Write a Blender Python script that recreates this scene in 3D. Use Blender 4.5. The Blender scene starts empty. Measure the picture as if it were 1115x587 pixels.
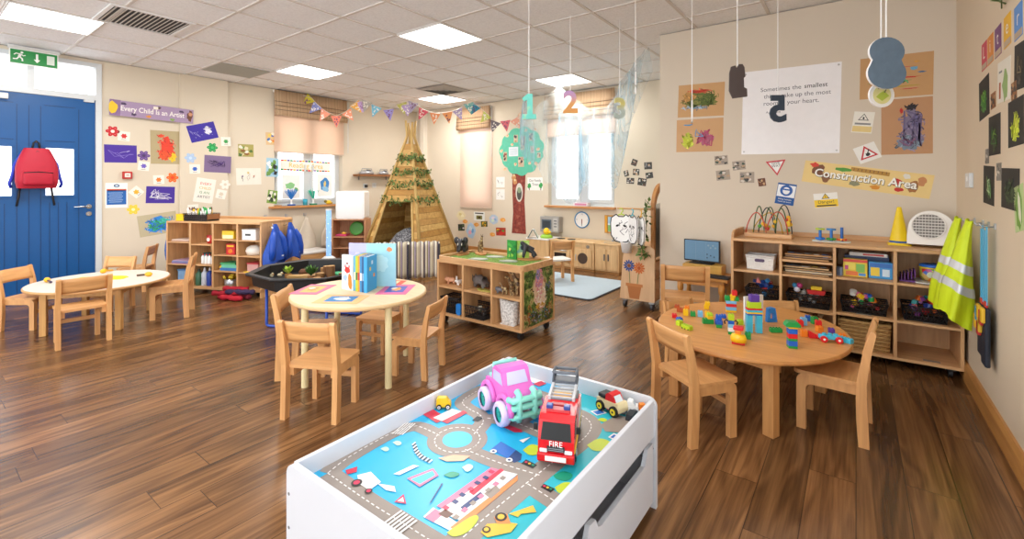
import bpy, bmesh, math, random
from mathutils import Matrix, Vector
C = bpy.context.scene.collection
PI = math.pi
rnd = random.Random(7)

# ------------------------------------------------------------------ materials
def lin(h):
    h = h.lstrip('#'); o = []
    for i in (0, 2, 4):
        c = int(h[i:i+2], 16) / 255
        o.append(c / 12.92 if c <= .04045 else ((c + .055) / 1.055) ** 2.4)
    return (*o, 1)
_m = {}
def newmat(key):
    m = bpy.data.materials.new(key); m.use_nodes = True
    return m, m.node_tree.nodes, m.node_tree.links, m.node_tree.nodes['Principled BSDF']
def M(h, rough=.5, metal=0.0, var=.06, scale=14.0, trans=0.0):
    """plain coloured surface with a slight procedural mottling"""
    k = ('p', h, rough, metal, var, trans)
    if k in _m: return _m[k]
    m, n, l, b = newmat('mat_' + h.lstrip('#'))
    b.inputs['Roughness'].default_value = rough; b.inputs['Metallic'].default_value = metal
    if trans: b.inputs['Transmission Weight'].default_value = trans
    c = lin(h)
    if var:
        tc = n.new('ShaderNodeTexCoord'); nz = n.new('ShaderNodeTexNoise'); nz.inputs['Scale'].default_value = scale
        nz.inputs['Detail'].default_value = 2
        mx = n.new('ShaderNodeMix'); mx.data_type = 'RGBA'
        mx.inputs[6].default_value = (c[0]*(1-var*1.6), c[1]*(1-var*1.6), c[2]*(1-var*1.6), 1)
        mx.inputs[7].default_value = (min(1, c[0]*(1+var)), min(1, c[1]*(1+var)), min(1, c[2]*(1+var)), 1)
        l.new(tc.outputs['Object'], nz.inputs['Vector']); l.new(nz.outputs['Fac'], mx.inputs[0]); l.new(mx.outputs[2], b.inputs['Base Color'])
    else: b.inputs['Base Color'].default_value = c
    _m[k] = m; return m
def wood(h, rough=.42, axis=0, amt=.16, scale=9.0):
    """fine straight-grained timber, grain along the given object axis"""
    k = ('w', h, rough, axis, amt, scale)
    if k in _m: return _m[k]
    m, n, l, b = newmat('wood_' + h.lstrip('#')); c = lin(h)
    tc = n.new('ShaderNodeTexCoord'); mp = n.new('ShaderNodeMapping')
    s = [scale, scale, scale]; s[axis] = scale * .09; mp.inputs['Scale'].default_value = s
    nz = n.new('ShaderNodeTexNoise'); nz.inputs['Scale'].default_value = 3; nz.inputs['Detail'].default_value = 5; nz.inputs['Distortion'].default_value = .6
    rp = n.new('ShaderNodeValToRGB'); e = rp.color_ramp.elements
    e[0].position = .3; e[0].color = (c[0]*(1-amt*1.3), c[1]*(1-amt*1.7), c[2]*(1-amt*2.0), 1)
    e[1].position = .7; e[1].color = (min(1, c[0]*(1+amt*.4)), min(1, c[1]*(1+amt*.45)), min(1, c[2]*(1+amt*.5)), 1)
    l.new(tc.outputs['Object'], mp.inputs['Vector']); l.new(mp.outputs['Vector'], nz.inputs['Vector']); l.new(nz.outputs['Fac'], rp.inputs['Fac']); l.new(rp.outputs['Color'], b.inputs['Base Color'])
    b.inputs['Roughness'].default_value = rough
    _m[k] = m; return m
def emit(h, s):
    k = ('e', h, s)
    if k in _m: return _m[k]
    m, n, l, b = newmat('glow_' + h.lstrip('#')); b.inputs['Base Color'].default_value = lin(h)
    b.inputs['Emission Color'].default_value = lin(h); b.inputs['Emission Strength'].default_value = s
    _m[k] = m; return m
def sheer(h, alpha, transl=.5):
    """see-through fabric or glass: transparency mixed with a diffuse and a translucent share"""
    k = ('s', h, alpha, transl)
    if k in _m: return _m[k]
    m, n, l, b = newmat('sheer_' + h.lstrip('#')); n.remove(b); out = n['Material Output']
    tr = n.new('ShaderNodeBsdfTransparent'); df = n.new('ShaderNodeBsdfDiffuse'); tl = n.new('ShaderNodeBsdfTranslucent')
    df.inputs[0].default_value = lin(h); tl.inputs[0].default_value = lin(h)
    a = n.new('ShaderNodeMixShader'); a.inputs[0].default_value = transl; bmx = n.new('ShaderNodeMixShader'); bmx.inputs[0].default_value = alpha
    l.new(df.outputs[0], a.inputs[1]); l.new(tl.outputs[0], a.inputs[2]); l.new(tr.outputs[0], bmx.inputs[1]); l.new(a.outputs[0], bmx.inputs[2]); l.new(bmx.outputs[0], out.inputs[0])
    _m[k] = m; return m
def tulle(h, lo, hi, transl=.3):
    """fine netting: see-through, thicker where the cloth is gathered"""
    m, n, l, b = newmat('tulle_' + h.lstrip('#')); n.remove(b); out = n['Material Output']
    tc = n.new('ShaderNodeTexCoord'); mp = n.new('ShaderNodeMapping'); mp.inputs['Scale'].default_value = (4.5, 4.5, .55); nz = n.new('ShaderNodeTexNoise'); nz.inputs['Scale'].default_value = 1.5; nz.inputs['Detail'].default_value = 2; nz.inputs['Distortion'].default_value = .5
    mr = n.new('ShaderNodeMapRange'); mr.inputs[1].default_value = .32; mr.inputs[2].default_value = .72; mr.inputs[3].default_value = lo; mr.inputs[4].default_value = hi
    l.new(tc.outputs['Object'], mp.inputs[0]); l.new(mp.outputs[0], nz.inputs['Vector']); l.new(nz.outputs['Fac'], mr.inputs[0])
    tr = n.new('ShaderNodeBsdfTransparent'); df = n.new('ShaderNodeBsdfDiffuse'); tl = n.new('ShaderNodeBsdfTranslucent'); df.inputs[0].default_value = lin(h); tl.inputs[0].default_value = lin(h)
    a = n.new('ShaderNodeMixShader'); a.inputs[0].default_value = transl; x = n.new('ShaderNodeMixShader')
    l.new(df.outputs[0], a.inputs[1]); l.new(tl.outputs[0], a.inputs[2]); l.new(mr.outputs[0], x.inputs[0]); l.new(tr.outputs[0], x.inputs[1]); l.new(a.outputs[0], x.inputs[2]); l.new(x.outputs[0], out.inputs[0]); return m
def zblend(stops, rough=.5, name='painted'):
    m, n, l, b = newmat(name); b.inputs['Roughness'].default_value = rough; tc = n.new('ShaderNodeTexCoord'); sp = n.new('ShaderNodeSeparateXYZ'); mr = n.new('ShaderNodeMapRange'); rp = n.new('ShaderNodeValToRGB'); e = rp.color_ramp.elements
    mr.inputs[1].default_value = -.1; mr.inputs[2].default_value = .1; l.new(tc.outputs['Object'], sp.inputs[0]); l.new(sp.outputs[2], mr.inputs[0]); l.new(mr.outputs[0], rp.inputs['Fac']); l.new(rp.outputs['Color'], b.inputs['Base Color'])
    e[0].position = stops[0][0]; e[0].color = lin(stops[0][1]); e[1].position = stops[-1][0]; e[1].color = lin(stops[-1][1])
    for p, c in stops[1:-1]: e.new(p).color = lin(c)
    return m
def glass_mat():
    if 'glass' in _m: return _m['glass']
    m, n, l, b = newmat('window_glass'); n.remove(b); out = n['Material Output']
    tr = n.new('ShaderNodeBsdfTransparent'); gl = n.new('ShaderNodeBsdfGlossy'); gl.inputs['Roughness'].default_value = .05
    fr = n.new('ShaderNodeFresnel'); fr.inputs[0].default_value = 1.3; mx = n.new('ShaderNodeMixShader')
    l.new(fr.outputs[0], mx.inputs[0]); l.new(tr.outputs[0], mx.inputs[1]); l.new(gl.outputs[0], mx.inputs[2]); l.new(mx.outputs[0], out.inputs[0])
    _m['glass'] = m; return m
def stripes(cols, widths, axis, rough=.8, transl=0, name='stripe'):
    """a fabric woven in stripes across one object axis (metres, repeating)"""
    m, n, l, b = newmat(name); b.inputs['Roughness'].default_value = rough
    tot = sum(widths); tc = n.new('ShaderNodeTexCoord'); sp = n.new('ShaderNodeSeparateXYZ'); l.new(tc.outputs['Object'], sp.inputs[0])
    dv = n.new('ShaderNodeMath'); dv.operation = 'DIVIDE'; dv.inputs[1].default_value = tot; l.new(sp.outputs[axis], dv.inputs[0])
    fr = n.new('ShaderNodeMath'); fr.operation = 'FRACT'; l.new(dv.outputs[0], fr.inputs[0])
    rp = n.new('ShaderNodeValToRGB'); rp.color_ramp.interpolation = 'CONSTANT'; e = rp.color_ramp.elements; e.remove(e[1])
    e[0].position = 0; e[0].color = lin(cols[0]); p = widths[0]
    for c, w in zip(cols[1:], widths[1:]):
        q = e.new(p / tot); q.color = lin(c); p += w
    l.new(fr.outputs[0], rp.inputs['Fac']); l.new(rp.outputs['Color'], b.inputs['Base Color'])
    if transl:
        tl = n.new('ShaderNodeBsdfTranslucent'); l.new(rp.outputs['Color'], tl.inputs[0]); mx = n.new('ShaderNodeMixShader'); mx.inputs[0].default_value = transl
        l.new(b.outputs[0], mx.inputs[1]); l.new(tl.outputs[0], mx.inputs[2]); l.new(mx.outputs[0], n['Material Output'].inputs[0])
    return m
def floor_mat():
    m, n, l, b = newmat('vinyl_plank_floor')
    def math_(op, a, c=None):
        q = n.new('ShaderNodeMath'); q.operation = op
        for k, v in enumerate((a, c)):
            if v is None: continue
            if hasattr(v, 'links'): l.new(v, q.inputs[k])
            else: q.inputs[k].default_value = v
        return q.outputs[0]
    tc = n.new('ShaderNodeTexCoord'); sp = n.new('ShaderNodeSeparateXYZ'); l.new(tc.outputs['Object'], sp.inputs[0])
    row = math_('FLOOR', math_('DIVIDE', sp.outputs[0], .165))          # planks run along Y
    wn = n.new('ShaderNodeTexWhiteNoise'); wn.noise_dimensions = '1D'; l.new(row, wn.inputs['W'])
    along = math_('ADD', sp.outputs[1], math_('MULTIPLY', wn.outputs['Value'], 7.3))
    col = math_('FLOOR', math_('DIVIDE', along, 1.2)); wn2 = n.new('ShaderNodeTexWhiteNoise'); wn2.noise_dimensions = '2D'
    cb = n.new('ShaderNodeCombineXYZ'); l.new(row, cb.inputs[0]); l.new(col, cb.inputs[1]); l.new(cb.outputs[0], wn2.inputs['Vector'])
    fx = math_('FRACT', math_('DIVIDE', sp.outputs[0], .165)); fy = math_('FRACT', math_('DIVIDE', along, 1.2))
    ex = math_('LESS_THAN', math_('MINIMUM', fx, math_('SUBTRACT', 1.0, fx)), .011); ey = math_('LESS_THAN', math_('MINIMUM', fy, math_('SUBTRACT', 1.0, fy)), .0012)
    seam = math_('MAXIMUM', ex, ey)
    gv = n.new('ShaderNodeCombineXYZ'); l.new(math_('ADD', math_('MULTIPLY', sp.outputs[0], 7.0), math_('MULTIPLY', wn2.outputs['Value'], 31)), gv.inputs[0]); l.new(math_('MULTIPLY', along, .75), gv.inputs[1]); l.new(math_('MULTIPLY', wn2.outputs['Value'], 19), gv.inputs[2])
    nz = n.new('ShaderNodeTexNoise'); nz.inputs['Scale'].default_value = 1.1; nz.inputs['Detail'].default_value = 2; nz.inputs['Distortion'].default_value = .5; l.new(gv.outputs[0], nz.inputs['Vector'])
    ring = math_('ADD', math_('MULTIPLY', math_('SINE', math_('MULTIPLY', nz.outputs['Fac'], 46)), .5), .5)      # cathedral figure
    gv2 = n.new('ShaderNodeVectorMath'); gv2.operation = 'MULTIPLY'; gv2.inputs[1].default_value = (9, 2.2, 1); l.new(gv.outputs[0], gv2.inputs[0])
    nf = n.new('ShaderNodeTexNoise'); nf.inputs['Scale'].default_value = 1.2; nf.inputs['Detail'].default_value = 6; nf.inputs['Roughness'].default_value = .65; l.new(gv2.outputs[0], nf.inputs['Vector'])
    f = math_('ADD', math_('ADD', math_('MULTIPLY', ring, .12), math_('MULTIPLY', nf.outputs['Fac'], .46)), math_('MULTIPLY', nz.outputs['Fac'], .52))
    rp = n.new('ShaderNodeValToRGB'); e = rp.color_ramp.elements; e[0].position = .36; e[0].color = lin('#442b18'); e[1].position = .78; e[1].color = lin('#9c7046'); e.new(.56).color = lin('#745030')
    l.new(f, rp.inputs['Fac'])
    hv = n.new('ShaderNodeHueSaturation'); mr = n.new('ShaderNodeMapRange'); mr.inputs[3].default_value = .70; mr.inputs[4].default_value = 1.22; l.new(wn2.outputs['Value'], mr.inputs[0]); l.new(mr.outputs[0], hv.inputs['Value']); l.new(rp.outputs['Color'], hv.inputs['Color'])
    mx = n.new('ShaderNodeMix'); mx.data_type = 'RGBA'; mx.inputs[7].default_value = lin('#352113'); l.new(math_('MULTIPLY', seam, .8), mx.inputs[0]); l.new(hv.outputs[0], mx.inputs[6]); l.new(mx.outputs[2], b.inputs['Base Color'])
    b.inputs['Roughness'].default_value = .25; b.inputs['Specular IOR Level'].default_value = .5
    bp = n.new('ShaderNodeBump'); bp.inputs['Strength'].default_value = .03; bp.inputs['Distance'].default_value = .004; l.new(nf.outputs['Fac'], bp.inputs['Height']); l.new(bp.outputs[0], b.inputs['Normal'])
    return m
def pattern_mat(name, cols, scale, rough=.6, kind='noise', stops=None):
    m, n, l, b = newmat(name); b.inputs['Roughness'].default_value = rough
    tc = n.new('ShaderNodeTexCoord')
    if kind == 'noise':
        t = n.new('ShaderNodeTexNoise'); t.inputs['Detail'].default_value = 6; fac = t.outputs['Fac']
    else:
        t = n.new('ShaderNodeTexVoronoi'); fac = t.outputs['Color']
    t.inputs['Scale'].default_value = scale; l.new(tc.outputs['Object'], t.inputs['Vector'])
    rp = n.new('ShaderNodeValToRGB'); e = rp.color_ramp.elements
    st = stops or [.3 + .4 * i / (len(cols) - 1) for i in range(len(cols))]
    e[0].position = st[0]; e[0].color = lin(cols[0]); e[1].position = st[-1]; e[1].color = lin(cols[-1])
    for c, s in zip(cols[1:-1], st[1:-1]): e.new(s).color = lin(c)
    l.new(fac, rp.inputs['Fac']); l.new(rp.outputs['Color'], b.inputs['Base Color'])
    return m

# ------------------------------------------------------------------ mesh builder
_fm = {}
def font_mesh(s, bold=0):
    key = s
    if (key, bold) not in _fm:
        cu = bpy.data.curves.new('txt', 'FONT'); cu.body = s; cu.offset = bold; cu.align_x = 'CENTER'; cu.align_y = 'CENTER'; cu.resolution_u = 3
        o = bpy.data.objects.new('txt', cu); C.objects.link(o); bpy.context.view_layer.update()
        me = bpy.data.meshes.new_from_object(o.evaluated_get(bpy.context.evaluated_depsgraph_get()))
        _fm[(key, bold)] = ([v.co.copy() for v in me.vertices], [tuple(p.vertices) for p in me.polygons])
        bpy.data.objects.remove(o); bpy.data.curves.remove(cu); bpy.data.meshes.remove(me)
    return _fm[(key, bold)]
class MB:
    def __init__(s, base=None):
        s.v, s.f, s.mi, s.sm, s.mats, s.base = [], [], [], [], [], base
    def raw(s, V, F, m, smooth=False, X=None):
        if m not in s.mats: s.mats.append(m)
        k = s.mats.index(m); o = len(s.v)
        for p in V:
            p = Vector(p)
            if X: p = X @ p
            if s.base: p = s.base @ p
            s.v.append(p)
        for q in F:
            s.f.append(tuple(i + o for i in q)); s.mi.append(k); s.sm.append(smooth)
        return s
    def box(s, c, d, m, b=0.0, X=None, seg=2, rz=0):
        hx, hy, hz = d[0]/2, d[1]/2, d[2]/2
        T = Matrix.Translation(c) @ Matrix.Rotation(rz, 4, 'Z')
        if X: T = X @ T
        if b <= 0:
            V = [(x, y, z) for x in (-hx, hx) for y in (-hy, hy) for z in (-hz, hz)]
            return s.raw(V, [(0,1,3,2),(4,6,7,5),(0,4,5,1),(2,3,7,6),(0,2,6,4),(1,5,7,3)], m, False, T)
        bm = bmesh.new(); bmesh.ops.create_cube(bm, size=1)
        for v in bm.verts: v.co = Vector((v.co.x*d[0], v.co.y*d[1], v.co.z*d[2]))
        bmesh.ops.bevel(bm, geom=bm.edges[:], offset=min(b, min(d)*.49), segments=seg, profile=.5, affect='EDGES')
        bm.verts.index_update()
        s.raw([v.co.copy() for v in bm.verts], [tuple(v.index for v in f.verts) for f in bm.faces], m, seg > 2, T)
        bm.free(); return s
    def bx(s, x0, x1, y0, y1, z0, z1, m, b=0.0, X=None):
        return s.box(((x0+x1)/2, (y0+y1)/2, (z0+z1)/2), (abs(x1-x0), abs(y1-y0), abs(z1-z0)), m, b, X)
    def cyl(s, p0, p1, r0, m, r1=None, n=16, smooth=True, X=None, cap=True):
        p0, p1 = Vector(p0), Vector(p1); r1 = r0 if r1 is None else r1
        z = (p1-p0).normalized(); a = z.orthogonal().normalized(); q = z.cross(a)
        V = []
        for p, r in ((p0, r0), (p1, r1)):
            for i in range(n):
                t = 2*PI*(i+.5)/n; V.append(p + (a*math.cos(t) + q*math.sin(t))*r)
        F = [(i, (i+1) % n, n+(i+1) % n, n+i) for i in range(n)]
        s.raw(V, F, m, smooth, X)
        if cap: s.raw(V[:n], [tuple(range(n-1, -1, -1))], m, False, X); s.raw(V[n:], [tuple(range(n))], m, False, X)
        return s
    def sph(s, c, r, m, n=14, k=9, X=None):
        r = (r, r, r) if not hasattr(r, '__len__') else r
        V = [(c[0], c[1], c[2]-r[2])]
        for j in range(1, k):
            t = -PI/2 + PI*j/k
            for i in range(n):
                u = 2*PI*i/n; V.append((c[0]+r[0]*math.cos(t)*math.cos(u), c[1]+r[1]*math.cos(t)*math.sin(u), c[2]+r[2]*math.sin(t)))
        V.append((c[0], c[1], c[2]+r[2])); F = [(0, 1+(i+1) % n, 1+i) for i in range(n)]
        for j in range(k-2):
            for i in range(n):
                a = 1+j*n; F.append((a+i, a+(i+1) % n, a+n+(i+1) % n, a+n+i))
        a = 1+(k-2)*n; F += [(a+i, a+(i+1) % n, len(V)-1) for i in range(n)]
        return s.raw(V, F, m, True, X)
    def lathe(s, c, prof, m, n=24, X=None, smooth=True, sx=1, sy=1):
        V = []
        for r, z in prof:
            for i in range(n):
                t = 2*PI*i/n; V.append((c[0]+r*sx*math.cos(t), c[1]+r*sy*math.sin(t), c[2]+z))
        F = []
        for j in range(len(prof)-1):
            for i in range(n): F.append((j*n+i, j*n+(i+1) % n, (j+1)*n+(i+1) % n, (j+1)*n+i))
        return s.raw(V, F, m, smooth, X)
    def prism(s, pts, z0, z1, m, X=None, smooth=False, side=None):
        a = sum(pts[i][0]*pts[(i+1) % len(pts)][1] - pts[(i+1) % len(pts)][0]*pts[i][1] for i in range(len(pts)))
        if a < 0: pts = pts[::-1]
        n = len(pts)
        V = [(p[0], p[1], z0) for p in pts] + [(p[0], p[1], z1) for p in pts]
        s.raw(V, [tuple(range(n-1, -1, -1)), tuple(range(n, 2*n))], m, False, X)
        return s.raw(V, [(i, (i+1) % n, n+(i+1) % n, n+i) for i in range(n)], side or m, smooth, X)
    def tube(s, P, r, m, n=8, X=None, closed=False):
        P = [Vector(p) for p in P]; N = len(P); V = []; prev = None
        for i, p in enumerate(P):
            t = (P[(i+1) % N] - P[i-1]) if closed else (P[min(i+1, N-1)] - P[max(i-1, 0)])
            t = t.normalized() if t.length > 1e-9 else Vector((0, 0, 1))
            a = t.orthogonal().normalized() if prev is None else (prev - t*prev.dot(t)).normalized()
            prev = a; b = t.cross(a); rr = r[i] if hasattr(r, '__len__') else r
            for k in range(n):
                u = 2*PI*k/n; V.append(p + (a*math.cos(u) + b*math.sin(u))*rr)
        F = []
        for i in range(N if closed else N-1):
            j = (i+1) % N
            for k in range(n): F.append((i*n+k, i*n+(k+1) % n, j*n+(k+1) % n, j*n+k))
        if not closed: F += [tuple(range(n-1, -1, -1)), tuple(range((N-1)*n, N*n))]
        return s.raw(V, F, m, True, X)
    def grid(s, fn, nu, nv, m, X=None, thick=0):
        V = [fn(i/nu, j/nv) for j in range(nv+1) for i in range(nu+1)]
        F = [(j*(nu+1)+i, j*(nu+1)+i+1, (j+1)*(nu+1)+i+1, (j+1)*(nu+1)+i) for j in range(nv) for i in range(nu)]
        return s.raw(V, F, m, True, X)
    def text(s, t, cx, cy, size, m, z=0, X=None, h=.0006, sx=1, rot=0, bold=0):
        V, F = font_mesh(t, bold); c, q = math.cos(rot), math.sin(rot)
        s.raw([(cx+(v.x*sx*c - v.y*q)*size, cy+(v.x*sx*q + v.y*c)*size, z+h) for v in V], F, m, False, X); return s
    # flat artwork, each layer a thin film of its own
    def ell(s, cx, cy, rx, ry, m, z, n=20, rot=0, h=.0006):
        return s.prism([(cx + rx*math.cos(2*PI*i/n)*math.cos(rot) - ry*math.sin(2*PI*i/n)*math.sin(rot), cy + rx*math.cos(2*PI*i/n)*math.sin(rot) + ry*math.sin(2*PI*i/n)*math.cos(rot)) for i in range(n)], z, z+h, m)
    def rect(s, cx, cy, w, h_, m, z, rot=0, h=.0006):
        c, q = math.cos(rot), math.sin(rot)
        return s.prism([(cx+a*w/2*c-b*h_/2*q, cy+a*w/2*q+b*h_/2*c) for a, b in ((-1,-1),(1,-1),(1,1),(-1,1))], z, z+h, m)
    def blob(s, cx, cy, rx, ry, m, z, seed=0, n=18, jag=.25, h=.0006, rot=0):
        r = random.Random(seed); P = []
        for i in range(n):
            t = 2*PI*i/n; k = 1 + r.uniform(-jag, jag); x, y = rx*k*math.cos(t), ry*k*math.sin(t)
            P.append((cx + x*math.cos(rot)-y*math.sin(rot), cy + x*math.sin(rot)+y*math.cos(rot)))
        return s.prism(P, z, z+h, m)
    def line(s, P, w, m, z, h=.0006):
        L, R = [], []
        for i, p in enumerate(P):
            a, b = P[max(i-1, 0)], P[min(i+1, len(P)-1)]
            d = Vector((b[0]-a[0], b[1]-a[1])); d = d.normalized() if d.length else Vector((1, 0))
            L.append((p[0]-d.y*w/2, p[1]+d.x*w/2)); R.append((p[0]+d.y*w/2, p[1]-d.x*w/2))
        for i in range(len(P)-1): s.prism([L[i], R[i], R[i+1], L[i+1]], z, z+h, m)
        return s
    def scribble(s, cx, cy, rx, ry, m, z, seed, k=40, w=.004):
        r = random.Random(seed); P = [(cx+r.uniform(-rx, rx), cy+r.uniform(-ry, ry))]
        for _ in range(k): P.append((cx+r.uniform(-rx, rx), cy+r.uniform(-ry, ry)))
        Q = []
        for a, b in zip(P, P[1:]):
            Q += [((a[0]*(3-i)+b[0]*i)/3, (a[1]*(3-i)+b[1]*i)/3) for i in range(3)]
        return s.line(Q[:k], w, m, z)
    def strokes(s, cx, cy, rx, ry, mats, z, seed, k=40, w=.008, ln=.35, ang=None):
        r = random.Random(seed)
        for i in range(k):
            q, t = math.sqrt(r.random()), r.uniform(0, 2*PI); x, y = cx+rx*q*math.cos(t), cy+ry*q*math.sin(t); a = r.uniform(0, PI) if ang is None else ang+r.uniform(-.5, .5); L = r.uniform(.4, 1)*ln*max(rx, ry)
            P = [(x+L*(u-.5)*math.cos(a+u*.5), y+L*(u-.5)*math.sin(a+u*.5)) for u in (0, .33, .66, 1)]; s.line(P, w*r.uniform(.6, 1.3), r.choice(mats), z+i*.000012, .0002)
        return s
    def build(s, name, parent=None, loc=None, mw=None):
        me = bpy.data.meshes.new(name); me.from_pydata([tuple(v) for v in s.v], [], s.f)
        for m in s.mats: me.materials.append(m)
        me.polygons.foreach_set('material_index', s.mi); me.polygons.foreach_set('use_smooth', s.sm); me.update()
        o = bpy.data.objects.new(name, me); C.objects.link(o)
        if parent: o.parent = parent
        if loc is not None: o.location = loc
        if mw is not None: o.matrix_world = mw
        return o
def solid(o, t, off=-1):
    md = o.modifiers.new('thickness', 'SOLIDIFY'); md.thickness = t; md.offset = off; return o
def subd(o, k=1):
    md = o.modifiers.new('smooth', 'SUBSURF'); md.levels = k; md.render_levels = k; return o
def tag(o, label, cat, group=None):
    o['label'] = label; o['category'] = cat
    if group: o['group'] = group
    return o
def thing(name, label, cat, loc=(0, 0, 0), rz=0.0, group=None, scale=1.0):
    o = bpy.data.objects.new(name, None); C.objects.link(o); o.empty_display_size = .05
    o.location = loc; o.rotation_euler = (0, 0, rz); o.scale = (scale,)*3
    return tag(o, label, cat, group)
def dup(root, loc, rz, label, group=None, scale=None):
    kids = list(root.children); r = root.copy(); C.objects.link(r); r.location = loc; r.rotation_euler = (0, 0, rz); r['label'] = label
    if group: r['group'] = group
    if scale: r.scale = (scale,)*3
    for ch in kids:
        g2 = list(ch.children); c = ch.copy(); C.objects.link(c); c.parent = r
        for g in g2:
            d = g.copy(); C.objects.link(d); d.parent = c
    return r
def struct(mb, name, parent=None):
    o = mb.build(name, parent)
    if not parent: o['kind'] = 'structure'
    return o
def arc(cx, cy, r, a0, a1, n=8):
    return [(cx+r*math.cos(a0+(a1-a0)*i/n), cy+r*math.sin(a0+(a1-a0)*i/n)) for i in range(n+1)]
def rrect(w, h, r, n=5, cx=0, cy=0):
    P = []
    for sx, sy, a in ((1, 1, 0), (-1, 1, PI/2), (-1, -1, PI), (1, -1, 1.5*PI)): P += arc(cx+sx*(w/2-r), cy+sy*(h/2-r), r, a, a+PI/2, n)
    return P

# room frame: metres, floor z = 0; X runs along the construction wall, Y into the room
XL, XR, YP, YK, ZC = -7.17, .57, 4.5, 6.4, 2.70
XE = -1.54          # end of the construction wall
def wallframe(w, c, z, off=-.0004, rot=0.0):
    if w == 'L': T = Matrix(((0,0,1,XL+off),(1,0,0,c),(0,1,0,z),(0,0,0,1)))
    elif w == 'R': T = Matrix(((0,0,-1,XR-off),(-1,0,0,c),(0,1,0,z),(0,0,0,1)))
    else: T = Matrix(((1,0,0,c),(0,0,-1,(YK if w == 'K' else YP)-off),(0,1,0,z),(0,0,0,1)))
    return T @ Matrix.Rotation(math.radians(rot), 4, 'Z')

BIRCH, BIRCHX, BIRCHZ = wood('#d9ab78', axis=1), wood('#d9ab78', axis=0), wood('#d9ab78', axis=2)
CHAIRW, CHAIRZ = wood('#dca56a', axis=0), wood('#dca56a', axis=2)
WHITE, BLACK, CHROME = M('#f2f1ee', .35, var=.02), M('#151517', .45), M('#c9ccd0', .22, 1.0, var=0)
PVC = M('#d3d7d8', .3, var=.01)
# ================================================================== ROOM
WALLM = M('#d9cdb8', .85, var=.018, scale=3); WALLR = M('#d9c8ae', .85, var=.018, scale=3)
YB = -3.2           # the room carries on behind the viewpoint
def wall_holes(name, wall, a0, a1, z0, z1, holes, thick, mat):
    """a wall slab along a (the wall's own horizontal axis) with rectangular openings"""
    A = sorted({a0, a1, *[h[0] for h in holes], *[h[1] for h in holes]}); Z = sorted({z0, z1, *[h[2] for h in holes], *[h[3] for h in holes]})
    mb = MB()
    for i in range(len(A)-1):
        for j in range(len(Z)-1):
            ca, cz = (A[i]+A[i+1])/2, (Z[j]+Z[j+1])/2
            if any(h[0] < ca < h[1] and h[2] < cz < h[3] for h in holes): continue
            if wall == 'L': mb.bx(XL-thick, XL, A[i], A[i+1], Z[j], Z[j+1], mat)
            else: mb.bx(A[i], A[i+1], YK, YK+thick, Z[j], Z[j+1], mat)
    return struct(mb, name)
W1 = (3.53, 4.70, .90, 2.40); DR = (.47, 1.50, 0, 2.66); W2 = (-5.93, -5.22, .82, 2.40); W3 = (-4.02, -2.87, .90, 2.40)
wall_holes('wall_left', 'L', YB, YK+.2, 0, ZC, [W1, DR], .22, WALLM)
wall_holes('wall_back', 'K', XL, XE+.3, 0, ZC, [W2, W3], .22, WALLM)
mb = MB(); mb.bx(XE, XR+.2, YP, YK, 0, ZC, M('#d8cbb8', .85, var=.018, scale=3)); struct(mb, 'wall_construction')
W4 = (-2.4, 1.55, .25, 2.45)       # added unseen window beside the viewpoint, lets daylight onto the play table's side
mb = MB(); mb.bx(XR, XR+.2, W4[1], YP, 0, ZC, WALLR); mb.bx(XR, XR+.2, YB, W4[0], 0, ZC, WALLR); mb.bx(XR, XR+.2, W4[0], W4[1], 0, W4[2], WALLR); mb.bx(XR, XR+.2, W4[0], W4[1], W4[3], ZC, WALLR); struct(mb, 'wall_right')
mb = MB(); WY = [W4[0], -1.08, .24, W4[1]]
for i, y in enumerate(WY): a = -.0 if i == 0 else (-.06 if i == 3 else -.03); mb.bx(XR+.08, XR+.14, y+a, y+a+.06, W4[2], W4[3], PVC)
for i in range(3):
    lo, hi = WY[i]+(.06 if i == 0 else .03), WY[i+1]-(.06 if i == 2 else .03); mb.bx(XR+.08, XR+.14, lo, hi, W4[2], W4[2]+.06, PVC); mb.bx(XR+.08, XR+.14, lo, hi, W4[3]-.06, W4[3], PVC)
w4 = struct(mb, 'window_4')
mb = MB(); mb.bx(XR+.105, XR+.111, W4[0]+.03, W4[1]-.03, W4[2]+.03, W4[3]-.03, glass_mat()); mb.build('glass', w4)
mb = MB(); mb.bx(XL-.2, XR+.2, YB, YK+.2, -.1, 0, floor_mat()); struct(mb, 'floor')
mb = MB(); mb.bx(XL-.2, XR+.2, YB, YK+.2, ZC+.008, ZC+.1, pattern_mat('ceiling_tile', ['#e8e9eb', '#f0f1f3', '#f5f6f8'], 60, .9)); struct(mb, 'ceiling')
mb = MB(); gm = M('#d8d2cc', .6, var=.02)
GX = [-.6*k for k in range(0, 12)]; GY = [2.96+.6*k for k in range(-10, 6)]
for x in GX: mb.bx(x-.012, x+.012, YB, YK if x < XE else YP, ZC, ZC+.009, gm)
for y in GY: mb.bx(XL, XR if y < YP else XE, y-.012, y+.012, ZC+.0005, ZC+.009, gm)
struct(mb, 'trim_1')                      # ceiling grid
mb = MB(); mb.bx(XL, XL+.035, 2.285, 2.86, 0, ZC, WALLM); struct(mb, 'trim_2')            # shallow pier on the left wall
mb = MB(); mb.bx(-6.96, -6.86, YK-.10, YK, 0, ZC, M('#e6ddcd', .8, var=.01)); struct(mb, 'trim_3')   # boxed pipe in the far corner
SK = wood('#c08a4c', axis=1)
mb = MB(); mb.prism([(0, 0), (.022, 0), (.022, .09), (.012, .115), (0, .115)], 0, YP-YB, SK, Matrix(((-1,0,0,XR),(0,0,1,YB),(0,1,0,0),(0,0,0,1)))); struct(mb, 'baseboard_right')
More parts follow.
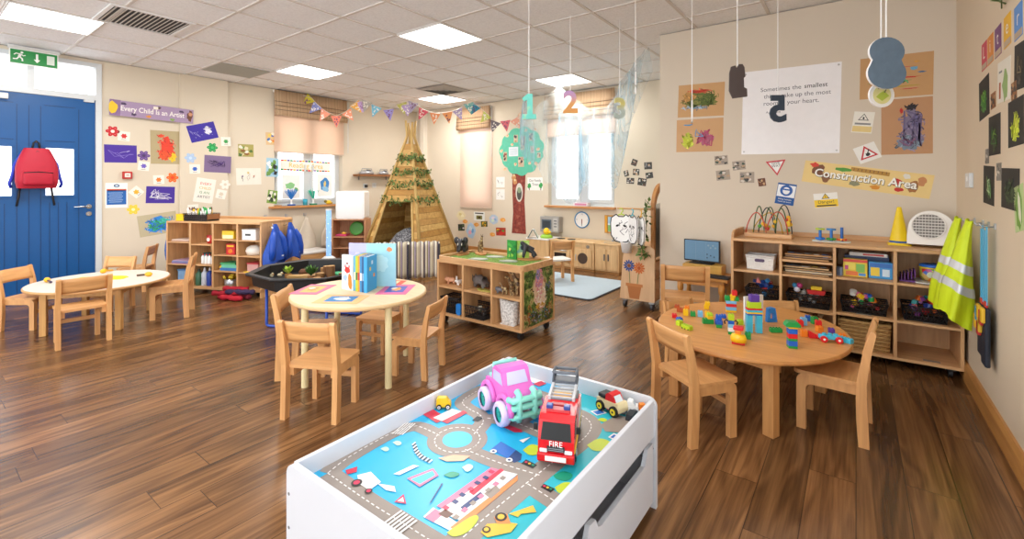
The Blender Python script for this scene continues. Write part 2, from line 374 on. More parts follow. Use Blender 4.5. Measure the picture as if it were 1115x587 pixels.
mb = MB(); mb.bx(XE, XR, YP-.02, YP, 0, .11, wood('#c08a4c', axis=0)); struct(mb, 'baseboard_construction')
mb = MB(); mb.bx(XL, -1.5, YK-.02, YK, 0, .1, wood('#c08a4c', axis=0)); struct(mb, 'baseboard_back')
mb = MB(); mb.bx(XL, XL+.02, 1.56, YK, 0, .1, SK); mb.bx(XL, XL+.02, YB, .46, 0, .1, SK); struct(mb, 'baseboard_left')

# windows: white frames in the reveals, glazing, timber sills
def window(n, wall, w, mull, zsplit=None):
    a0, a1, z0, z1 = w; mb = MB(); gl = MB(); d0, d1 = .10, .16
    def B(m_, A0, A1, Z0, Z1, e0=d0, e1=d1, mat=PVC):
        if wall == 'L': m_.bx(XL-e1, XL-e0, A0, A1, Z0, Z1, mat)
        else: m_.bx(A0, A1, YK+e0, YK+e1, Z0, Z1, mat)
    B(mb, a0, a0+.055, z0, z1); B(mb, a1-.055, a1, z0, z1)
    for c in mull: B(mb, c-.045, c+.045, z0, z1)
    cuts = [a0+.055] + [x for c in mull for x in (c-.045, c+.045)] + [a1-.055]
    for i in range(0, len(cuts), 2):           # opening sashes
        c0, c1 = cuts[i], cuts[i+1]; B(mb, c0, c1, z0, z0+.06); B(mb, c0, c1, z1-.05, z1); B(mb, c0, c0+.04, z0+.06, z1-.05, .085, .15); B(mb, c1-.04, c1, z0+.06, z1-.05, .085, .15)
        B(mb, c0+.04, c1-.04, z0+.06, z0+.105, .085, .15); B(mb, c0+.04, c1-.04, z1-.09, z1-.05, .085, .15)
        B(gl, c0+.02, c1-.02, z0+.08, z1-.07, .125, .131, glass_mat())
    o = struct(mb, 'window_%d' % n); gl.build('glass', o)
    for i in range(0, len(cuts), 2):
        h = MB(); c = cuts[i+1]-.02 if i == 0 else cuts[i]+.02
        B(h, c-.012, c+.012, z0+.55, z0+.66, .06, .085); h.build('window_handle', o)
    # side reveals
    return o
window(1, 'L', W1, [4.13]); window(2, 'K', W2, []); window(3, 'K', W3, [-3.43])
mb = MB(); mb.bx(XL-.10, XL+.10, 3.44, 4.68, .868, .90, wood('#c98e52', axis=1), .006); struct(mb, 'trim_4')    # sill under window 1
mb = MB(); mb.bx(-4.05, -2.84, YK-.09, YK+.10, .868, .90, wood('#c98e52', axis=0), .006); struct(mb, 'trim_5')

# door with the transom lights above it
BLUE = M('#07518f', .38, var=.03); BLUED = M('#053a6c', .4, var=.03)
mb = MB()
for y0, y1 in ((.47, .525), (1.445, 1.50)): mb.bx(XL-.14, XL+.015, y0, y1, 0, 2.66, PVC)
mb.bx(XL-.14, XL+.015, .525, 1.445, 2.225, 2.285, PVC); mb.bx(XL-.14, XL+.015, .525, 1.445, 2.61, 2.66, PVC); mb.bx(XL-.12, XL, .885, .945, 2.285, 2.61, PVC)
door = struct(mb, 'door_1')
g = MB()
for y0, y1 in ((.525, .885), (.945, 1.445)): g.bx(XL-.07, XL-.064, y0, y1, 2.285, 2.61, glass_mat())
g.build('transom_glass', door)
mb = MB(); x0, x1 = XL-.05, XL-.002
LFT, RGT = (.60, .775), (1.03, 1.262); za, zb = 1.12, 1.645
for r in ((.528, .60), (.775, 1.03), (1.262, 1.442)): mb.bx(x0, x1, r[0], r[1], 0, 2.222, BLUE)
for r in (LFT, RGT): mb.bx(x0, x1, r[0], r[1], 0, za, BLUE); mb.bx(x0, x1, r[0], r[1], zb, 2.222, BLUE)
for y in (.655, .72, .81, .90, .99, 1.06, 1.13, 1.20, 1.30): mb.bx(x1-.001, x1+.003, y-.003, y+.003, .05, za-.08 if (.6 < y < .775 or 1.03 < y < 1.262) else 2.1, BLUED)
for r in (LFT, RGT):
    mb.bx(x1-.001, x1+.012, r[0]-.02, r[1]+.02, za-.022, za, BLUE); mb.bx(x1-.001, x1+.012, r[0]-.02, r[1]+.02, zb, zb+.022, BLUE)
    mb.bx(x1-.001, x1+.004, r[0]-.01, r[1]+.01, 1.72, 1.727, BLUED); mb.bx(x1-.001, x1+.004, r[0]-.01, r[1]+.01, 2.11, 2.117, BLUED)
leaf = mb.build('door_leaf', door)
g = MB()
for r in (LFT, RGT): g.bx(XL-.03, XL-.024, r[0], r[1], za, zb, glass_mat())
g.build('glass', leaf)
h = MB(); h.cyl((x1, 1.385, .985), (x1+.012, 1.385, .985), .026, CHROME); h.tube([(x1+.01, 1.385, .985), (x1+.05, 1.385, .985), (x1+.055, 1.37, .985), (x1+.055, 1.25, .985)], .009, CHROME); h.build('door_handle', leaf)
h = MB(); h.cyl((x1, 1.385, .90), (x1+.012, 1.385, .90), .026, CHROME); h.bx(x1+.012, x1+.02, 1.38, 1.39, .885, .915, CHROME); h.build('lock', leaf)
h = MB(); h.bx(x1, x1+.05, .53, .745, 2.14, 2.20, PVC, .005); h.build('door_closer', leaf)
h = MB(); h.bx(x1, x1+.03, 1.34, 1.43, 2.195, 2.222, PVC, .003); h.build('door_contact', leaf)
h = MB(); h.tube([(x1, .95, 1.70), (x1+.04, .95, 1.69), (x1+.045, .95, 1.72)], .004, CHROME); h.build('coat_hook', leaf)

# ceiling lights: real panels, each lit by an area lamp just beneath its diffuser
DIFF = emit('#fffaf2', 6.0); ALU = M('#e9e9e8', .4, var=0)
def panel(x, y, label, power=15):
    t = thing('ceiling_light', label, 'light', (x, y, ZC), 0, 'LED panels in the ceiling')
    f = MB()
    for a in (-1, 1): f.box((a*.293, 0, -.002), (.014, .6, .012), ALU); f.box((0, a*.293, -.002), (.572, .014, .012), ALU)
    f.build('light_frame', t); d = MB(); d.box((0, 0, 0), (.572, .572, .008), DIFF); d.build('diffuser', t)
    L = bpy.data.lights.new('panel_lamp', 'AREA'); L.shape = 'SQUARE'; L.size = .56; L.energy = power; L.color = (1, .99, .98)
    o = bpy.data.objects.new('panel_lamp', L); C.objects.link(o); o.location = (x, y, ZC-.02); return t
panel(-5.7, .86, 'ceiling light panel cut by the photo edge above the exit sign')
panel(-5.7, 3.26, 'ceiling light panel in front of the roman blind on the left wall')
panel(-3.3, 3.26, 'largest looking ceiling light panel, in the middle of the ceiling')
panel(-5.7, 5.66, 'ceiling light panel above the wooden teepee, behind the dark diffuser')
panel(-3.3, 5.66, 'ceiling light panel above the netting and hanging number two')
for x, y in ((-.9, 1.46), (-.9, -1.54), (-3.3, -1.54), (-3.3, .86)):     # panels of the same ceiling outside the frame
    L = bpy.data.lights.new('panel_lamp', 'AREA'); L.shape = 'SQUARE'; L.size = .56; L.energy = 12; L.color = (1, .99, .98)
    o = bpy.data.objects.new('panel_lamp', L); C.objects.link(o); o.location = (x, y, ZC-.02)
t = thing('supply_grille', 'white slatted air supply grille in the ceiling beyond the exit sign', 'air vent', (-5.1, 1.36, ZC))
f = MB()
for a in (-1, 1): f.box((a*.285, 0, -.003), (.03, .6, .014), ALU); f.box((0, a*.285, -.003), (.54, .03, .014), ALU)
f.build('grille_frame', t)
f = MB(); f.box((0, 0, .004), (.54, .54, .004), M('#4a4744', .9)); f.build('grille_backing', t)
for i in range(16): f = MB(); f.box((0, 0, 0), (.54, .022, .002), M('#d9d6d0', .4), X=Matrix.Translation((0, -.25+i*.0335, -.004)) @ Matrix.Rotation(.5, 4, 'X')); f.build('slat', t)
tag(MB().box((0, 0, 0), (.585, .585, .006), M('#a9aaa2', .8)).build('ceiling_panel', loc=(-6.4, 2.66, ZC+.002)), 'grey perforated ceiling panel above the left wall drawings', 'ceiling panel')
t = thing('air_diffuser', 'dark four way air diffuser in the ceiling next to far light panel', 'air vent', (-5.1, 5.10, ZC))
f = MB(); f.box((0, 0, -.001), (.595, .595, .006), M('#8d8883', .8)); f.build('diffuser_plate', t)
for i, r in enumerate((.27, .2, .13, .06)):
    f = MB(); f.lathe((0, 0, 0), [(r*1.414, -.004), (r*1.414*.8, -.022)], M('#b8b2aa', .6), 4, X=Matrix.Rotation(PI/4, 4, 'Z'), smooth=False); solid(f.build('vane', t), .002)

# exit sign
GREEN = M('#0f8a3c', .4, var=0); SIGNW = M('#f5f6f2', .4, var=0)
T = Matrix(((0,0,1,-7.05),(1,0,0,.925),(0,1,0,2.595),(0,0,0,1)))
t = thing('exit_sign', 'green running man fire exit sign hanging over blue door', 'exit sign', (-7.05, .925, 2.595)); Y = T.to_3x3().to_4x4()
f = MB(Y); f.box((0, .085, 0), (.39, .03, .05), M('#d9dad6', .4)); f.build('sign_housing', t)
f = MB(Y); f.box((0, -.01, 0), (.37, .16, .012), SIGNW); f.box((0, -.01, .0065), (.352, .142, .001), GREEN)
z = .0072; f.rect(.02, .01, .018, .06, SIGNW, z); f.prism([(-.005, -.02), (.045, -.02), (.02, -.055)], z, z+.0006, SIGNW); f.rect(.125, -.008, .06, .095, M('#dfe9df', .4, var=0), z)
f.ell(-.092, .035, .011, .011, SIGNW, z); f.line([(-.10, .022), (-.112, -.012)], .022, SIGNW, z)
f.line([(-.10, .016), (-.135, .020), (-.15, .004)], .009, SIGNW, z); f.line([(-.10, .018), (-.082, .002), (-.066, .010)], .009, SIGNW, z)
f.line([(-.112, -.012), (-.09, -.028), (-.088, -.055)], .012, SIGNW, z); f.line([(-.114, -.012), (-.128, -.036), (-.158, -.040)], .012, SIGNW, z)
f.build('sign_face', t)

# blinds
RBLIND = stripes(['#cfae8a', '#c6a582', '#e3c7a0', '#c9a986', '#dcbd96', '#cbaa87'], [.05, .03, .008, .04, .008, .03], 1, .9, .25, 'roman_blind_left')
RBLINDK = stripes(['#cfae8a', '#c6a582', '#e3c7a0', '#c9a986', '#dcbd96', '#cbaa87'], [.05, .03, .008, .04, .008, .03], 0, .9, .35, 'roman_blind_back')
ROLL = sheer('#f2d9c2', .93, .42); ROLLK = sheer('#f4dfce', .90, .45); PLEAT = M('#5d4a3a', .9)
def roman(wall, a0, a1, z0, z1, label, mat):
    c = (XL, (a0+a1)/2, (z0+z1)/2) if wall == 'L' else ((a0+a1)/2, YK, (z0+z1)/2)
    t = thing('roman_blind', label, 'blind', c); w, h = a1-a0, z1-z0
    Q = Matrix(((0,0,1,0),(1,0,0,0),(0,1,0,0),(0,0,0,1))) if wall == 'L' else Matrix(((1,0,0,0),(0,0,-1,0),(0,1,0,0),(0,0,0,1)))
    f = MB(Q); f.box((0, h/2-.02, .03), (w, .04, .05), M('#e3ded5', .6)); f.build('headrail', t)
    prof = [(h/2, .058)]
    for k in range(4): z = -h/2 + .03 + (3-k)*.062; prof += [(z+.055, .056+.006*k), (z+.012, .07+.006*k), (z, .060+.006*k)]
    prof.append((-h/2, .074)); f = MB(Q)
    f.grid(lambda u, v: ((u-.5)*w, prof[min(int(round(v*(len(prof)-1))), len(prof)-1)][0], prof[min(int(round(v*(len(prof)-1))), len(prof)-1)][1]), 8, len(prof)-1, mat); solid(f.build('blind_fabric', t), .003)
    for k in range(3): f = MB(Q); z = -h/2+.03+(3-k)*.062-.006; f.box((0, z, .078+.004*k), (w, .005, .006), PLEAT); f.build('pleat', t)
    f = MB(Q); f.tube([(w/2+.02, h/2-.02, .05), (w/2+.02, -h/2-.5, .05), (w/2+.03, -h/2-.52, .05), (w/2+.04, -h/2-.5, .05), (w/2+.04, h/2-.02, .05)], .003, PVC, 5); f.build('bead_chain', t)
    return t
roman('L', 3.50, 4.75, 2.30, 2.69, 'brown striped roman blind on the left wall window', RBLIND)
roman('K', -6.0, -5.2, 2.24, 2.64, 'narrow brown roman blind on the window between teepee and tree', RBLINDK)
roman('K', -4.06, -2.84, 2.27, 2.66, 'wide brown roman blind above the netting over the play kitchen', RBLINDK)
def roller(wall, a0, a1, z0, z1, label, mat, off=.012):
    c = (XL, (a0+a1)/2, z0) if wall == 'L' else ((a0+a1)/2, YK, z0)
    t = thing('roller_blind', label, 'blind', c); w, h = a1-a0, z1-z0
    Q = Matrix(((0,0,1,0),(1,0,0,0),(0,1,0,0),(0,0,0,1))) if wall == 'L' else Matrix(((1,0,0,0),(0,0,-1,0),(0,1,0,0),(0,0,0,1)))
    f = MB(Q); f.box((0, h/2, off), (w, h, .002), mat); f.build('blind_fabric', t)
    f = MB(Q); f.box((0, .008, off), (w, .018, .012), M('#cdb9a3', .6)); f.build('bottom_rail', t); return t
roller('L', 3.52, 4.72, 1.735, 2.40, 'peach roller blind half down on left wall window', ROLL)
roller('K', -5.96, -5.19, .80, 2.40, 'peach roller blind pulled all the way down beside the paper tree', ROLLK)
roller('K', -4.04, -2.85, 2.0, 2.40, 'short cream roller blind behind the blue netting', ROLLK)
# ================================================================== CHAIRS
def make_chair():
    t = thing('child_chair', 'x', 'chair', group=None)
    def leg_side(x):
        # front leg: flat board that turns under the seat with a rounded shoulder, seen from the side (y, z)
        pts = [(.150, 0), (.150, .235)] + arc(.115, .235, .035, 0, PI/2, 5)[1:] + [(-.10, .27), (-.10, .225)] + [(.085, .225)] + arc(.085, .20, .025, PI/2, 0, 5)[1:] + [(.110, 0)]
        return MB().prism(pts, x-.0145, x+.0145, CHAIRZ, X=Matrix(((0,0,1,0),(1,0,0,0),(0,1,0,0),(0,0,0,1)))).build('leg', t)
    def post(x):
        pts = [(-.098, 0), (-.138, .0), (-.132, .15), (-.128, .29), (-.142, .41), (-.163, .522)] + arc(-.150, .521, .012, PI, 0, 5) + [(-.112, .42), (-.092, .31), (-.088, .22), (-.09, .12)]
        return MB().prism(pts, x-.0145, x+.0145, CHAIRZ, X=Matrix(((0,0,1,0),(1,0,0,0),(0,1,0,0),(0,0,0,1)))).build('leg', t)
    for s in (-1, 1): leg_side(s*.122)
    for s in (-1, 1): post(s*.148)
    f = MB(); f.prism(rrect(.290, .275, .03, 5, 0, .025), .270, .288, CHAIRW); f.build('seat', t)
    f = MB(); y0 = lambda z: -.115-(z-.41)*.28
    f.grid(lambda u, v: ((u-.5)*.274, y0(.415+v*.11)-.012*(1-(2*u-1)**2)+.004, .415+v*.11), 10, 4, CHAIRW); solid(f.build('backrest', t), .012, 0)
    f = MB(); f.box((0, .132, .155), (.222, .016, .03), CHAIRW, .003); f.build('stretcher', t)
    f = MB(); f.box((0, .095, .245), (.222, .018, .035), CHAIRW, .003); f.build('seat_rail', t)
    return t
chair0 = make_chair(); first = [True]
def chair(mid, face, label, group=None, k=1.0):
    """mid = middle of the two rear feet on the floor, face = the way the sitter looks"""
    L = math.hypot(*face); fx, fy = face[0]/L, face[1]/L; d = .118*k
    loc = (mid[0]+fx*d, mid[1]+fy*d, 0); rz = math.atan2(-fx, fy)
    if first[0]:
        first[0] = False; chair0.location = loc; chair0.rotation_euler = (0, 0, rz); chair0.scale = (k,)*3; chair0['label'] = label
        if group: chair0['group'] = group
        return chair0
    return dup(chair0, loc, rz, label, group, k)
G1, G2, G3 = 'chairs at the round book table', 'chairs at the white oval table', 'chairs at the brick table'
chair((-2.31, 1.323), (-.11, .218), 'wooden child chair nearest the photographer at the table with the book box', G1)
chair((-2.245, 2.153), (-.94, -.36), 'small wooden child chair beside the open jungle shelf', G1, .90)
chair((-3.05, 1.586), (.72, .69), 'wooden child chair between black tray and round book table, back to tray', G1, 1.03)
chair((-2.945, 2.335), (.30, -.95), 'low wooden child chair tucked behind the table with the book box', G1, .88)
chair((-4.805, .903), (-1, .02), 'wooden child chair seen from behind in front of the white oval table', G2)
chair((-5.90, .67), (.77, .64), 'wooden child chair cut by the left edge of the photo', G2, .97)
chair((-5.165, 1.73), (-.44, -.90), 'wooden child chair side on at right end of white oval table', G2, 1.06)
chair((-6.05, 1.40), (.6, -.8), 'wooden child chair against the blue door behind white oval table', G2, .95)
chair((-.742, 2.355), (.153, .212), 'wooden child chair at front left of brick table, closest to white play table', G3, 1.01)
chair((.04, 2.91), (-1, .06), 'wooden child chair at the right end of the brick table', G3, 1.04)
chair((-1.0, 3.35), (.86, -.5), 'low wooden child chair behind the brick table in front of the computer chair', G3, .80)
chair((-.43, 3.74), (.5, -.86), 'low wooden child chair behind the brick table, below the magazine racks', G3, .80)
chair((-1.10, 3.80), (-.296, .955), 'wooden chair pulled up to the small computer desk', None, 1.13)
kc = chair((-2.96, 5.04), (-.80, .55), 'white seated wooden child chair in front of the play oven', None, .98)
kc.location.z = .0126
for o in kc.children:
    if o.name.startswith('seat') and 'rail' not in o.name:
        o.data = o.data.copy(); o.data.materials.clear(); o.data.materials.append(M('#efe9df', .4)); o['label'] = 'white painted seat'
chair((-6.72, 1.84), (-.55, -.83), 'wooden child chair by the wall below the blue and green painting', None, .98)

# ================================================================== TABLES
def oval_table(name, label, loc, rx, ry, h, top, edge, legs, lw, legmat, apron=True, thick=.022):
    t = thing(name, label, 'table', loc); n = 56
    f = MB(); ring = lambda k, z: [(rx*k*math.cos(2*PI*i/n), ry*k*math.sin(2*PI*i/n), z) for i in range(n)]
    V = ring(.985, h) + ring(1, h-.005) + ring(1, h-thick+.005) + ring(.985, h-thick)
    f.raw(V[:n], [tuple(range(n))], top); f.raw(V[3*n:], [tuple(range(n-1, -1, -1))], top)
    f.raw(V, [(j*n+(i+1) % n, j*n+i, (j+1)*n+i, (j+1)*n+(i+1) % n)[::-1] for j in range(3) for i in range(n)], edge, True)
    f.build('tabletop', t)
    if apron:
        P = [Vector((x, y)) for x, y in legs]
        for i in range(len(P)):
            a, b = P[i], P[(i+1) % len(P)]; c = (a+b)/2; f = MB()
            f.box((c.x, c.y, h-thick-.03), ((b-a).length-lw, .018, .055), legmat, 0, rz=math.atan2(b.y-a.y, b.x-a.x)); f.build('frame_rail', t)
    for x, y in legs:
        f = MB()
        if lw > 0: f.box((x, y, (h-thick)/2), (lw, lw, h-thick), legmat, .004, rz=math.atan2(y, x)+PI/4)
        else: f.cyl((x, y, 0), (x, y, h-thick), -lw, legmat)
        f.build('leg', t)
    return t
EDGEW = M('#c99a63', .5)
oval_table('oval_table', 'white topped oval table with yellow felt, in front of the blue door', (-5.475, 1.145, 0), .52, .50, .38, wood('#e0d9cd', amt=.04), EDGEW, [(.13, -.39), (.41, .03), (-.13, .39), (-.41, -.03)], .045, wood('#d3a15f', axis=2))
oval_table('round_table', 'round pale maple table carrying the book box', (-2.67, 1.885, 0), .445, .43, .53, wood('#ecd0a8', amt=.07), M('#dcbb8a', .5), [(.37, -.06), (.04, .36), (-.36, .06), (-.05, -.36)], -.021, M('#ead9a6', .4), apron=False, thick=.025)
oval_table('oval_table', 'orange brown oval table covered in toy bricks', (-.515, 3.065, 0), .505, .60, .40, wood('#d99b58', amt=.12), wood('#c98d50'), [(.176, -.455), (.345, .28), (-.176, .455), (-.345, -.285)], .056, wood('#d7a063', axis=2))

# ================================================================== WHITE PLAY TABLE (road table)
PW_ = M('#d3d5da', .3, var=.012); PE = M('#f3ece0', .4, var=.02); SCREW = M('#6b6b6b', .4, .6)
PX, PY = -.99, 1.24
t = thing('play_table', 'white wooden play table with a road map top and drawer', 'play table', (PX, PY, 0))
def endpanel(y):
    P = [(-.374, 0), (.374, 0), (.374, .385)] + arc(.339, .385, .035, 0, PI/2, 6) + arc(-.339, .385, .035, PI/2, PI, 6)
    f = MB(); f.prism(P, y-.009, y+.009, PW_, X=Matrix(((1,0,0,0),(0,0,1,0),(0,1,0,0),(0,0,0,1))))
    for sx in (-.36, .36):
        for z in (.33, .23): f.cyl((sx, y-.0095, z), (sx, y+.0095, z), .005, SCREW, n=8)
    return f.build('end_panel', t)
endpanel(-.524); endpanel(.524)
for s in (-1, 1):
    f = MB(); f.box((s*.358, 0, .345), (.016, 1.03, .142), PW_, .003); f.build('side_panel', t)
f = MB(); f.box((0, 0, .348), (.70, 1.03, .012), PW_); f.build('table_board', t)
f = MB(); f.box((0, 0, .05), (.70, 1.03, .016), PW_); f.box((-.345, 0, .16), (.012, 1.03, .21), PW_); f.build('carcass', t)
f = MB(); prof = [(-.50, .03), (.505, .03), (.505, .255), (.455, .255), (.42, .205), (.06, .205), (.035, .215), (.02, .245), (-.02, .25), (-.035, .215), (-.06, .205), (-.42, .205), (-.455, .255), (-.50, .255)]
f.prism(prof, .350, .366, PW_, X=Matrix(((0,0,1,0),(1,0,0,0),(0,1,0,0),(0,0,0,1)))); dr = f.build('drawer', t)
f = MB(); f.box((.01, 0, .065), (.66, 1.0, .012), PW_); f.box((.01, .49, .13), (.66, .012, .13), PW_); f.box((.01, -.49, .13), (.66, .012, .13), PW_); f.build('drawer_tray', dr)
# the map: printed layers
CM = dict(yellow='#c9dc3a', yelo='#f5c243', green='#1f9c7a', gray='#9c9086', white='#f3efec', blue='#2b6fc4', navy='#28407a', red='#d32f4a', redl='#e0305a', black='#2c2a2c', pink='#e87f9e', orange='#ef9050', brown='#6b4636', palegreen='#bfe3c8', sky='#49c4ee', peach='#f0b795', teal='#1fb6c9')
CM = {k: M(v, .35, var=.02) for k, v in CM.items()}; ROAD = M('#9a8f86', .4, var=.03); DASH = M('#f4f1ee', .4, var=0)
f = MB(); f.box((0, 0, .3565), (.70, 1.03, .005), M('#25b5e6', .32, var=.05, scale=5)); zz = .359
f.prism([(.02, .52), (.345, .52), (.345, -.5), (.20, -.5), (.20, .12)], zz, zz+.0003, M('#2fc0cf', .32, var=.05))
ROADS = [[(-.313, -.436), (-.33, -.38), (-.340, -.30), (-.342, -.16), (-.32, -.10), (-.296, -.078), (-.2, -.08)], [(-.313, -.436), (-.1, -.441), (.024, -.437), (.2, -.434)],
 [(-.10, .0), (-.133, .114), (-.268, .129), (-.31, .164), (-.317, .29), (-.29, .36), (-.2, .40), (.05, .40)], [(-.06, -.09), (.084, -.081), (.21, -.057)],
 [(.20, -.51), (.195, -.33), (.203, -.129), (.213, .037), (.231, .21), (.213, .31), (.143, .351), (.06, .345), (-.02, .30), (-.03, .155)], [(-.133, .114), (-.036, .155), (.14, .146), (.22, .146)], [(.209, -.111), (.345, -.133)]]
def smooth(P):
    for _ in range(2): P = [P[0]] + [q for a, b in zip(P, P[1:]) for q in ((a[0]*.75+b[0]*.25, a[1]*.75+b[1]*.25), (a[0]*.25+b[0]*.75, a[1]*.25+b[1]*.75))] + [P[-1]]
    return P
for i, r in enumerate(ROADS):
    f.line(smooth(r), .078 if i == 4 else .066, ROAD, zz+.0004+i*.00005, .0003)
f.ell(-.124, -.06, .105, .105, ROAD, zz+.0008, 32, 0, .0003); f.ell(-.124, -.06, .052, .052, CM['sky'], zz+.0011, 28, 0, .0003)
def dashes(P, step=.022, ln=.013, w=.0035):
    P = [Vector(p) for p in P]; d = 0; nxt = 0
    for a, b in zip(P, P[1:]):
        L = (b-a).length; u = (b-a)/L if L else Vector((0, 0))
        while nxt < d+L:
            c = a+u*(nxt-d); f.line([tuple(c), tuple(c+u*ln)], w, DASH, zz+.0013, .0002); nxt += step
        d += L
for r in ROADS: dashes(smooth(r))
dashes([(-.124+.078*math.cos(a*PI/16), -.06+.078*math.sin(a*PI/16)) for a in range(33)])
POLYS = [('yellow', [(.097, .022), (.097, .072), (.136, .075), (.162, .046), (.135, .007)]), ('yellow', [(.255, .176), (.266, .244), (.315, .247), (.328, .193), (.291, .154)]), ('yellow', [(.207, .351), (.214, .378), (.241, .376), (.236, .348)]), ('yellow', [(.282, -.077), (.292, -.035), (.324, -.027), (.334, -.071), (.305, -.096)]), ('green', [(.249, -.033), (.261, .007), (.299, .01), (.3, -.029), (.268, -.044)]), ('gray', [(.233, .325), (.252, .432), (.324, .438), (.331, .326), (.268, .293)]),
 ('white', [(.157, .394), (.18, .435), (.215, .421), (.193, .379)]), ('blue', [(.165, .397), (.183, .427), (.207, .415), (.191, .386)]), ('white', [(.292, .264), (.297, .301), (.329, .296), (.322, .26)]), ('blue', [(.298, .268), (.302, .293), (.321, .291), (.318, .267)]), ('blue', [(.009, -.039), (.007, .018), (.079, .008), (.085, -.046)]), ('navy', [(.085, -.046), (.079, .008), (.108, .001), (.125, -.028), (.116, -.052)]), ('red', [(-.044, .098), (-.035, .122), (.019, .122), (.033, .112), (.009, .094)]),
 ('black', [(.136, -.042), (.136, -.015), (.182, -.019), (.181, -.042)]), ('black', [(.248, -.102), (.248, -.083), (.286, -.083), (.285, -.105)]), ('black', [(-.168, .066), (-.172, .101), (-.145, .105), (-.144, .072)]), ('white', [(.063, -.39), (.058, -.349), (.161, -.351), (.156, -.383)]), ('pink', [(.068, -.389), (.067, -.35), (.099, -.35), (.1, -.388)]), ('pink', [(.062, -.339), (.072, -.116), (.116, -.105), (.097, -.336)]), ('white', [(.079, -.35), (.105, -.108), (.159, -.093), (.152, -.342)]),
 ('orange', [(.148, -.375), (.162, -.097), (.176, -.117), (.17, -.373)]), ('red', [(.094, -.244), (.1, -.101), (.114, -.102), (.115, -.246)]), ('navy', [(.118, -.304), (.121, -.223), (.139, -.229), (.134, -.308)]), ('brown', [(.088, -.359), (.089, -.334), (.121, -.334), (.118, -.357)]), ('gray', [(.134, -.223), (.138, -.174), (.164, -.183), (.163, -.228)]), ('yellow', [(.153, -.393), (.165, -.302), (.187, -.3), (.198, -.359), (.179, -.395)]),
 ('red', [(-.348, -.014), (-.346, .038), (-.256, .022), (-.26, -.027)]), ('white', [(-.298, -.008), (-.291, .085), (-.221, .097), (-.23, -.005)]), ('red', [(-.254, -.007), (-.244, .103), (-.22, .098), (-.225, -.007)]), ('white', [(-.22, .483), (-.214, .515), (-.131, .515), (-.13, .471)]), ('red', [(-.16, .462), (-.149, .512), (-.115, .504), (-.123, .46)]), ('red', [(-.281, -.396), (-.267, -.363), (-.246, -.38), (-.258, -.405)]),
 ('white', [(-.23, -.389), (-.211, -.354), (-.146, -.366), (-.142, -.41), (-.192, -.41)]), ('white', [(-.148, -.377), (-.098, -.355), (-.074, -.369), (-.103, -.381)]), ('redl', [(-.044, -.399), (-.049, -.362), (-.012, -.384)]), ('white', [(-.041, -.392), (-.041, -.371), (-.022, -.383)]), ('palegreen', [(-.289, -.258), (-.287, -.237), (-.262, -.24), (-.258, -.259)]), ('palegreen', [(-.287, -.209), (-.283, -.19), (-.256, -.191), (-.252, -.214)]),
 ('white', [(-.146, -.32), (-.133, -.253), (-.114, -.245), (-.127, -.312)]), ('pink', [(-.096, -.309), (-.069, -.227), (-.03, -.242), (-.036, -.313)]), ('sky', [(-.084, -.306), (-.062, -.237), (-.039, -.247), (-.045, -.304)]), ('palegreen', [(-.001, -.17), (.002, -.142), (.029, -.143), (.033, -.183)]), ('green', [(-.02, -.232), (-.014, -.201), (.022, -.195), (.012, -.229)]), ('navy', [(.039, -.346), (.039, -.338), (.009, -.264), (.003, -.261)]),
 ('peach', [(-.095, -.18), (-.068, -.137), (-.02, -.108), (-.019, -.142), (-.06, -.177)]), ('yelo', [(.222, -.341), (.217, -.309), (.26, -.27), (.281, -.261), (.284, -.295), (.247, -.344)]), ('yelo', [(.241, -.245), (.274, -.18), (.296, -.196), (.267, -.226), (.267, -.241)]), ('orange', [(.216, -.279), (.237, -.248), (.267, -.272), (.239, -.293)])]
SOFT = ('yellow', 'green', 'palegreen')
for i, (c, P) in enumerate(POLYS):
    f.prism(smooth(P+[P[0]])[:-1] if c in SOFT else P, zz+.0014+i*.00003, zz+.0016+i*.00003, CM[c])
z2 = zz+.0032
for i in range(5): f.line([(-.33+.008*i, -.175+.004*i), (-.352+.008*i, -.095+.004*i)], .0045, DASH, z2)
for i in range(6): f.line([(.0+.012*i, -.465), (.0+.012*i, -.41)], .006, DASH, z2)          # zebra crossing
for i in range(17): q = i/16*3; k = min(int(q), 2); AR = ((-.222, -.171), (-.18, -.197), (-.143, -.209), (-.102, -.208)); f.rect(AR[k][0]+(AR[k+1][0]-AR[k][0])*(q-k), AR[k][1]+(AR[k+1][1]-AR[k][1])*(q-k), .005, .018, CM['black'] if i % 2 else DASH, z2, .2)
for i, c in enumerate((CM['redl'], CM['yelo'], CM['green'])):
    f.ell(.146+.013*i, -.029, .0045, .0045, c, z2, 10); f.ell(.256+.011*i, -.093, .0042, .0042, c, z2, 10)
for x, y, r in ((-.2, -.412, .016), (-.14, -.414, .011), (.231, -.268, .016), (.229, -.326, .011)): f.ell(x, y, r, r, CM['black'], z2, 16); f.ell(x, y, r*.6, r*.6, CM['yelo'] if x > 0 else CM['redl'], z2+.0004, 14)
for x, y in ((.025, -.045), (.096, -.052)): f.ell(x, y, .011, .011, DASH, z2, 14); f.ell(x, y, .005, .005, CM['navy'], z2+.0004, 10)
for i in range(7): f.rect(.088+.004*(i % 2), -.33+.033*i, .016, .013, CM['navy'] if i % 3 else CM['redl'], z2); f.rect(.135, -.34+.034*i, .014, .016, CM['pink'] if i % 2 else CM['gray'], z2)
f.prism([(.055, .06), (.075, .055), (.075, .10)], z2, z2+.0003, CM['white'])
f.build('road_map', t)

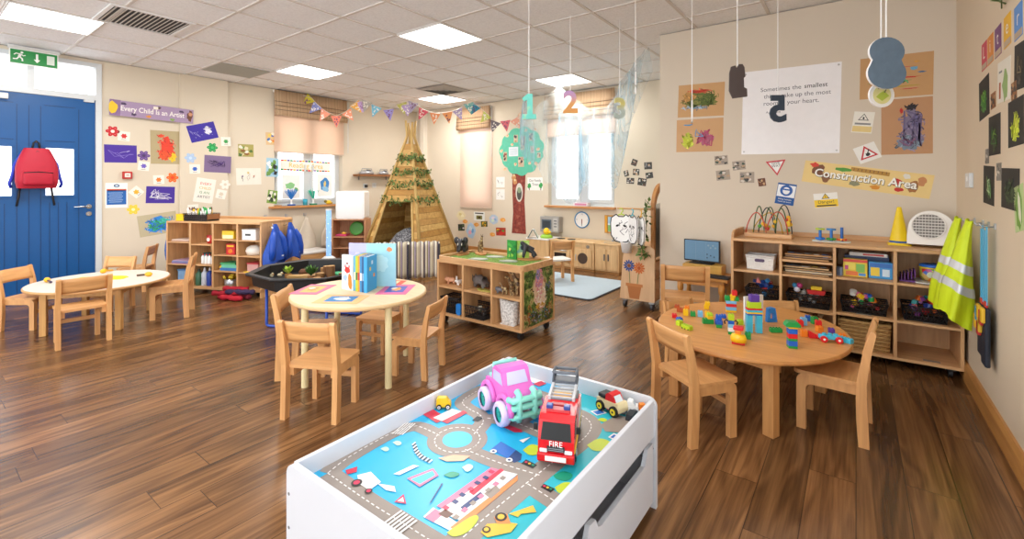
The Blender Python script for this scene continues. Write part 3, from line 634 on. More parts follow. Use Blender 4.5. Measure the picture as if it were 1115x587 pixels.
# ================================================================== JUNGLE SHELF on castors
t = thing('storage_unit', 'low wooden shelf on castors topped with grass and jungle animals', 'shelf unit', (-2.57, 3.20, 0))
X0, X1, Y0, Y1, ZB, ZT = -.47, .47, -.245, .245, .075, .565; th = .02
f = MB(); f.bx(X0, X1, Y0, Y1, ZB, ZB+th, BIRCHX); f.bx(X0, X1, Y0, Y1, ZT-th, ZT, BIRCHX); f.bx(X0, X0+th, Y0, Y1, ZB+th, ZT-th, BIRCHZ); f.bx(X1-th, X1, Y0, Y1, ZB+th, ZT-th, BIRCHZ); f.bx(X0+th, X1-th, .0, .015, ZB+th, ZT-th, BIRCHZ); f.build('body', t)
for x in (-.16, .16): f = MB(); f.bx(x-.01, x+.01, Y0+.002, 0, ZB+th, ZT-th, BIRCHZ); f.build('divider', t)
for x0, x1 in ((X0+th, -.17), (-.15, .15), (.17, X1-th)): f = MB(); f.bx(x0, x1, Y0+.004, 0, .318, .336, BIRCHX); f.build('shelf', t)
f = MB(); out = rrect(.94, .49, .045, 6); inn = rrect(.90, .45, .03, 6); n = len(out); V = [(*p, ZT) for p in out]+[(*p, ZT+.035) for p in out]+[(*p, ZT+.035) for p in inn]+[(*p, ZT) for p in inn]
f.raw(V, [(j*n+i, j*n+(i+1) % n, (j+1)*n+(i+1) % n, (j+1)*n+i) for j in range(3) for i in range(n)], BIRCHX); f.build('rim', t)
f = MB(); f.prism(rrect(.895, .445, .03, 6), ZT, ZT+.012, pattern_mat('play_turf', ['#3d5a1c', '#6c8b34', '#8aa64a'], 70, .95))
turf = f.build('grass_mat', t); turf['kind'] = 'stuff'
f = MB()
for x in (-.42, .42):
    for y in (-.19, .19):
        f = MB(); f.cyl((x-.012, y, .031), (x+.012, y, .031), .031, BLACK, n=18); f.box((x, y, .066), (.05, .05, .012), M('#444548', .4, .6)); f.box((x-.018, y, .048), (.005, .03, .036), BLACK); f.box((x+.018, y, .048), (.005, .03, .036), BLACK); f.build('castor', t)
# end picture: a leafy jungle clearing
Q = Matrix(((0,0,1,X1+.001),(1,0,0,0),(0,1,0,.325),(0,0,0,1))); f = MB(Q); f.box((0, 0, .0005), (.43, .45, .002), pattern_mat('jungle_print', ['#1d2a16', '#41552a', '#6b8a3a', '#c9b87a', '#8e4f30'], 16, .4)); k = 0; r_ = random.Random(3)
JL = [M(c, .4, var=.08) for c in ('#24401c', '#3f6a2c', '#5d7d35', '#1a2b19', '#6d5a2c', '#7b9a58')]
f.blob(.01, .02, .10, .13, M('#e7c9a4', .4, var=.1), .002, 4); f.blob(.0, .12, .055, .09, M('#df8f97', .4, var=.1), .0026, 5); f.blob(.03, -.03, .075, .055, M('#f0e2c6', .4, var=.1), .003, 6); f.blob(.015, -.085, .07, .03, M('#d6a83d', .4), .0034, 8); f.blob(-.02, .17, .035, .05, M('#9d8fc7', .4), .0036, 9)
for i in range(230):
    e = r_.choice((-1, 1)); x, y = (e*r_.uniform(.09, .205), r_.uniform(-.21, .215)) if i % 3 else (r_.uniform(-.2, .2), r_.choice((-1, 1))*r_.uniform(.14, .215))
    f.ell(x, y, r_.uniform(.005, .015), r_.uniform(.003, .007), r_.choice(JL), .004+i*.00001, 7, r_.uniform(0, PI), .0002)
f.strokes(.0, -.15, .16, .06, [M(c, .4) for c in ('#31507f', '#6f8fb8', '#8a4d2c', '#c98a45', '#31331f', '#a8b6c8', '#223')] if False else [M(c, .4) for c in ('#31507f', '#6f8fb8', '#8a4d2c', '#c98a45', '#31331f', '#a8b6c8')], .0066, 5, 90, .009, .14)
f.strokes(-.15, -.12, .03, .08, [M(c, .4) for c in ('#a35c2b', '#c07c42', '#7a4020')], .0078, 6, 26, .010, .3); f.strokes(.16, -.12, .03, .06, [M(c, .4) for c in ('#a35c2b', '#c07c42', '#d9a860')], .0078, 7, 22, .010, .3); f.strokes(.12, .06, .05, .05, [M(c, .4) for c in ('#5f6fa8', '#8f9fc8', '#3f4a7a')], .0078, 8, 24, .008, .3); f.strokes(.01, .0, .07, .10, [M(c, .4) for c in ('#f7e6d0', '#f2c9a8', '#e8a0a4', '#fff6ea')], .0078, 9, 90, .010, .3); f.strokes(-.01, .12, .05, .07, [M(c, .4) for c in ('#e58f98', '#b9a0d8', '#f3b8b0')], .0085, 10, 40, .009, .3)
f.build('end_picture', t)

# ================================================================== BOOKCASE along the construction wall
t = thing('bookcase', 'long wooden four bay bookcase under the construction banner', 'bookcase', (-.13, 4.265, 0))
bx0, bx1, by0, by1 = -.68, .68, -.215, .215; DV = [-.332, .005, .343]
f = MB(); f.bx(bx0, bx1, by0, by1, .06, .078, BIRCHX); f.bx(bx0, bx1, by0-.004, by1, .79, .812, BIRCHX, .004); f.bx(bx0, bx0+.018, by0, by1, .078, .79, BIRCHZ); f.bx(bx1-.018, bx1, by0, by1, .078, .79, BIRCHZ); f.bx(bx0+.018, bx1-.018, by1-.012, by1, .078, .79, BIRCHZ); f.build('body', t)
for x in DV: f = MB(); f.bx(x-.009, x+.009, by0+.002, by1-.012, .078, .79, BIRCHZ); f.build('divider', t)
ED = [bx0+.018] + [e for x in DV for e in (x-.009, x+.009)] + [bx1-.018]; BAY = [(ED[2*i], ED[2*i+1]) for i in range(4)]
for (a, b), zs in zip(BAY, ((.548, .30), (.66, .548, .30), (.565, .312), (.565, .312))):
    for z in zs: f = MB(); f.bx(a, b, by0+.004, by1-.012, z, z+.016, BIRCHX); f.build('shelf', t)
f = MB(); f.prism([(by0+.01, 0), (by1, 0), (by1, .06), (by0+.09, .06), (by0+.03, .045)], bx0, bx0+.018, BIRCHX, X=Matrix(((0,0,1,0),(1,0,0,0),(0,1,0,.812),(0,0,0,1)))); f.build('end_lip', t)
f = MB(); f.bx(bx0+.018, bx1, by1-.015, by1, .812, .85, BIRCHX, .003); f.build('back_lip', t)
for x in (-.62, .62):
    for y in (-.17, .17): f = MB(); f.cyl((x-.01, y, .026), (x+.01, y, .026), .026, BLACK); f.box((x, y, .052), (.05, .05, .014), BLACK); f.build('castor', t)
for i, (a, z) in enumerate(((.53, .581), (.174, .328), (.53, .328), (.53, .078))): f = MB(); f.box((a, by0+.05, z+.001), (.085, .035, .0015), M('#8d8177', .4)); f.build('shelf_tag', t)

# ================================================================== CUBBY UNIT by the left wall (free standing, turned)
CA = math.radians(23.84); CX0, CY0 = -6.376, 1.903
t = thing('cubby_unit', 'wooden cubby unit with four columns of open holes under a pen basket', 'cubby unit', (CX0, CY0, 0), CA)
CW, CD = 1.28, .50
f = MB(); f.bx(0, CW, 0, CD, .06, .085, BIRCHX); f.bx(0, CW, 0, CD, .80, .822, BIRCHX, .004); f.bx(0, .02, 0, CD, .085, .80, BIRCHZ); f.bx(CW-.02, CW, 0, CD, .0, .83, BIRCHZ); f.bx(.02, CW-.02, .26, .272, .085, .80, BIRCHZ); f.build('body', t)
CV = [.331, .64, .965]
for x in CV: f = MB(); f.bx(x-.012, x+.012, .003, .26, .085, .80, BIRCHZ); f.build('divider', t)
CE = [.02] + [e for x in CV for e in (x-.012, x+.012)] + [CW-.02]; CB = [(CE[2*i], CE[2*i+1]) for i in range(4)]
for (a, b), zs in zip(CB, ((.572, .318), (.552, .32), (.615, .441, .262), (.612, .438, .256))):
    for z in zs: f = MB(); f.bx(a, b, .005, .26, z, z+.012, BIRCHX); f.build('shelf', t)
f = MB(); f.bx(0, CW, CD-.02, CD, .822, .85, BIRCHX, .004); f.build('back_lip', t)
for x in (.08, 1.2):
    for y in (.06, .44): f = MB(); f.cyl((x-.01, y, .025), (x+.01, y, .025), .025, BLACK); f.box((x, y, .053), (.05, .05, .014), BLACK); f.build('castor', t)
for y in (.12, .34): f = MB(); f.tube([(CW, y, .77), (CW+.03, y, .762), (CW+.045, y, .78), (CW+.04, y, .80)], .004, CHROME); f.build('coat_hook', t)
CUB = Matrix.Translation((CX0, CY0, 0)) @ Matrix.Rotation(CA, 4, 'Z')
def cub(x, y, z): return CUB @ Vector((x, y, z))

# ================================================================== TUFF TRAY on its stand
t = thing('tray_stand', 'black octagonal play tray on a blue metal stand', 'play tray', (-3.95, 2.32, 0), PI/8)
f = MB(); R = .52
prof = [(.36, .372), (.40, .372), (.45, .375), (.49, .385), (.50, .48), (.555, .487), (.56, .478), (.555, .465), (.515, .462), (.50, .375), (.46, .362), (.0, .362)]
f.lathe((0, 0, 0), [(0, .372)] + prof, BLACK, 8, smooth=False); f.build('tray', t)
BL = M('#1c49b0', .35)
for y in (-.26, .26):
    f = MB(); f.tube([(-.30, y, .36), (-.30, y, .03)] + [(-.30+.03*(1-math.cos(a*PI/8)), y, .03-.018*math.sin(a*PI/8)) for a in range(1, 5)] + [(.27, y, .012)] + [(.27+.03*math.sin(a*PI/8), y, .03-.018*math.cos(a*PI/8)) for a in range(1, 5)] + [(.30, y, .36)], .012, BL); f.build('leg_frame', t)
for x in (-.30, .30): f = MB(); f.cyl((x, -.26, .345), (x, .26, .345), .011, BL); f.build('crossbar', t)

# ================================================================== TEEPEE
TM = (-5.56, 4.84); tr = .79; TA = math.radians(36.6-90+23)  # direction of the front corner
def corner(i, k, z): a = TA+i*PI/2; return Vector((tr*k*math.cos(a), tr*k*math.sin(a), z))
t = thing('teepee', 'wooden plank teepee with leaf garlands in the corner', 'teepee', (*TM, 0))
PLANK = [wood(c, .6, 0, .2, 6) for c in ('#c9a05a', '#bd9350', '#d3ae68', '#b4873f')]; POLE = wood('#c9a866', .6, 2)
APX = 1.98
def edge(i, z): return corner(i, 1 - z/2.12, z)
DOORH = .98
for i in range(4):
    j = (i+1) % 4; f = MB(); z = .02; k = 0; front = (i == 3)       # the face carrying the doorway
    while z < 1.86:
        z2_ = min(z+.088, 1.88); a, b, c, d = edge(i, z), edge(j, z), edge(j, z2_-.004), edge(i, z2_-.004)
        segs = [(0, 1)] if not (front and z < DOORH-.02) else [(0, .12), (.88, 1)]
        for s0, s1 in segs:
            p = [a.lerp(b, s0), a.lerp(b, s1), d.lerp(c, s1), d.lerp(c, s0)]; nn = (p[1]-p[0]).cross(p[3]-p[0]).normalized()*.016
            f.raw(p + [q-nn for q in p], [(0,1,2,3),(7,6,5,4),(0,4,5,1),(1,5,6,2),(2,6,7,3),(3,7,4,0)], PLANK[(k*3+i) % 4])
        z = z2_; k += 1
    f.build('plank_wall', t)
for i in range(4):
    f = MB(); a, b = edge(i, 0.0), edge(i, 1.9); u = (b-a).normalized(); f.tube([a*1.012+Vector((0,0,.012)), b, b+Vector((-b.x*.35, -b.y*.35, .10)), b+Vector((-b.x*.25+.03*math.cos(i*1.7), -b.y*.25+.03*math.sin(i*1.7), .30+.03*(i % 2)))], [.024, .022, .022, .018], POLE, 10); f.build('pole', t)
for s, (i, j) in ((0, (3, 0)), (1, (3, 0))):
    f = MB(); q = .12 if s == 0 else .88; f.cyl(edge(i, .03).lerp(edge(j, .03), q)*1.01, edge(i, DOORH).lerp(edge(j, DOORH), q)*1.01, .02, POLE, n=8); f.build('door_post', t)
f = MB(); f.cyl(edge(3, DOORH).lerp(edge(0, DOORH), .1)*1.01, edge(3, DOORH).lerp(edge(0, DOORH), .9)*1.01, .02, POLE, n=8); f.build('door_lintel', t)
LEAFS = [M(c, .6) for c in ('#5f7a38', '#7d9450', '#47602c')]
def leaf(mb, p, r, seed):
    r_ = random.Random(seed); X = Matrix.Translation(p) @ Matrix.Rotation(r_.uniform(0, 6.28), 4, 'Z') @ Matrix.Rotation(r_.uniform(-1.3, 1.3), 4, 'X') @ Matrix.Rotation(r_.uniform(-1.3, 1.3), 4, 'Y')
    V = [(0, 0, 0), (r*.45, r*.5, r*.1), (0, r*1.3, 0), (-r*.45, r*.5, r*.1), (0, r*.6, -r*.08)]
    mb.raw(V, [(0, 1, 4), (1, 2, 4), (2, 3, 4), (3, 0, 4)], r_.choice(LEAFS), True, X)
sd = 0
for z in (1.04, 1.28, 1.46, 1.68):
    gl = thing('ivy_garland', {1.04: 'lowest leaf garland on teepee, above its doorway', 1.28: 'second leaf garland up from the teepee doorway', 1.46: 'third leaf garland up from the teepee doorway', 1.68: 'topmost leaf garland wound round the teepee'}[z], 'garland', (*TM, 0), 0, 'leaf garlands on the teepee')
    P = []; n = 26
    for q in range(n*2+1):
        s = q/n; e = 3+int(s); u = s-int(s); zz_ = z-.05*math.sin(u*PI)+.035*math.sin(q*1.3+z*9)
        if e > 4: e, u = 4, 1.0
        a, b = edge(e % 4, zz_), edge((e+1) % 4, zz_); p = a.lerp(b, u); m_ = Vector((p.x, p.y, 0)).normalized(); P.append(p+m_*.035)
    f = MB(); f.tube(P, .004, LEAFS[0], 5); f.build('stem', gl); f = MB()
    for q, p in enumerate(P):
        for w in range(3): sd += 1; r2 = random.Random(sd); leaf(f, p+Vector((r2.uniform(-.02, .02), r2.uniform(-.02, .02), r2.uniform(-.045, .025))), .034, sd)
    f.build('leaves', gl)
bag = MB(); bag.lathe((0, 0, 0), [(.0, .0), (.30, .0), (.36, .08), (.37, .2), (.32, .36), (.22, .48), (.10, .55), (0, .57)], pattern_mat('dotted_fabric', ['#56565a', '#56565a', '#9a9a9c'], 60, .9, 'voronoi'), 28)
tag(bag.build('beanbag', loc=(TM[0], TM[1], .0)), 'grey speckled beanbag inside the wooden teepee', 'beanbag')

# striped wavy screen in front of the teepee
SC = stripes(['#c9bda6', '#4a3a56', '#e2d8c4', '#8a7a6a', '#2f2b4a', '#efe6d2', '#8a7f4e', '#a79aa6', '#4a2f2c', '#d6ccb2'], [.026, .010, .022, .014, .014, .026, .012, .018, .010, .024], 0, .85, 0, 'striped_fabric')
t = thing('fabric_screen', 'striped fabric screen standing in front of the teepee', 'screen', (-4.93, 3.72, 0), math.atan2(.60, .50))
f = MB(); f.grid(lambda u, v: (u*.80, .012*math.sin(u*2*PI*9), .02+v*.47+.006*math.sin(u*2*PI*9)), 110, 6, SC); solid(f.build('striped_panel', t), .012)
for x in (0, .4, .8): f = MB(); f.cyl((x, -.02, .0), (x, -.02, .46), .012, M('#3b3a3c', .6)); f.box((x, -.02, .006), (.05, .16, .012), M('#3b3a3c', .6)); f.build('post', t)
# ================================================================== PLAY KITCHEN
KW, KWX = wood('#e2be8a', axis=2), wood('#e2be8a', axis=0); KD = M('#6a5a4a', .4); STEEL = M('#b9bcc0', .3, .85, var=.02); KF = 5.92
def kunit(name, label, x0, x1, top):
    t = thing(name, label, 'play kitchen unit', ((x0+x1)/2, KF+.2, 0), 0, 'wooden play kitchen units'); w = (x1-x0)/2
    f = MB(); f.bx(-w, w, -.185, .2, .03, .39, KW, .003); f.bx(-w, w, -.17, .2, 0, .03, M('#a5763f', .5)); f.build('body', t)
    f = MB(); f.bx(-w, w, -.2, .2, .39, .412, top, .004); f.build('worktop', t); return t, w
t, w = kunit('play_oven', 'wooden play oven with black hob under the toy microwave', -3.69, -3.335, KWX)
for i, x in enumerate((-.09, .09)): f = MB(); f.cyl((x, -.02, .412), (x, -.02, .42), .06, BLACK, n=20); f.build('hob_ring', t)
f = MB(); f.bx(-w+.02, w-.02, -.197, -.185, .05, .30, KWX, .004); dd = f.build('oven_door', t); g = MB(); g.bx(-.10, .10, -.2, -.197, .10, .23, M('#2b2523', .2)); g.build('oven_glass', dd); g = MB(); g.tube([(-.11, -.2, .265), (-.11, -.222, .268), (.11, -.222, .268), (.11, -.2, .265)], .006, STEEL); g.build('oven_handle', dd)
for x in (-.10, 0, .10): f = MB(); f.cyl((x, -.205, .345), (x, -.185, .345), .018, KD, n=14); f.build('knob', t)
t, w = kunit('play_washing_machine', 'wooden play washing machine with round dark porthole', -3.315, -2.97, KWX)
f = MB(); f.bx(-w+.03, w-.03, -.197, -.185, .05, .31, KW, .004); dd = f.build('washer_door', t); g = MB(); g.cyl((0, -.203, .18), (0, -.197, .18), .078, M('#4c3a2d', .3), n=28); g.build('porthole', dd)
g = MB(); g.tube([(-.105, -.2, .14), (-.105, -.216, .15), (-.105, -.216, .22), (-.105, -.2, .23)], .005, STEEL); g.build('door_handle', dd)
f = MB(); f.cyl((.08, -.2, .35), (.08, -.185, .35), .024, M('#8a8175', .4), n=16); f.build('dial', t); f = MB(); f.bx(-.13, -.03, -.19, -.185, .335, .365, M('#d3b17d', .5)); f.build('drawer_front', t)
t, w = kunit('play_sink', 'wooden play sink unit with two cupboard doors and a tap', -2.955, -2.595, KWX)
for s in (-1, 1):
    f = MB(); f.bx(min(s*.006, s*(w-.02)), max(s*.006, s*(w-.02)), -.197, -.185, .05, .34, KW, .004); dd = f.build('cupboard_door', t); g = MB(); g.bx(s*.03-.008, s*.03+.008, -.21, -.197, .18, .27, M('#6f6f70', .35, .5), .003); g.build('door_handle', dd)
f = MB(); f.lathe((0, -.01, .412), [(.11, .002), (.115, .005), (.105, .004), (.09, -.012), (0, -.014)], STEEL, 24); f.build('sink_bowl', t)
f = MB(); f.tube([(0, .13, .41), (0, .13, .50), (0, .115, .525), (0, .085, .53), (0, .06, .515), (0, .055, .49)], .011, STEEL); f.cyl((-.05, .13, .41), (-.05, .13, .44), .013, STEEL); f.build('tap', t)
t, w = kunit('play_counter', 'white topped play counter with yellow toy behind the jungle shelf', -4.13, -3.72, M('#f0efeb', .3))
T_ = thing('toy_sprinkler', 'yellow and green toy on the white play counter', 'toy', (-3.84, 6.06, .4125))
f = MB(); f.lathe((0, 0, 0), [(0, 0), (.09, 0), (.10, .02), (.07, .05), (0, .055)], M('#93c43c', .4)); f.build('base', T_); f = MB(); f.sph((0, 0, .10), (.05, .05, .055), M('#f5c416', .35)); f.sph((.05, 0, .09), (.03, .02, .02), M('#f5c416', .35)); f.build('top', T_)
t = thing('play_microwave', 'grey toy microwave fixed to the wall over the play kitchen', 'toy microwave', (-3.926, YK-.001, .60))
f = MB(); f.box((0, -.06, 0), (.35, .12, .25), M('#aaa9a6', .4, .4), .006); f.build('body', t); f = MB(); f.box((-.05, -.122, 0), (.18, .006, .15), M('#5d6a76', .2)); f.box((-.05, -.125, 0), (.14, .003, .11), M('#39434d', .15)); f.build('door_window', t)
f = MB(); f.box((.115, -.122, 0), (.08, .005, .2), M('#c2c1bd', .4)); f.build('control_panel', t)
for i in range(3): f = MB(); f.box((.115, -.126, .06-.045*i), (.05, .005, .02), M('#77777a', .4)); f.build('button', t)
t = thing('wall_clock', 'round white toy clock with blue rim above the play washer', 'clock', (-3.403, YK-.001, .69)); Q = Matrix(((1,0,0,0),(0,0,-1,0),(0,1,0,0),(0,0,0,1)))
f = MB(Q); f.lathe((0, 0, 0), [(0, .0), (.128, .0), (.13, .012), (.118, .018), (.112, .012)], M('#2f7fb4', .35), 36); f.build('rim', t); f = MB(Q); f.cyl((0, 0, .002), (0, 0, .009), .114, WHITE, n=36); f.build('dial', t)
f = MB(Q); f.text('12', 0, .088, .03, BLACK, .009); f.text('3', .09, 0, .03, BLACK, .009); f.text('6', 0, -.088, .03, BLACK, .009); f.text('9', -.09, 0, .03, BLACK, .009); f.build('numerals', t)
f = MB(Q); f.rect(0, -.025, .014, .07, M('#c43a30', .4), .0105); f.build('hand', t); f = MB(Q); f.rect(0, -.035, .008, .09, BLACK, .0115); f.build('hand', t)
t = thing('window_picture', 'toy window picture with yellow curtains above the play sink', 'picture', (-2.92, YK-.001, .648))
f = MB(Q); f.box((0, 0, .008), (.20, .27, .016), wood('#c99a52', axis=2)); f.build('picture_frame', t); f = MB(Q); f.box((.02, 0, .0165), (.13, .22, .002), M('#a9cfe8', .3)); f.box((.02, -.06, .0175), (.13, .09, .002), M('#7fb76b', .4)); f.build('pane_picture', t)
f = MB(Q); f.box((.02, 0, .019), (.012, .22, .004), WHITE); f.box((.02, 0, .019), (.13, .012, .004), WHITE); f.build('glazing_bar', t)
f = MB(Q); f.prism([(-.085, .12), (-.045, .12), (-.06, 0), (-.05, -.12), (-.085, -.12)], .018, .026, M('#e0a02c', .7)); f.build('curtain', t)
f = MB(); f.prism(rrect(1.20, 1.15, .07, 6), .001, .010, M('#3b4047', .9)); f.prism(rrect(1.16, 1.11, .06, 6), .0095, .0125, M('#b7c8d3', .95, var=.04, scale=40)); tag(f.build('rug', loc=(-2.86, 5.02, 0)), 'pale blue grey rug with a dark edge in front of the play kitchen', 'rug')

# ================================================================== FLOWER TROLLEY at the wall end
t = thing('trolley', 'wooden trolley with flower pot picture and mirror on castors', 'trolley', (-1.75, 4.72, 0))
Qf = Matrix(((1,0,0,0),(0,0,-1,0),(0,1,0,0),(0,0,0,1)))
for y in (-.265, .245):
    f = MB(Qf); f.prism([(-.185, .085), (.175, .085), (.175, .60), (.12, .64), (-.10, .62), (-.135, .585), (-.15, .50)], -y-.009, -y+.009, wood('#e2bc92', axis=2, amt=.08)); f.build('end_panel', t)
for z in (.095, .30, .48): f = MB(); f.bx(-.15, .172, -.255, .236, z, z+.016, BIRCHX); f.build('shelf', t)
for x in (-.14, .14):
    for y in (-.24, .22): f = MB(); f.cyl((x-.012, y, .034), (x+.012, y, .034), .034, M('#3c4046', .4), n=18); f.box((x, y, .075), (.05, .05, .02), STEEL); f.build('castor', t)
f = MB(); Y = Matrix(((0,0,1,0),(1,0,0,0),(0,1,0,0),(0,0,0,1)))
f.prism([(-.255, .50), (-.255, 1.06)] + arc(0, 1.0, .255, PI-.25, .25, 12) + [(.235, 1.06), (.235, .50), (.20, .50), (.20, 1.04)] + arc(0, .98, .205, .3, PI-.3, 12) + [(-.21, 1.04), (-.21, .50)], .13, .165, wood('#c48d52', axis=2), X=Y); f.build('mirror_frame', t)
f = MB(); f.box((.145, -.005, .78), (.008, .41, .54), M('#dfe3e4', .08, .9, var=0)); f.build('mirror', t)
f = MB(); f.cyl((.14, -.30, 1.00), (-.20, -.30, 1.00), .009, wood('#c99a62', axis=0)); f.cyl((.14, -.30, 1.0), (.14, -.25, 1.0), .012, wood('#c99a62', axis=0)); f.build('rail', t)
Qd = Matrix(((1,0,0,0),(0,0,-1,-.275),(0,1,0,0),(0,0,0,1)))
f = MB(Qd); z = 0
for x, y, c in ((-.085, .425, '#24498c'), (.02, .41, '#d4702f')):
    f.line([(x, y), (x+.01 if x < 0 else x-.02, .24)], .006, M('#5c7a3a', .5), z); 
    for k in range(12): a = k*PI/6; f.ell(x+.04*math.cos(a), y+.04*math.sin(a), .022, .009, M(c, .5), z+.0006+k*.00003, 8, a)
    f.ell(x, y, .018, .018, M('#8a4a26' if x < 0 else '#c35a23', .5), z+.0013, 14)
f.prism([(-.105, .235), (.045, .235), (.02, .10), (-.08, .10)], z+.001, z+.0016, M('#b9743f', .6)); f.rect(-.03, .235, .175, .03, M('#c58049', .6), z+.0018); f.build('flower_picture', t)
HX = {}
def tabard(loc, label, cloth, seed, hcol):
    t = thing('animal_tabard', label, 'dressing up tabard', loc, rnd.uniform(-.1, .1)); f = MB()
    r_ = random.Random(seed)
    P = [(-.13, -.06), (-.12, .0), (-.06, .04), (-.03, .015), (.03, .015), (.06, .04), (.12, .0), (.135, -.08), (.12, -.22), (.07, -.27), (0, -.28), (-.08, -.265), (-.125, -.2)]
    f.prism(P, -.008, .008, cloth, X=Qf); f.build('cloth', t)
    f = MB(Qf @ Matrix.Translation((0, 0, .008)))
    for a, b in zip(P, P[1:]+P[:1]): f.line([a, b], .012, BLACK, 0)
    for k in range(9): x, y = r_.uniform(-.09, .09), r_.uniform(-.23, -.03); f.line([(x, y), (x+r_.uniform(-.04, .04), y-.02), (x+r_.uniform(-.05, .05), y-.045)], .006, BLACK, .0003)
    f.ell(-.045, -.09, .022, .012, BLACK, .0005, 12, .4); f.ell(.045, -.09, .022, .012, BLACK, .0005, 12, -.4); f.build('print', t)
    h = MB(); h.tube([(-.08, 0, .0), (-.03, 0, .035), (0, 0, .045), (.03, 0, .035), (.08, 0, .0)], .007, hcol); h.tube([(0, 0, .045), (0, 0, .06), (.018, 0, .075), (.016, 0, .098), (-.004, 0, .108), (-.022, 0, .098)], .006, hcol); h.build('hanger', t)
    t.scale = (.88,)*3; return t
tabard((-1.90, 4.405, .905), 'white cat faced tabard on the lime green hanger', WHITE, 2, M('#b5d334', .35))
tb = tabard((-1.76, 4.35, .905), 'black and white tabard on the turquoise hanger', M('#e5e4e2', .6), 9, M('#38b5c9', .35)); tb.rotation_euler.z = -.75
tb2 = tabard((-1.665, 4.33, .90), 'white tabard on the yellow hanger next to the ivy', M('#efeeea', .6), 13, M('#e2a92c', .35)); tb2.rotation_euler.z = -.9
f = MB(); f.lathe((0, 0, 0), [(0, 0), (.045, 0), (.062, .10), (.066, .105), (.060, .105), (.043, .006), (0, .006)], WHITE, 20); tag(f.build('white_tub', loc=(-1.83, 4.375, .565)), 'white tub hanging on the front of the flower trolley', 'tub')
t = thing('ivy_garland', 'trailing ivy on the right edge of the flower trolley', 'plant', (-1.64, 4.42, 0)); P = [(0.01, 0, 1.08), (-.01, -.01, .98), (.0, -.01, .85), (-.02, -.01, .72), (-.05, -.012, .62), (-.03, -.012, .54), (.0, -.012, .58)]
f = MB(); f.tube(P, .004, LEAFS[0], 5); f.build('stem', t); f = MB()
for i in range(70): a = P[i % 6]; b = P[i % 6+1]; q = rnd.random(); leaf(f, Vector(a).lerp(Vector(b), q)+Vector((rnd.uniform(-.025, .025), rnd.uniform(-.03, 0), 0)), .04, 900+i)
f.build('leaves', t)

# ================================================================== COMPUTER CORNER
DW = wood('#cf9447', .35, 0); t = thing('computer_desk', 'small wooden desk with turned legs under the wall screen', 'desk', (-1.075, 4.30, 0))
f = MB(); f.box((0, 0, .437), (.45, .36, .022), DW, .004); f.box((0, 0, .40), (.38, .29, .05), DW); f.build('desktop', t)
for x in (-.17, .17):
    for y in (-.13, .13): f = MB(); f.lathe((x, y, 0), [(0, 0), (.016, 0), (.022, .06), (.017, .10), (.026, .13), (.017, .16), (.026, .24), (.017, .30), (.027, .33), (.027, .40), (0, .40)], wood('#c98d42', .35, 2), 14); f.build('leg', t)
tag(MB().box((0, 0, .04), (.33, .17, .08), wood('#d7ad55', .4, 0), .003).build('riser_box', loc=(-1.10, 4.385, .448)), 'wooden riser box under the blue computer screen', 'riser')
t = thing('computer_monitor', 'flat black monitor showing a blue drawing screen', 'monitor', (-1.12, 4.39, .528), -.06)
f = MB(); f.box((0, 0, .004), (.2, .1, .008), BLACK, .003); f.box((0, .02, .03), (.05, .03, .06), BLACK); f.build('stand', t); f = MB(); f.box((0, 0, .115), (.315, .026, .195), BLACK, .004); f.build('casing', t)
f = MB(Matrix(((1,0,0,0),(0,0,-1,-.0135),(0,1,0,.118),(0,0,0,1)))); f.rect(0, 0, .295, .175, emit('#4f7088', .32), 0)
for x in (-.05, .04): f.rect(x, .0, .001, .16, M('#86a2b2', .4), .0008)
for i in range(4): f.ell(.06+.02*i, .05-.02*(i % 2), .008, .008, M('#7e97a3', .4), .0008, 10); f.ell(.05+.03*(i % 3), -.03-.01*i, .007, .007, M('#2f4a5c', .4), .0008, 10)
f.build('screen', t)
t = thing('keyboard', 'black keyboard lying on the computer desk', 'keyboard', (-.965, 4.20, .4485), -.1); f = MB(); f.box((0, 0, .008), (.25, .10, .016), BLACK, .004); f.build('body', t); f = MB()
for r in range(4):
    for k in range(13): f.box((-.108+k*.018, .032-r*.021, .018), (.015, .017, .005), M('#2b2b2e', .5))
f.build('keys', t)

# ================================================================== READING CORNER on the left wall
SH = wood('#8a5a33', .5, 1); t = thing('wall_shelf', 'brown wall shelf beside the teepee', 'shelf', (XL, 5.33, 1.40)); f = MB(); f.bx(0, .20, -.42, .42, -.018, .018, SH, .003); f.build('board', t)
for y in (-.3, .3): f = MB(); f.bx(0, .012, y-.01, y+.01, -.08, -.018, M('#8b8b8b', .4, .7)); f.build('bracket', t)
def stereo(y, s, label):
    t = thing('cd_player', label, 'music player', (XL+.10, y, 1.418)); f = MB(); f.lathe((0, 0, 0), [(0, 0), (.085*s, 0), (.095*s, .02), (.09*s, .045), (.06*s, .07), (0, .08)], M('#b4b5b8', .3, .5), 24, sy=1.5); f.build('casing', t); f = MB(); f.cyl((.05*s, 0, .06), (.055*s, 0, .078), .04*s, M('#55565a', .3), n=20); f.build('lid', t)
    f = MB(); f.tube([(0, -.12*s, .03), (0, -.10*s, .10), (0, .10*s, .10), (0, .12*s, .03)], .007, M('#8f9094', .4)); f.build('carry_handle', t)
stereo(5.13, 1.0, 'larger silver music player on the brown wall shelf'); stereo(5.50, .75, 'smaller silver music player on the brown wall shelf')
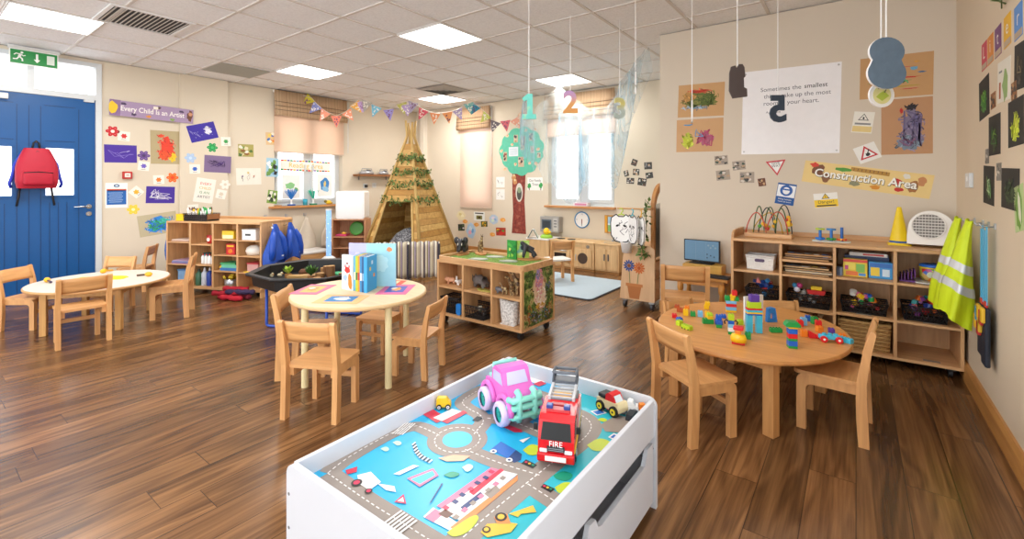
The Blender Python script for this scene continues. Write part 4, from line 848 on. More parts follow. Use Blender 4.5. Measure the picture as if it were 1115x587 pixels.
def socket(wall, c, z, label, plug=False):
    t = thing('wall_socket', label, 'socket', wallframe(wall, c, z).translation); Fm = wallframe(wall, 0, 0); Fm.translation = (0, 0, 0)
    f = MB(Fm); f.box((0, 0, .004), (.088, .088, .008), PVC, .002); f.build('plate', t)
    f = MB(Fm); f.box((0, .015, .0085), (.006, .012, .002), M('#7b7b7b', .5)); f.box((-.011, -.012, .0085), (.012, .006, .002), M('#7b7b7b', .5)); f.box((.011, -.012, .0085), (.012, .006, .002), M('#7b7b7b', .5)); f.build('pin_holes', t)
    if plug: f = MB(Fm); f.box((0, -.005, .028), (.05, .05, .04), BLACK, .008); f.build('plug', t)
socket('L', 5.17, 1.21, 'wall socket with a black plug below the brown shelf', True); socket('L', 5.36, 1.22, 'empty wall socket below the brown shelf')
RC = Matrix.Translation((-6.645, 4.53, 0)) @ Matrix.Rotation(math.radians(36.6), 4, 'Z')
t = thing('open_cabinet', 'open wooden cabinet holding a green plate, under the white box', 'cabinet', (-6.645, 4.53, 0), math.radians(36.6)); PK = wood('#cf9c74', axis=2)
f = MB(); f.bx(-.27, -.25, -.15, .15, 0, .66, PK); f.bx(.25, .27, -.15, .15, 0, .66, PK); f.bx(-.27, .27, -.15, .15, .66, .68, PK); f.bx(-.25, .25, -.15, .15, .0, .03, PK); f.bx(-.25, .25, .138, .15, .03, .66, PK); f.build('body', t)
for z in (.38, .20): f = MB(); f.bx(-.25, .25, -.148, .138, z, z+.016, PK); f.build('shelf', t)
t = thing('white_box', 'large white box standing on the open wooden cabinet', 'box', (-6.63, 4.54, .681), math.radians(36.6)); f = MB(); f.prism(rrect(.46, .45, .035, 6, 0, .225), -.13, .13, WHITE, X=Qf); f.build('casing', t); f = MB(); f.box((0, -.1315, .225), (.40, .003, .39), M('#fafaf8', .25, var=0)); f.build('front_panel', t)
t = thing('toy_plate', 'green toy plate leaning in the open cabinet', 'plate', RC @ Vector((.08, .02, .3965)), math.radians(36.6)); f = MB(); f.lathe((0, 0, 0), [(0, .006), (.07, .006), (.10, .018), (.115, .022), (.113, .028), (.07, .012), (0, .012)], M('#4c9a3b', .4), 28, X=Matrix.Translation((0, 0, .115)) @ Matrix.Rotation(1.3, 4, 'X')); f.build('dish', t)
t = thing('toy_basket', 'pink and yellow toy tray on the open cabinet shelf', 'tray', RC @ Vector((-.14, -.02, .3965)), math.radians(36.6)); f = MB(); f.box((0, 0, .015), (.18, .16, .03), M('#d23f72', .4), .006); f.build('tray', t); f = MB(); f.sph((.02, 0, .04), (.04, .03, .025), M('#e3b13a', .4)); f.build('toy_food', t)
t = thing('bench', 'low bench with white cushion under the left wall hooks', 'bench', (-6.92, 3.85, 0)); f = MB(); f.bx(-.23, .20, -.42, .36, 0, .16, wood('#c99a62', axis=1)); f.build('box_base', t); f = MB(); f.box((-.015, -.03, .185), (.42, .77, .05), M('#e6e4df', .7), .02); f.build('cushion', t)
t = thing('bubble_tube', 'lit blue bubble tube in the reading corner', 'bubble tube', (-6.49, 4.02, 0)); f = MB(); f.lathe((0, 0, 0), [(0, 0), (.11, 0), (.11, .10), (.06, .14), (0, .14)], WHITE, 24); f.build('base', t)
f = MB(); f.cyl((0, 0, .14), (0, 0, .84), .038, emit('#86b4e4', .5), n=22); f.build('tube', t); f = MB()
for i in range(24): f.sph((.037*math.cos(i*2.4), .037*math.sin(i*2.4), .17+.026*i), .005+.003*rnd.random(), emit('#d6e8fb', .6), 8, 6)
f.build('bubbles', t); f = MB(); f.cyl((0, 0, .84), (0, 0, .86), .042, WHITE, n=22); f.build('cap', t)
t = thing('hook_rail', 'row of metal hooks along the left wall under the window sill', 'hook rail', (XL, 4.0, .75))
for y in (-.62, -.30, 0, .42): f = MB(); f.box((.004, y, 0), (.008, .02, .05), STEEL); f.tube([(.006, y, -.01), (.05, y, -.02), (.065, y, .0), (.06, y, .03)], .005, STEEL); f.build('hook', t)
CREAM = M('#e4d8c4', .85, var=.05)
for y, l in ((4.0, 'cream apron on the left hook behind the bench'), (4.42, 'cream apron on the hook next to the bubble tube')):
    t = thing('apron', l, 'apron', (XL+.07, y, .74)); f = MB()
    f.grid(lambda u, v: (.012*math.sin(u*9+v*3)*v + .01, (u-.5)*(.03+.30*min(1, v*1.6)), -.03-v*.52), 12, 10, CREAM); solid(f.build('cloth', t), .006, 0); f = MB(); f.tube([(0, -.06, -.18), (0, -.02, -.02), (0, .02, -.02), (0, .06, -.18)], .004, M('#cdbfa8', .8)); f.build('neck_strap', t)
# coats on the end of the cubby unit
def coat(y, seed, label):
    p = cub(CW+.045, y, .79); t = thing('rain_coat', label, 'coat', p, CA, 'blue coats on the cubby unit'); r_ = random.Random(seed); f = MB(); ph = r_.uniform(0, 6); NB = 26
    CB_ = M('#0d4ab2', .45, var=.08, scale=9)
    def fn(u, v):
        a = u*2*PI; w = .018+.118*min(1, v*1.25)**.8; d = .016+.05*min(1, v*1.4); k = 1+.13*v*math.sin(a*5+ph+v*2)
        return (.028+.012*v+d*k*math.sin(a), w*k*math.cos(a)+.02*math.sin(v*4+ph), .01-v*.42-.03*v*math.cos(a*2+ph))
    f.grid(fn, NB, 16, CB_); f.build('coat_body', t)
    for s in (-1, 1):
        f = MB(); f.tube([(.05, s*.04, -.08), (.075, s*.075, -.16), (.085, s*.095, -.27), (.08, s*.10, -.37)], [.026, .036, .036, .034], CB_, 10); f.build('sleeve', t)
    f = MB(); f.tube([(.015, -.03, -.02), (.04, 0, -.05), (.015, .03, -.02)], .008, M('#e8ecf2', .6), 6); f.build('hanging_loop', t); f = MB(); f.box((.105, .04, -.34), (.003, .035, .012), M('#dfe8f5', .5)); f.build('badge', t)
coat(.11, 1, 'nearer blue waterproof coat hanging on the end of the cubby unit'); coat(.375, 2, 'farther blue waterproof coat hanging on the end of the cubby unit')
# backpack on the door
t = thing('backpack', 'red backpack hanging on the blue door', 'backpack', (XL+.005, .95, 1.41)); RED = M('#b3122f', .6, var=.07); RBL = M('#2036b8', .5); DK = M('#1e1d22', .6)
def bagf(u, v):
    a = u*2*PI; h = v; w = .165*(1-.42*max(0, (h-.45)/.55)**1.6)*(.9+.1*min(1, h*6)); d = .085*(1-.35*h**2)*(.8+.2*min(1, h*5)); e = .6
    cx, sx = math.cos(a), math.sin(a); return (d+.002+d*math.copysign(abs(cx)**e, cx), w*math.copysign(abs(sx)**e, sx), -.21+h*.43)
f = MB(); f.grid(bagf, 36, 14, RED); f.raw([bagf(i/36, 1) for i in range(36)], [tuple(range(36))], RED); f.raw([bagf(i/36, 0) for i in range(36)], [tuple(range(35, -1, -1))], RED); f.build('bag_body', t)
f = MB(); f.box((.155, 0, -.10), (.055, .235, .155), RED, .025, seg=3); pk = f.build('front_pocket', t); g = MB(); g.tube([(.18, -.11, -.045), (.186, 0, -.035), (.18, .11, -.045)], .005, DK, 6); g.build('zip', pk)
f = MB(); f.tube([(.12, -.09, .10), (.12, 0, .19), (.12, .09, .10)], .004, DK, 6); f.build('zip', t); f = MB(); f.box((.115, 0, .12), (.03, .05, .03), DK, .008); f.build('buckle', t)
f = MB(); f.tube([(.03, -.03, .21), (.035, -.02, .28), (.035, 0, .305), (.035, .02, .28), (.03, .03, .21)], .009, DK); f.build('grab_loop', t)
for s in (-1, 1):
    f = MB(); f.tube([(.04, s*.10, .18), (.05, s*.16, .05), (.05, s*.18, -.08), (.04, s*.20, -.16), (.03, s*.185, -.205)], .014, RBL, 7); f.build('shoulder_strap', t); f = MB(); f.tube([(.02, s*.12, -.20), (.02, s*.13, -.30), (.02, s*.145, -.40)], .011, DK, 6); f.build('strap_tail', t)

# hi-vis vests and lanyards on the right wall
HV, SILV = M('#d3e81c', .55, var=.05), M('#d9dde0', .3, .2)
t = thing('hook_rail', 'coat hooks on the right wall holding the yellow vests', 'hook rail', (XR, 3.55, 1.04)); 
for y in (-.2, -.06, .08, .30): f = MB(); f.box((-.004, y, -.008), (.008, .02, .03), STEEL); f.tube([(-.005, y, -.01), (-.05, y, -.015), (-.06, y, .005)], .004, STEEL); f.build('hook', t)
def vest(y, x, label, seed, ln):
    t = thing('hi_vis_vest', label, 'vest', (x, y, 1.04)); ph = seed*1.7
    def fn(u, v, k=1.0):
        a = u*2*PI; w = .03+.092*min(1, v*1.5)**.8; d = .014+.045*min(1, v*1.3); q = 1+.20*v*math.sin(a*5+ph+v*3)+.06*math.sin(a*9+v*7)
        return (-.065*v**.7+d*k*q*math.cos(a)*1.05, w*k*q*math.sin(a)+.02*v, -.0-v*ln-.05*v*math.sin(a*1+ph))
    f = MB(); f.grid(fn, 30, 20, HV); f.build('vest_body', t)
    for b0 in (.42, .62):
        f = MB(); f.grid(lambda u, v: fn(u, b0+v*.085, 1.04), 30, 3, SILV); f.build('reflective_band', t)
    f = MB(); f.tube([(-.02, -.05, -.10), (-.01, 0, .005), (-.02, .05, -.10)], .010, HV, 6); f.build('neck_edge', t)
vest(3.63, .515, 'nearer yellow hi-vis vest hanging at the right end of bookcase', 1, .56); vest(3.87, .50, 'yellow hi-vis vest hanging behind the other vest', 2.3, .50)
def lanyard(y, label, cols, bot):
    t = thing('lanyard_pouch', label, 'lanyard', (XR-.035, y, 1.03)); f = MB(); f.box((0, -.022, -.20), (.003, .022, .40), M('#4fb3dd', .6)); f.box((0, .022, -.21), (.003, .022, .38), M('#4fb3dd', .6)); f.build('strap', t)
    f = MB(); f.box((0, 0, -.40), (.012, .05, .03), M('#c22c2c', .4), .004); f.build('clip', t); f = MB(); f.box((0, 0, -.415-bot/2), (.022, .10, bot), M('#1d2433', .6), .008); f.build('pouch', t)
    for i, c in enumerate(cols): f = MB(); f.box((-.018, -.035+.034*(i % 3), -.45-.065*(i//2)-.02*(i % 2)), (.014, .05, .075), M(c, .5), .004); f.build('card', t)
lanyard(3.36, 'nearer blue lanyard with navy card pouch beside the vests', ['#e3b62c', '#c2302c', '#e3b62c'], .30); lanyard(3.45, 'blue lanyard with yellow picture cards behind the first lanyard', ['#e6b324', '#2f9bd0', '#e6b324', '#c2302c'], .27)

# ================================================================== THINGS HANGING FROM THE CEILING
THREAD = M('#fbfbfa', .5, var=0)
def glyph(s, size, m, th=.012, edgem=None):
    V, F = font_mesh(s, .035); f = MB(); xs = [v.x for v in V]; ys = [v.y for v in V]; cx, cy = (min(xs)+max(xs))/2, (min(ys)+max(ys))/2; k = size/(max(ys)-min(ys))
    for sgn in (-1, 1): f.raw([((v.x-cx)*k, sgn*th/2, (v.y-cy)*k) for v in V], [q if sgn < 0 else q[::-1] for q in F], m)
    cnt = {}
    for q in F:
        for a, b in zip(q, q[1:]+q[:1]): cnt[(a, b)] = 1
    for a, b in list(cnt):
        if (b, a) not in cnt: f.raw([((V[i].x-cx)*k, y, (V[i].y-cy)*k) for i, y in ((a, -th/2), (b, -th/2), (b, th/2), (a, th/2))], [(0, 1, 2, 3)], edgem or m)
    return f
def hang(loc, rz, label, mb, topz, name='hanging_number', string_to=2.705):
    t = thing(name, label, 'hanging number', loc, rz, 'numbers hung on strings'); mb.build('number_card', t); f = MB(); f.cyl((0, 0, topz), (0, 0, string_to-loc[2]), .0032, THREAD, n=6); f.build('string', t); return t
cr = math.radians(36.6)
def backed(s, size, m, back, grow=1.16):
    f = glyph(s, size, m, .014); return f
one_ = MB(); one_.prism([(-.05, -.095), (.055, -.095), (.055, -.058), (.028, -.058), (.028, .095), (-.012, .095), (-.052, .062), (-.036, .04), (-.014, .05), (-.014, -.058), (-.05, -.058)], -.007, .007, pattern_mat('turq_paint', ['#57c5b6', '#6fd0c0', '#d8d67a'], 14, .5, 'noise', [.3, .55, .75]), X=Qf)
hang((-1.985, 2.886, 1.833), cr-.1, 'turquoise hanging number one', one_, .095)
hang((-1.98, 3.51, 1.956), cr, 'lilac and orange hanging number two', glyph('2', .195, zblend([(0, '#eda552'), (.45, '#f0b06a'), (.7, '#d6a5c0'), (1, '#c9a0d8')], .5, 'two_paint')), .097)
hang((-1.68, 3.86, 1.917), cr+.2, 'pale yellow and grey hanging number three', glyph('3', .19, zblend([(0, '#b5c4bd'), (.4, '#c9d8d0'), (.7, '#e5dc86'), (1, '#dfe0a0')], .5, 'three_paint')), .095)
hang((-1.338, 3.366, 2.02), math.atan2(3.366, -1.338), 'hanging number seen edge on, right of number three', glyph('4', .17, WHITE), .085)
hang((-.967, 3.518, 1.78), math.atan2(3.518, -.967), 'hanging number seen edge on in front of green painting', glyph('6', .17, WHITE), .085)
f = glyph('5', .20, M('#3c4a5c', .5), .014); hang((-.461, 3.894, 1.80), cr+PI, 'navy number five hanging back to front before the quote poster', f, .10)
f = MB(); P = [(-.05, .045), (-.04, .085), (-.015, .092), (-.005, .075), (.008, .10), (.03, .10), (.042, .08), (.048, .02), (.038, .01), (.04, -.05), (.058, -.06), (.06, -.11), (-.03, -.12), (-.052, -.07)]
f.prism(P, -.006, .006, M('#4f4340', .6), X=Qf); hang((-.617, 3.279, 1.923), cr-.1, 'dark brown hanging number left of the quote poster', f, .09)
f = MB()
f.prism([(.084*math.cos(a)*(1), .055+.068*math.sin(a)) for a in [(-.62+i*(PI+1.24)/18) for i in range(19)]] + [(.092*math.cos(a), -.048+.075*math.sin(a)) for a in [(PI-.55+i*(PI+1.1)/18) for i in range(19)]], -.006, .006, M('#667d93', .5, var=.12, scale=25), X=Qf, side=WHITE); hang((.115, 2.827, 1.822), cr, 'slate blue number eight hanging over the brown paintings', f, .12)
f = MB(); f.cyl((0, -.005, 0), (0, .005, 0), .062, WHITE, n=26); f.cyl((0, -.0062, .0), (0, -.005, .0), .045, M('#e3dd9a', .5), n=22); f.prism([(-.03, -.01), (.0, -.03), (.035, -.005), (.01, .02), (-.01, .01)], .0062, .007, M('#b7c94f', .5), X=Qf); f.tube([(-.02, -.009, .03), (.0, -.009, .045), (.02, -.009, .03), (.01, -.009, .012)], .003, M('#6d6a52', .5), 5); hang((.10, 2.94, 1.69), cr, 'round white and yellow card hanging below the blue eight', f, .06, 'hanging_disc')

# bunting from the left wall window round to the paper tree
BC = ['#c9b92e', '#8a8fc9', '#ef9d80', '#f08a70', '#ee9a76', '#eeb04c', '#c7a3cf', '#a9a39a', '#79bcd6', '#9d92cf', '#c3c262', '#b99fcf', '#aa9fb5', '#d85a68', '#ef9a66', '#ec9f63', '#b9a6cc', '#77b5b0', '#3f93ad', '#cdd06a', '#6d6266', '#d66a72', '#f0aa90', '#e8b489']
BN = ['mustard', 'periwinkle', 'salmon', 'coral', 'peach', 'amber', 'lilac', 'grey', 'sky blue', 'violet', 'lime', 'mauve', 'grey lilac', 'crimson', 'orange', 'light orange', 'pale purple', 'sea green', 'teal', 'pale lime', 'charcoal', 'rose', 'apricot', 'sand']
BPX = [(-7.03, 4.05, 2.55), (-6.96, 4.12, 2.433), (-6.86, 4.2, 2.331), (-6.74, 4.31, 2.259), (-6.62, 4.41, 2.335), (-6.53, 4.5, 2.471), (-6.45, 4.57, 2.502), (-6.37, 4.63, 2.504), (-6.26, 4.73, 2.423), (-6.12, 4.86, 2.374), (-5.97, 5.0, 2.481), (-5.9, 5.05, 2.453), (-5.82, 5.12, 2.499), (-5.7, 5.24, 2.381), (-5.56, 5.36, 2.323), (-5.41, 5.49, 2.34), (-5.29, 5.6, 2.388), (-5.15, 5.72, 2.497), (-5.05, 5.81, 2.468), (-4.91, 5.93, 2.318), (-4.81, 6.02, 2.198), (-4.69, 6.12, 2.215), (-4.58, 6.23, 2.247), (-4.5, 6.3, 2.371)]
t = thing('bunting', 'patterned triangle bunting looped from the left window blind to the paper tree', 'bunting', (0, 0, 0)); top = [Vector(p)+Vector((0, 0, .085)) for p in BPX]
f = MB(); f.tube([Vector((-7.10, 3.95, 2.66))]+top+[Vector((-4.42, 6.36, 2.52))], .004, M('#e9e2d4', .7), 5); f.build('tape', t)
for i, p in enumerate(BPX):
    a = top[max(i-1, 0)]; b = top[min(i+1, len(top)-1)]; u = (b-a).normalized(); d = Vector((0, 0, -1)); d = (d-u*d.dot(u)).normalized(); nn = u.cross(d)
    if nn.y > 0: nn = -nn
    X = Matrix(((u.x, -d.x, nn.x, p[0]), (u.y, -d.y, nn.y, p[1]), (u.z, -d.z, nn.z, p[2]+.085), (0, 0, 0, 1)))
    if X.to_3x3().determinant() < 0: X = X @ Matrix.Scale(-1, 4, (1, 0, 0))
    f = MB(X); m1 = M(BC[i], .8, var=.1, scale=30); f.prism([(-.088, 0), (.088, 0), (0, -.19)], -.001, .001, m1); r_ = random.Random(i); dots = M('#f6efe2' if i % 3 else '#7a4a6a', .8)
    for q in range(9):
        y = -r_.uniform(.02, .14); x = r_.uniform(-1, 1)*(.07*(1+y/.17))
        for sg in (1,): f.ell(x, y, .011, .011, dots, .001, 8)
    fl = f.build('flag', t); fl['label'] = BN[i]+' patterned flag'

# netting draped over the window of the play kitchen
NET = tulle('#bfd8e2', .12, .42); NETD = tulle('#a3c8da', .18, .50); NETW = tulle('#e6e4da', .08, .30)
t = thing('netting', 'pale blue netting draped from the ceiling over the kitchen window', 'netting', (-3.3, 5.9, 0))
def lerpP(P, u):
    x = u*(len(P)-1); i = min(int(x), len(P)-2); a, b = Vector(P[i]), Vector(P[i+1]); k = x-i; k = k*k*(3-2*k) if False else k; return a.lerp(b, k)
def drape(topP, botP, seed, amp, m, nf, name):
    r_ = random.Random(seed); ph = [r_.uniform(0, 6) for _ in range(4)]
    def fn(u, v):
        a, b = lerpP(topP, u), lerpP(botP, u); p = a.lerp(b, v); w = amp*(.25+.75*math.sin(PI*min(1, v*.9)))
        q = math.sin(u*nf+ph[0]+v*1.5)+.5*math.sin(u*nf*2.3+ph[1]-v*2)
        return p+Vector((w*.4*math.sin(u*nf*1.7+ph[2]), w*q, -.05*v*math.sin(u*nf*.8+ph[3])*(1 if v < .99 else 1.5)))-Vector((-3.3, 5.9, 0))
    MBx = MB(); MBx.grid(fn, 90, 14, m); return MBx.build(name, t)
NT = [(-4.36, 6.2, 2.71), (-4.08, 6.1, 2.46), (-3.80, 6.0, 2.54), (-3.50, 5.9, 2.69), (-3.30, 6.0, 2.44), (-3.08, 6.05, 2.33), (-2.80, 6.0, 2.33), (-2.40, 5.5, 2.42), (-1.76, 4.8, 2.70)]
NBt = [(-4.42, 6.2, 1.78), (-4.20, 6.15, 1.58), (-3.95, 6.1, 1.40), (-3.70, 6.08, 1.12), (-3.36, 6.08, .99), (-3.10, 6.08, 1.26), (-2.80, 6.0, 1.24), (-2.42, 5.6, 1.55), (-1.74, 4.85, 2.45)]
drape(NT, NBt, 5, .05, NET, 40, 'net_swag')
drape([(-4.36, 6.15, 2.68), (-4.25, 6.12, 2.55), (-4.12, 6.1, 2.4)], [(-4.45, 6.15, 1.82), (-4.28, 6.12, 1.62), (-4.05, 6.1, 1.5)], 8, .03, NETD, 14, 'net_tail')
drape([(-3.6, 6.02, 2.3), (-3.4, 6.0, 2.4), (-3.2, 6.0, 2.3)], [(-3.6, 6.05, 1.15), (-3.38, 6.05, 1.02), (-3.15, 6.05, 1.25)], 11, .04, NETD, 20, 'net_tail')
drape([(-2.35, 5.4, 2.5), (-1.80, 4.8, 2.69)], [(-2.95, 6.05, 1.35), (-2.55, 5.85, 1.22)], 12, .04, NETD, 12, 'net_tail')
drape([(-3.95, 5.95, 2.45), (-3.52, 5.85, 2.68), (-3.15, 5.95, 2.4)], [(-4.1, 6.0, 2.2), (-3.5, 5.95, 2.2), (-2.95, 6.0, 2.15)], 14, .03, NETW, 16, 'net_peak')
# ================================================================== TOYS ON THE ROAD TABLE
MZ = .3605
FR, FD, GRY = M('#d3101c', .22, var=.02), M('#a80d18', .3, var=.02), M('#7d8187', .4, .2)
hd = Vector((.40, -.915)).normalized()
t = thing('fire_engine', 'red toy fire engine with grey ladder on the road table', 'toy fire engine', (-.811, 1.376, MZ), math.atan2(hd.x, -hd.y), None, 1.09)
# local: front towards -y
f = MB(); f.prism([(-.135, .022), (.125, .022), (.125, .105), (.02, .105), (.015, .137), (-.095, .137), (-.118, .128), (-.134, .078)], -.052, .052, FR, X=Matrix(((0,0,1,0),(1,0,0,0),(0,1,0,0),(0,0,0,1)))); body = f.build('body', t)
f = MB(); f.raw([(-.044, -.1365, .080), (.044, -.1365, .080), (.040, -.1215, .124), (-.040, -.1215, .124)], [(0, 1, 2, 3)], M('#060608', .5, var=0)); f.build('windscreen', t)
for s in (-1, 1):
    f = MB(); f.prism([(-.115, .08), (-.055, .08), (-.055, .122), (-.105, .122)], .0, .002, M('#17171c', .1, var=0), X=Matrix(((0,0,s,s*.0515),(1,0,0,0),(0,1,0,0),(0,0,0,1)))); f.build('side_window', t)
    f = MB(); f.box((s*.0525, .06, .072), (.002, .10, .05), M('#b9bbbf', .4)); f.build('locker_door', t); f = MB(); f.box((s*.053, -.0, .045), (.002, .24, .010), M('#f0d23a', .4)); f.build('stripe', t)
    for y in (-.085, .075): f = MB(); f.cyl((s*.034, y, .024), (s*.054, y, .024), .024, BLACK, n=20); f.cyl((s*.054, y, .024), (s*.0555, y, .024), .012, M('#c4c6ca', .35, .4), n=14); f.build('wheel', t)
    f = MB(); f.box((s*.036, -.137, .050), (.022, .006, .010), M('#e9eaf0', .2), .002); f.build('headlight', t); f = MB(); f.box((s*.062, -.115, .105), (.012, .006, .02), BLACK, .002); f.build('wing_mirror', t)
f = MB(); f.box((0, -.138, .032), (.108, .012, .024), FR, .004); f.build('bumper', t); f = MB(); f.box((0, -.145, .032), (.06, .002, .013), M('#f2f2f0', .4)); f.build('number_plate', t)
f = MB(); f.box((0, -.137, .056), (.05, .005, .014), M('#2b2b30', .4)); f.box((0, -.1395, .058), (.044, .001, .002), M('#8f9196', .4)); f.box((0, -.1395, .053), (.044, .001, .002), M('#8f9196', .4)); f.build('grille', t)
f = MB(); f.text('FIRE', 0, 0, .022, WHITE, 0, X=Matrix(((1,0,0,0),(0,.1,-1,-.1385),(0,1,.1,.070),(0,0,0,1)))); f.build('lettering', t)
f = MB(); f.box((0, -.075, .141), (.07, .022, .008), M('#c0474b', .3)); f.build('light_bar_base', t)
for s in (-1, 1): f = MB(); f.box((s*.026, -.075, .15), (.02, .02, .012), M('#35488c', .25), .003); f.build('beacon', t)
f = MB(); f.box((0, -.045, .141), (.05, .02, .008), FD, .003); f.build('roof_hatch', t)
f = MB(); f.box((0, .06, .112), (.09, .12, .014), GRY, .003); f.box((0, .0, .128), (.088, .012, .03), GRY, .003); f.build('turntable', t)
f = MB(); f.cyl((-.028, .03, .128), (.028, .03, .128), .016, M('#f1b41c', .4), n=16); f.build('hose_reel', t)
for s in (-1, 1): f = MB(); f.box((s*.038, .055, .142), (.008, .13, .014), M('#c9cacc', .4)); f.build('ladder_rail', t)
for i in range(6): f = MB(); f.box((0, .0+.022*i, .143), (.07, .005, .005), M('#c9cacc', .4)); f.build('ladder_rung', t)
f = MB(); f.box((0, .115, .152), (.085, .045, .008), M('#5e6269', .4)); f.tube([(-.038, .095, .155), (-.038, .095, .182), (.038, .095, .182), (.038, .095, .155)], .005, M('#5e6269', .4)); f.tube([(-.038, .135, .155), (-.038, .135, .182), (.038, .135, .182), (.038, .135, .155)], .005, M('#5e6269', .4)); f.tube([(-.038, .095, .182), (-.038, .135, .182)], .005, M('#5e6269', .4)); f.tube([(.038, .095, .182), (.038, .135, .182)], .005, M('#5e6269', .4)); f.build('rescue_basket', t)

PK_, LIL, MINT = M('#e070c4', .35, var=.03), M('#d9c6ea', .4, var=.02), M('#8fe3cf', .35, var=.03)
hd = Vector((.113, -.054)).normalized(); mid = Vector((-1.075, 1.44))
t = thing('toy_truck', 'pink toy truck with mint bumper and lilac wheels on the road table', 'toy car', (mid.x, mid.y, MZ), math.atan2(hd.x, -hd.y), None, 1.06)
SX = Matrix(((0,0,1,0),(1,0,0,0),(0,1,0,0),(0,0,0,1)))
prof = [(-.098, .05), (.10, .05), (.105, .075), (.10, .112), (.05, .116), (.042, .162), (.02, .178), (-.018, .176), (-.032, .168), (-.05, .124), (-.088, .112), (-.102, .092)]
f = MB(); f.prism(prof, -.055, .055, PK_, X=SX); b = f.build('body', t); md = b.modifiers.new('round', 'BEVEL'); md.width = .008; md.segments = 3; md.limit_method = 'ANGLE'
f = MB(); f.raw([(-.042, -.0525, .127), (.042, -.0525, .127), (.037, -.0355, .166), (-.037, -.0355, .166)], [(0, 1, 2, 3)], M('#c4c3e6', .2)); f.build('windscreen', t)
for s in (-1, 1):
    f = MB(); f.prism([(-.04, .125), (.035, .125), (.03, .16), (-.022, .162)], 0, .0015, M('#c4c3e6', .2), X=Matrix(((0,0,s,s*.055),(1,0,0,0),(0,1,0,0),(0,0,0,1)))); f.build('side_window', t)
    for y in (-.066, .066):
        f = MB(); f.lathe((0, 0, 0), [(.026, -.016), (.036, -.018), (.042, -.010), (.042, .010), (.036, .018), (.026, .016)], LIL, 24, X=Matrix.Translation((s*.07, y, .042)) @ Matrix.Rotation(PI/2, 4, 'Y')); w_ = f.build('wheel', t)
        f = MB(); f.cyl((s*.056, y, .042), (s*.078, y, .042), .033, M('#35bfb4', .35), n=20); f.cyl((s*.078, y, .042), (s*.083, y, .042), .010, M('#2aa398', .35), n=12); f.build('hub', w_)
        f = MB(); f.tube([(s*.06, y+.052*math.cos(a*PI/8), .048+.05*math.sin(a*PI/8)) for a in range(0, 9)], .010, PK_, 8); f.build('wheel_arch', t)
f = MB()
for z in (.045, .075, .10): f.tube([(-.062, -.095, z), (-.055, -.118, z), (.055, -.118, z), (.062, -.095, z)], .0105, MINT, 8)
for x in (-.03, .03): f.tube([(x, -.112, .028), (x, -.120, .06), (x, -.116, .118), (x, -.10, .124)], .0115, MINT, 8)
f.build('bull_bar', t)
f = MB(); f.tube([(-.045, .06, .112), (-.045, .05, .172), (.045, .05, .172), (.045, .06, .112)], .007, MINT, 8); f.box((0, .08, .115), (.09, .03, .02), MINT, .005); f.build('roll_bar', t)
for x in (-.035, .035): f = MB(); f.sph((x, -.097, .098), (.012, .006, .010), LIL, 10, 6); f.build('headlight', t)

def smallcar(name, label, cat, loc, rz, k, bodym, cabm, wheelm, hubm, cab=[(-.035, .04), (.012, .04), (.010, .062), (-.0, .07), (-.018, .068)]):
    t = thing(name, label, cat, loc, rz, None, k)
    f = MB(); f.prism([(-.05, .016), (.05, .016), (.05, .04), (-.045, .046), (-.05, .03)], -.024, .024, bodym, X=SX); f.build('body', t)
    f = MB(); f.prism(cab, -.022, .022, cabm, X=SX); f.build('cab', t)
    f = MB(); f.raw([(-.018, -.0345, .045), (.018, -.0345, .045), (.016, -.022, .064), (-.016, -.022, .064)], [(0, 1, 2, 3)], M('#cfd9de', .15)); f.build('windscreen', t)
    for s in (-1, 1):
        for y in (-.03, .03): f = MB(); f.cyl((s*.018, y, .0175), (s*.032, y, .0175), .0175, wheelm, n=18); f.cyl((s*.032, y, .0175), (s*.034, y, .0175), .011, hubm, n=14); f.cyl((s*.034, y, .0175), (s*.0345, y, .0175), .004, wheelm, n=8); f.build('wheel', t)
    return t
YH = M('#f3dd2c', .35)
t = smallcar('toy_car', 'small red and cream wooden toy car with yellow hubs', 'toy car', (-.765, 1.685, MZ), math.atan2(.056, .023)+.1, 1.12, M('#ecd9a8', .45), M('#d21f26', .3), BLACK, YH)
f = MB(); f.box((0, .028, .05), (.044, .036, .014), BLACK, .004); f.build('seat', t); f = MB(); f.box((0, -.02, .0155), (.046, .05, .006), M('#d21f26', .3)); f.build('underside', t)
smallcar('toy_car', 'tiny white toy car behind the red and cream wooden car', 'toy car', (-.707, 1.715, MZ), 1.9, .72, WHITE, WHITE, M('#8b8d91', .4), M('#b9bcc0', .4))
f = MB(); f.prism([(-.035, 0), (.03, 0), (.035, .012), (.01, .024), (-.03, .02)], -.013, .013, M('#2e3338', .4), X=SX); tag(f.build('toy_boat', loc=(-.683, 1.685, MZ+.001)), 'dark toy piece lying beside the tiny white car', 'toy')
T_ = thing('toy_digger', 'small orange toy digger in the corner of the road table', 'toy digger', (-.662, 1.735, MZ), .8, None, .55); f = MB(); f.box((0, 0, .03), (.05, .07, .03), M('#ef8a2a', .4), .006); f.box((0, .005, .058), (.04, .035, .03), M('#ef8a2a', .4), .005); f.build('body', T_)
for s in (-1, 1):
    for y in (-.022, .022): f = MB(); f.cyl((s*.024, y, .014), (s*.036, y, .014), .014, BLACK, n=14); f.build('wheel', T_)
smallcar('toy_bus', 'tiny yellow toy bus at the left rim of the road table', 'toy bus', (-1.312, 1.312, MZ), math.atan2(.6, -.5), .58, M('#ecc21f', .35), M('#ecc21f', .35), BLACK, M('#d9d9d9', .4), [(-.046, .04), (.048, .04), (.048, .066), (.038, .076), (-.018, .074)])

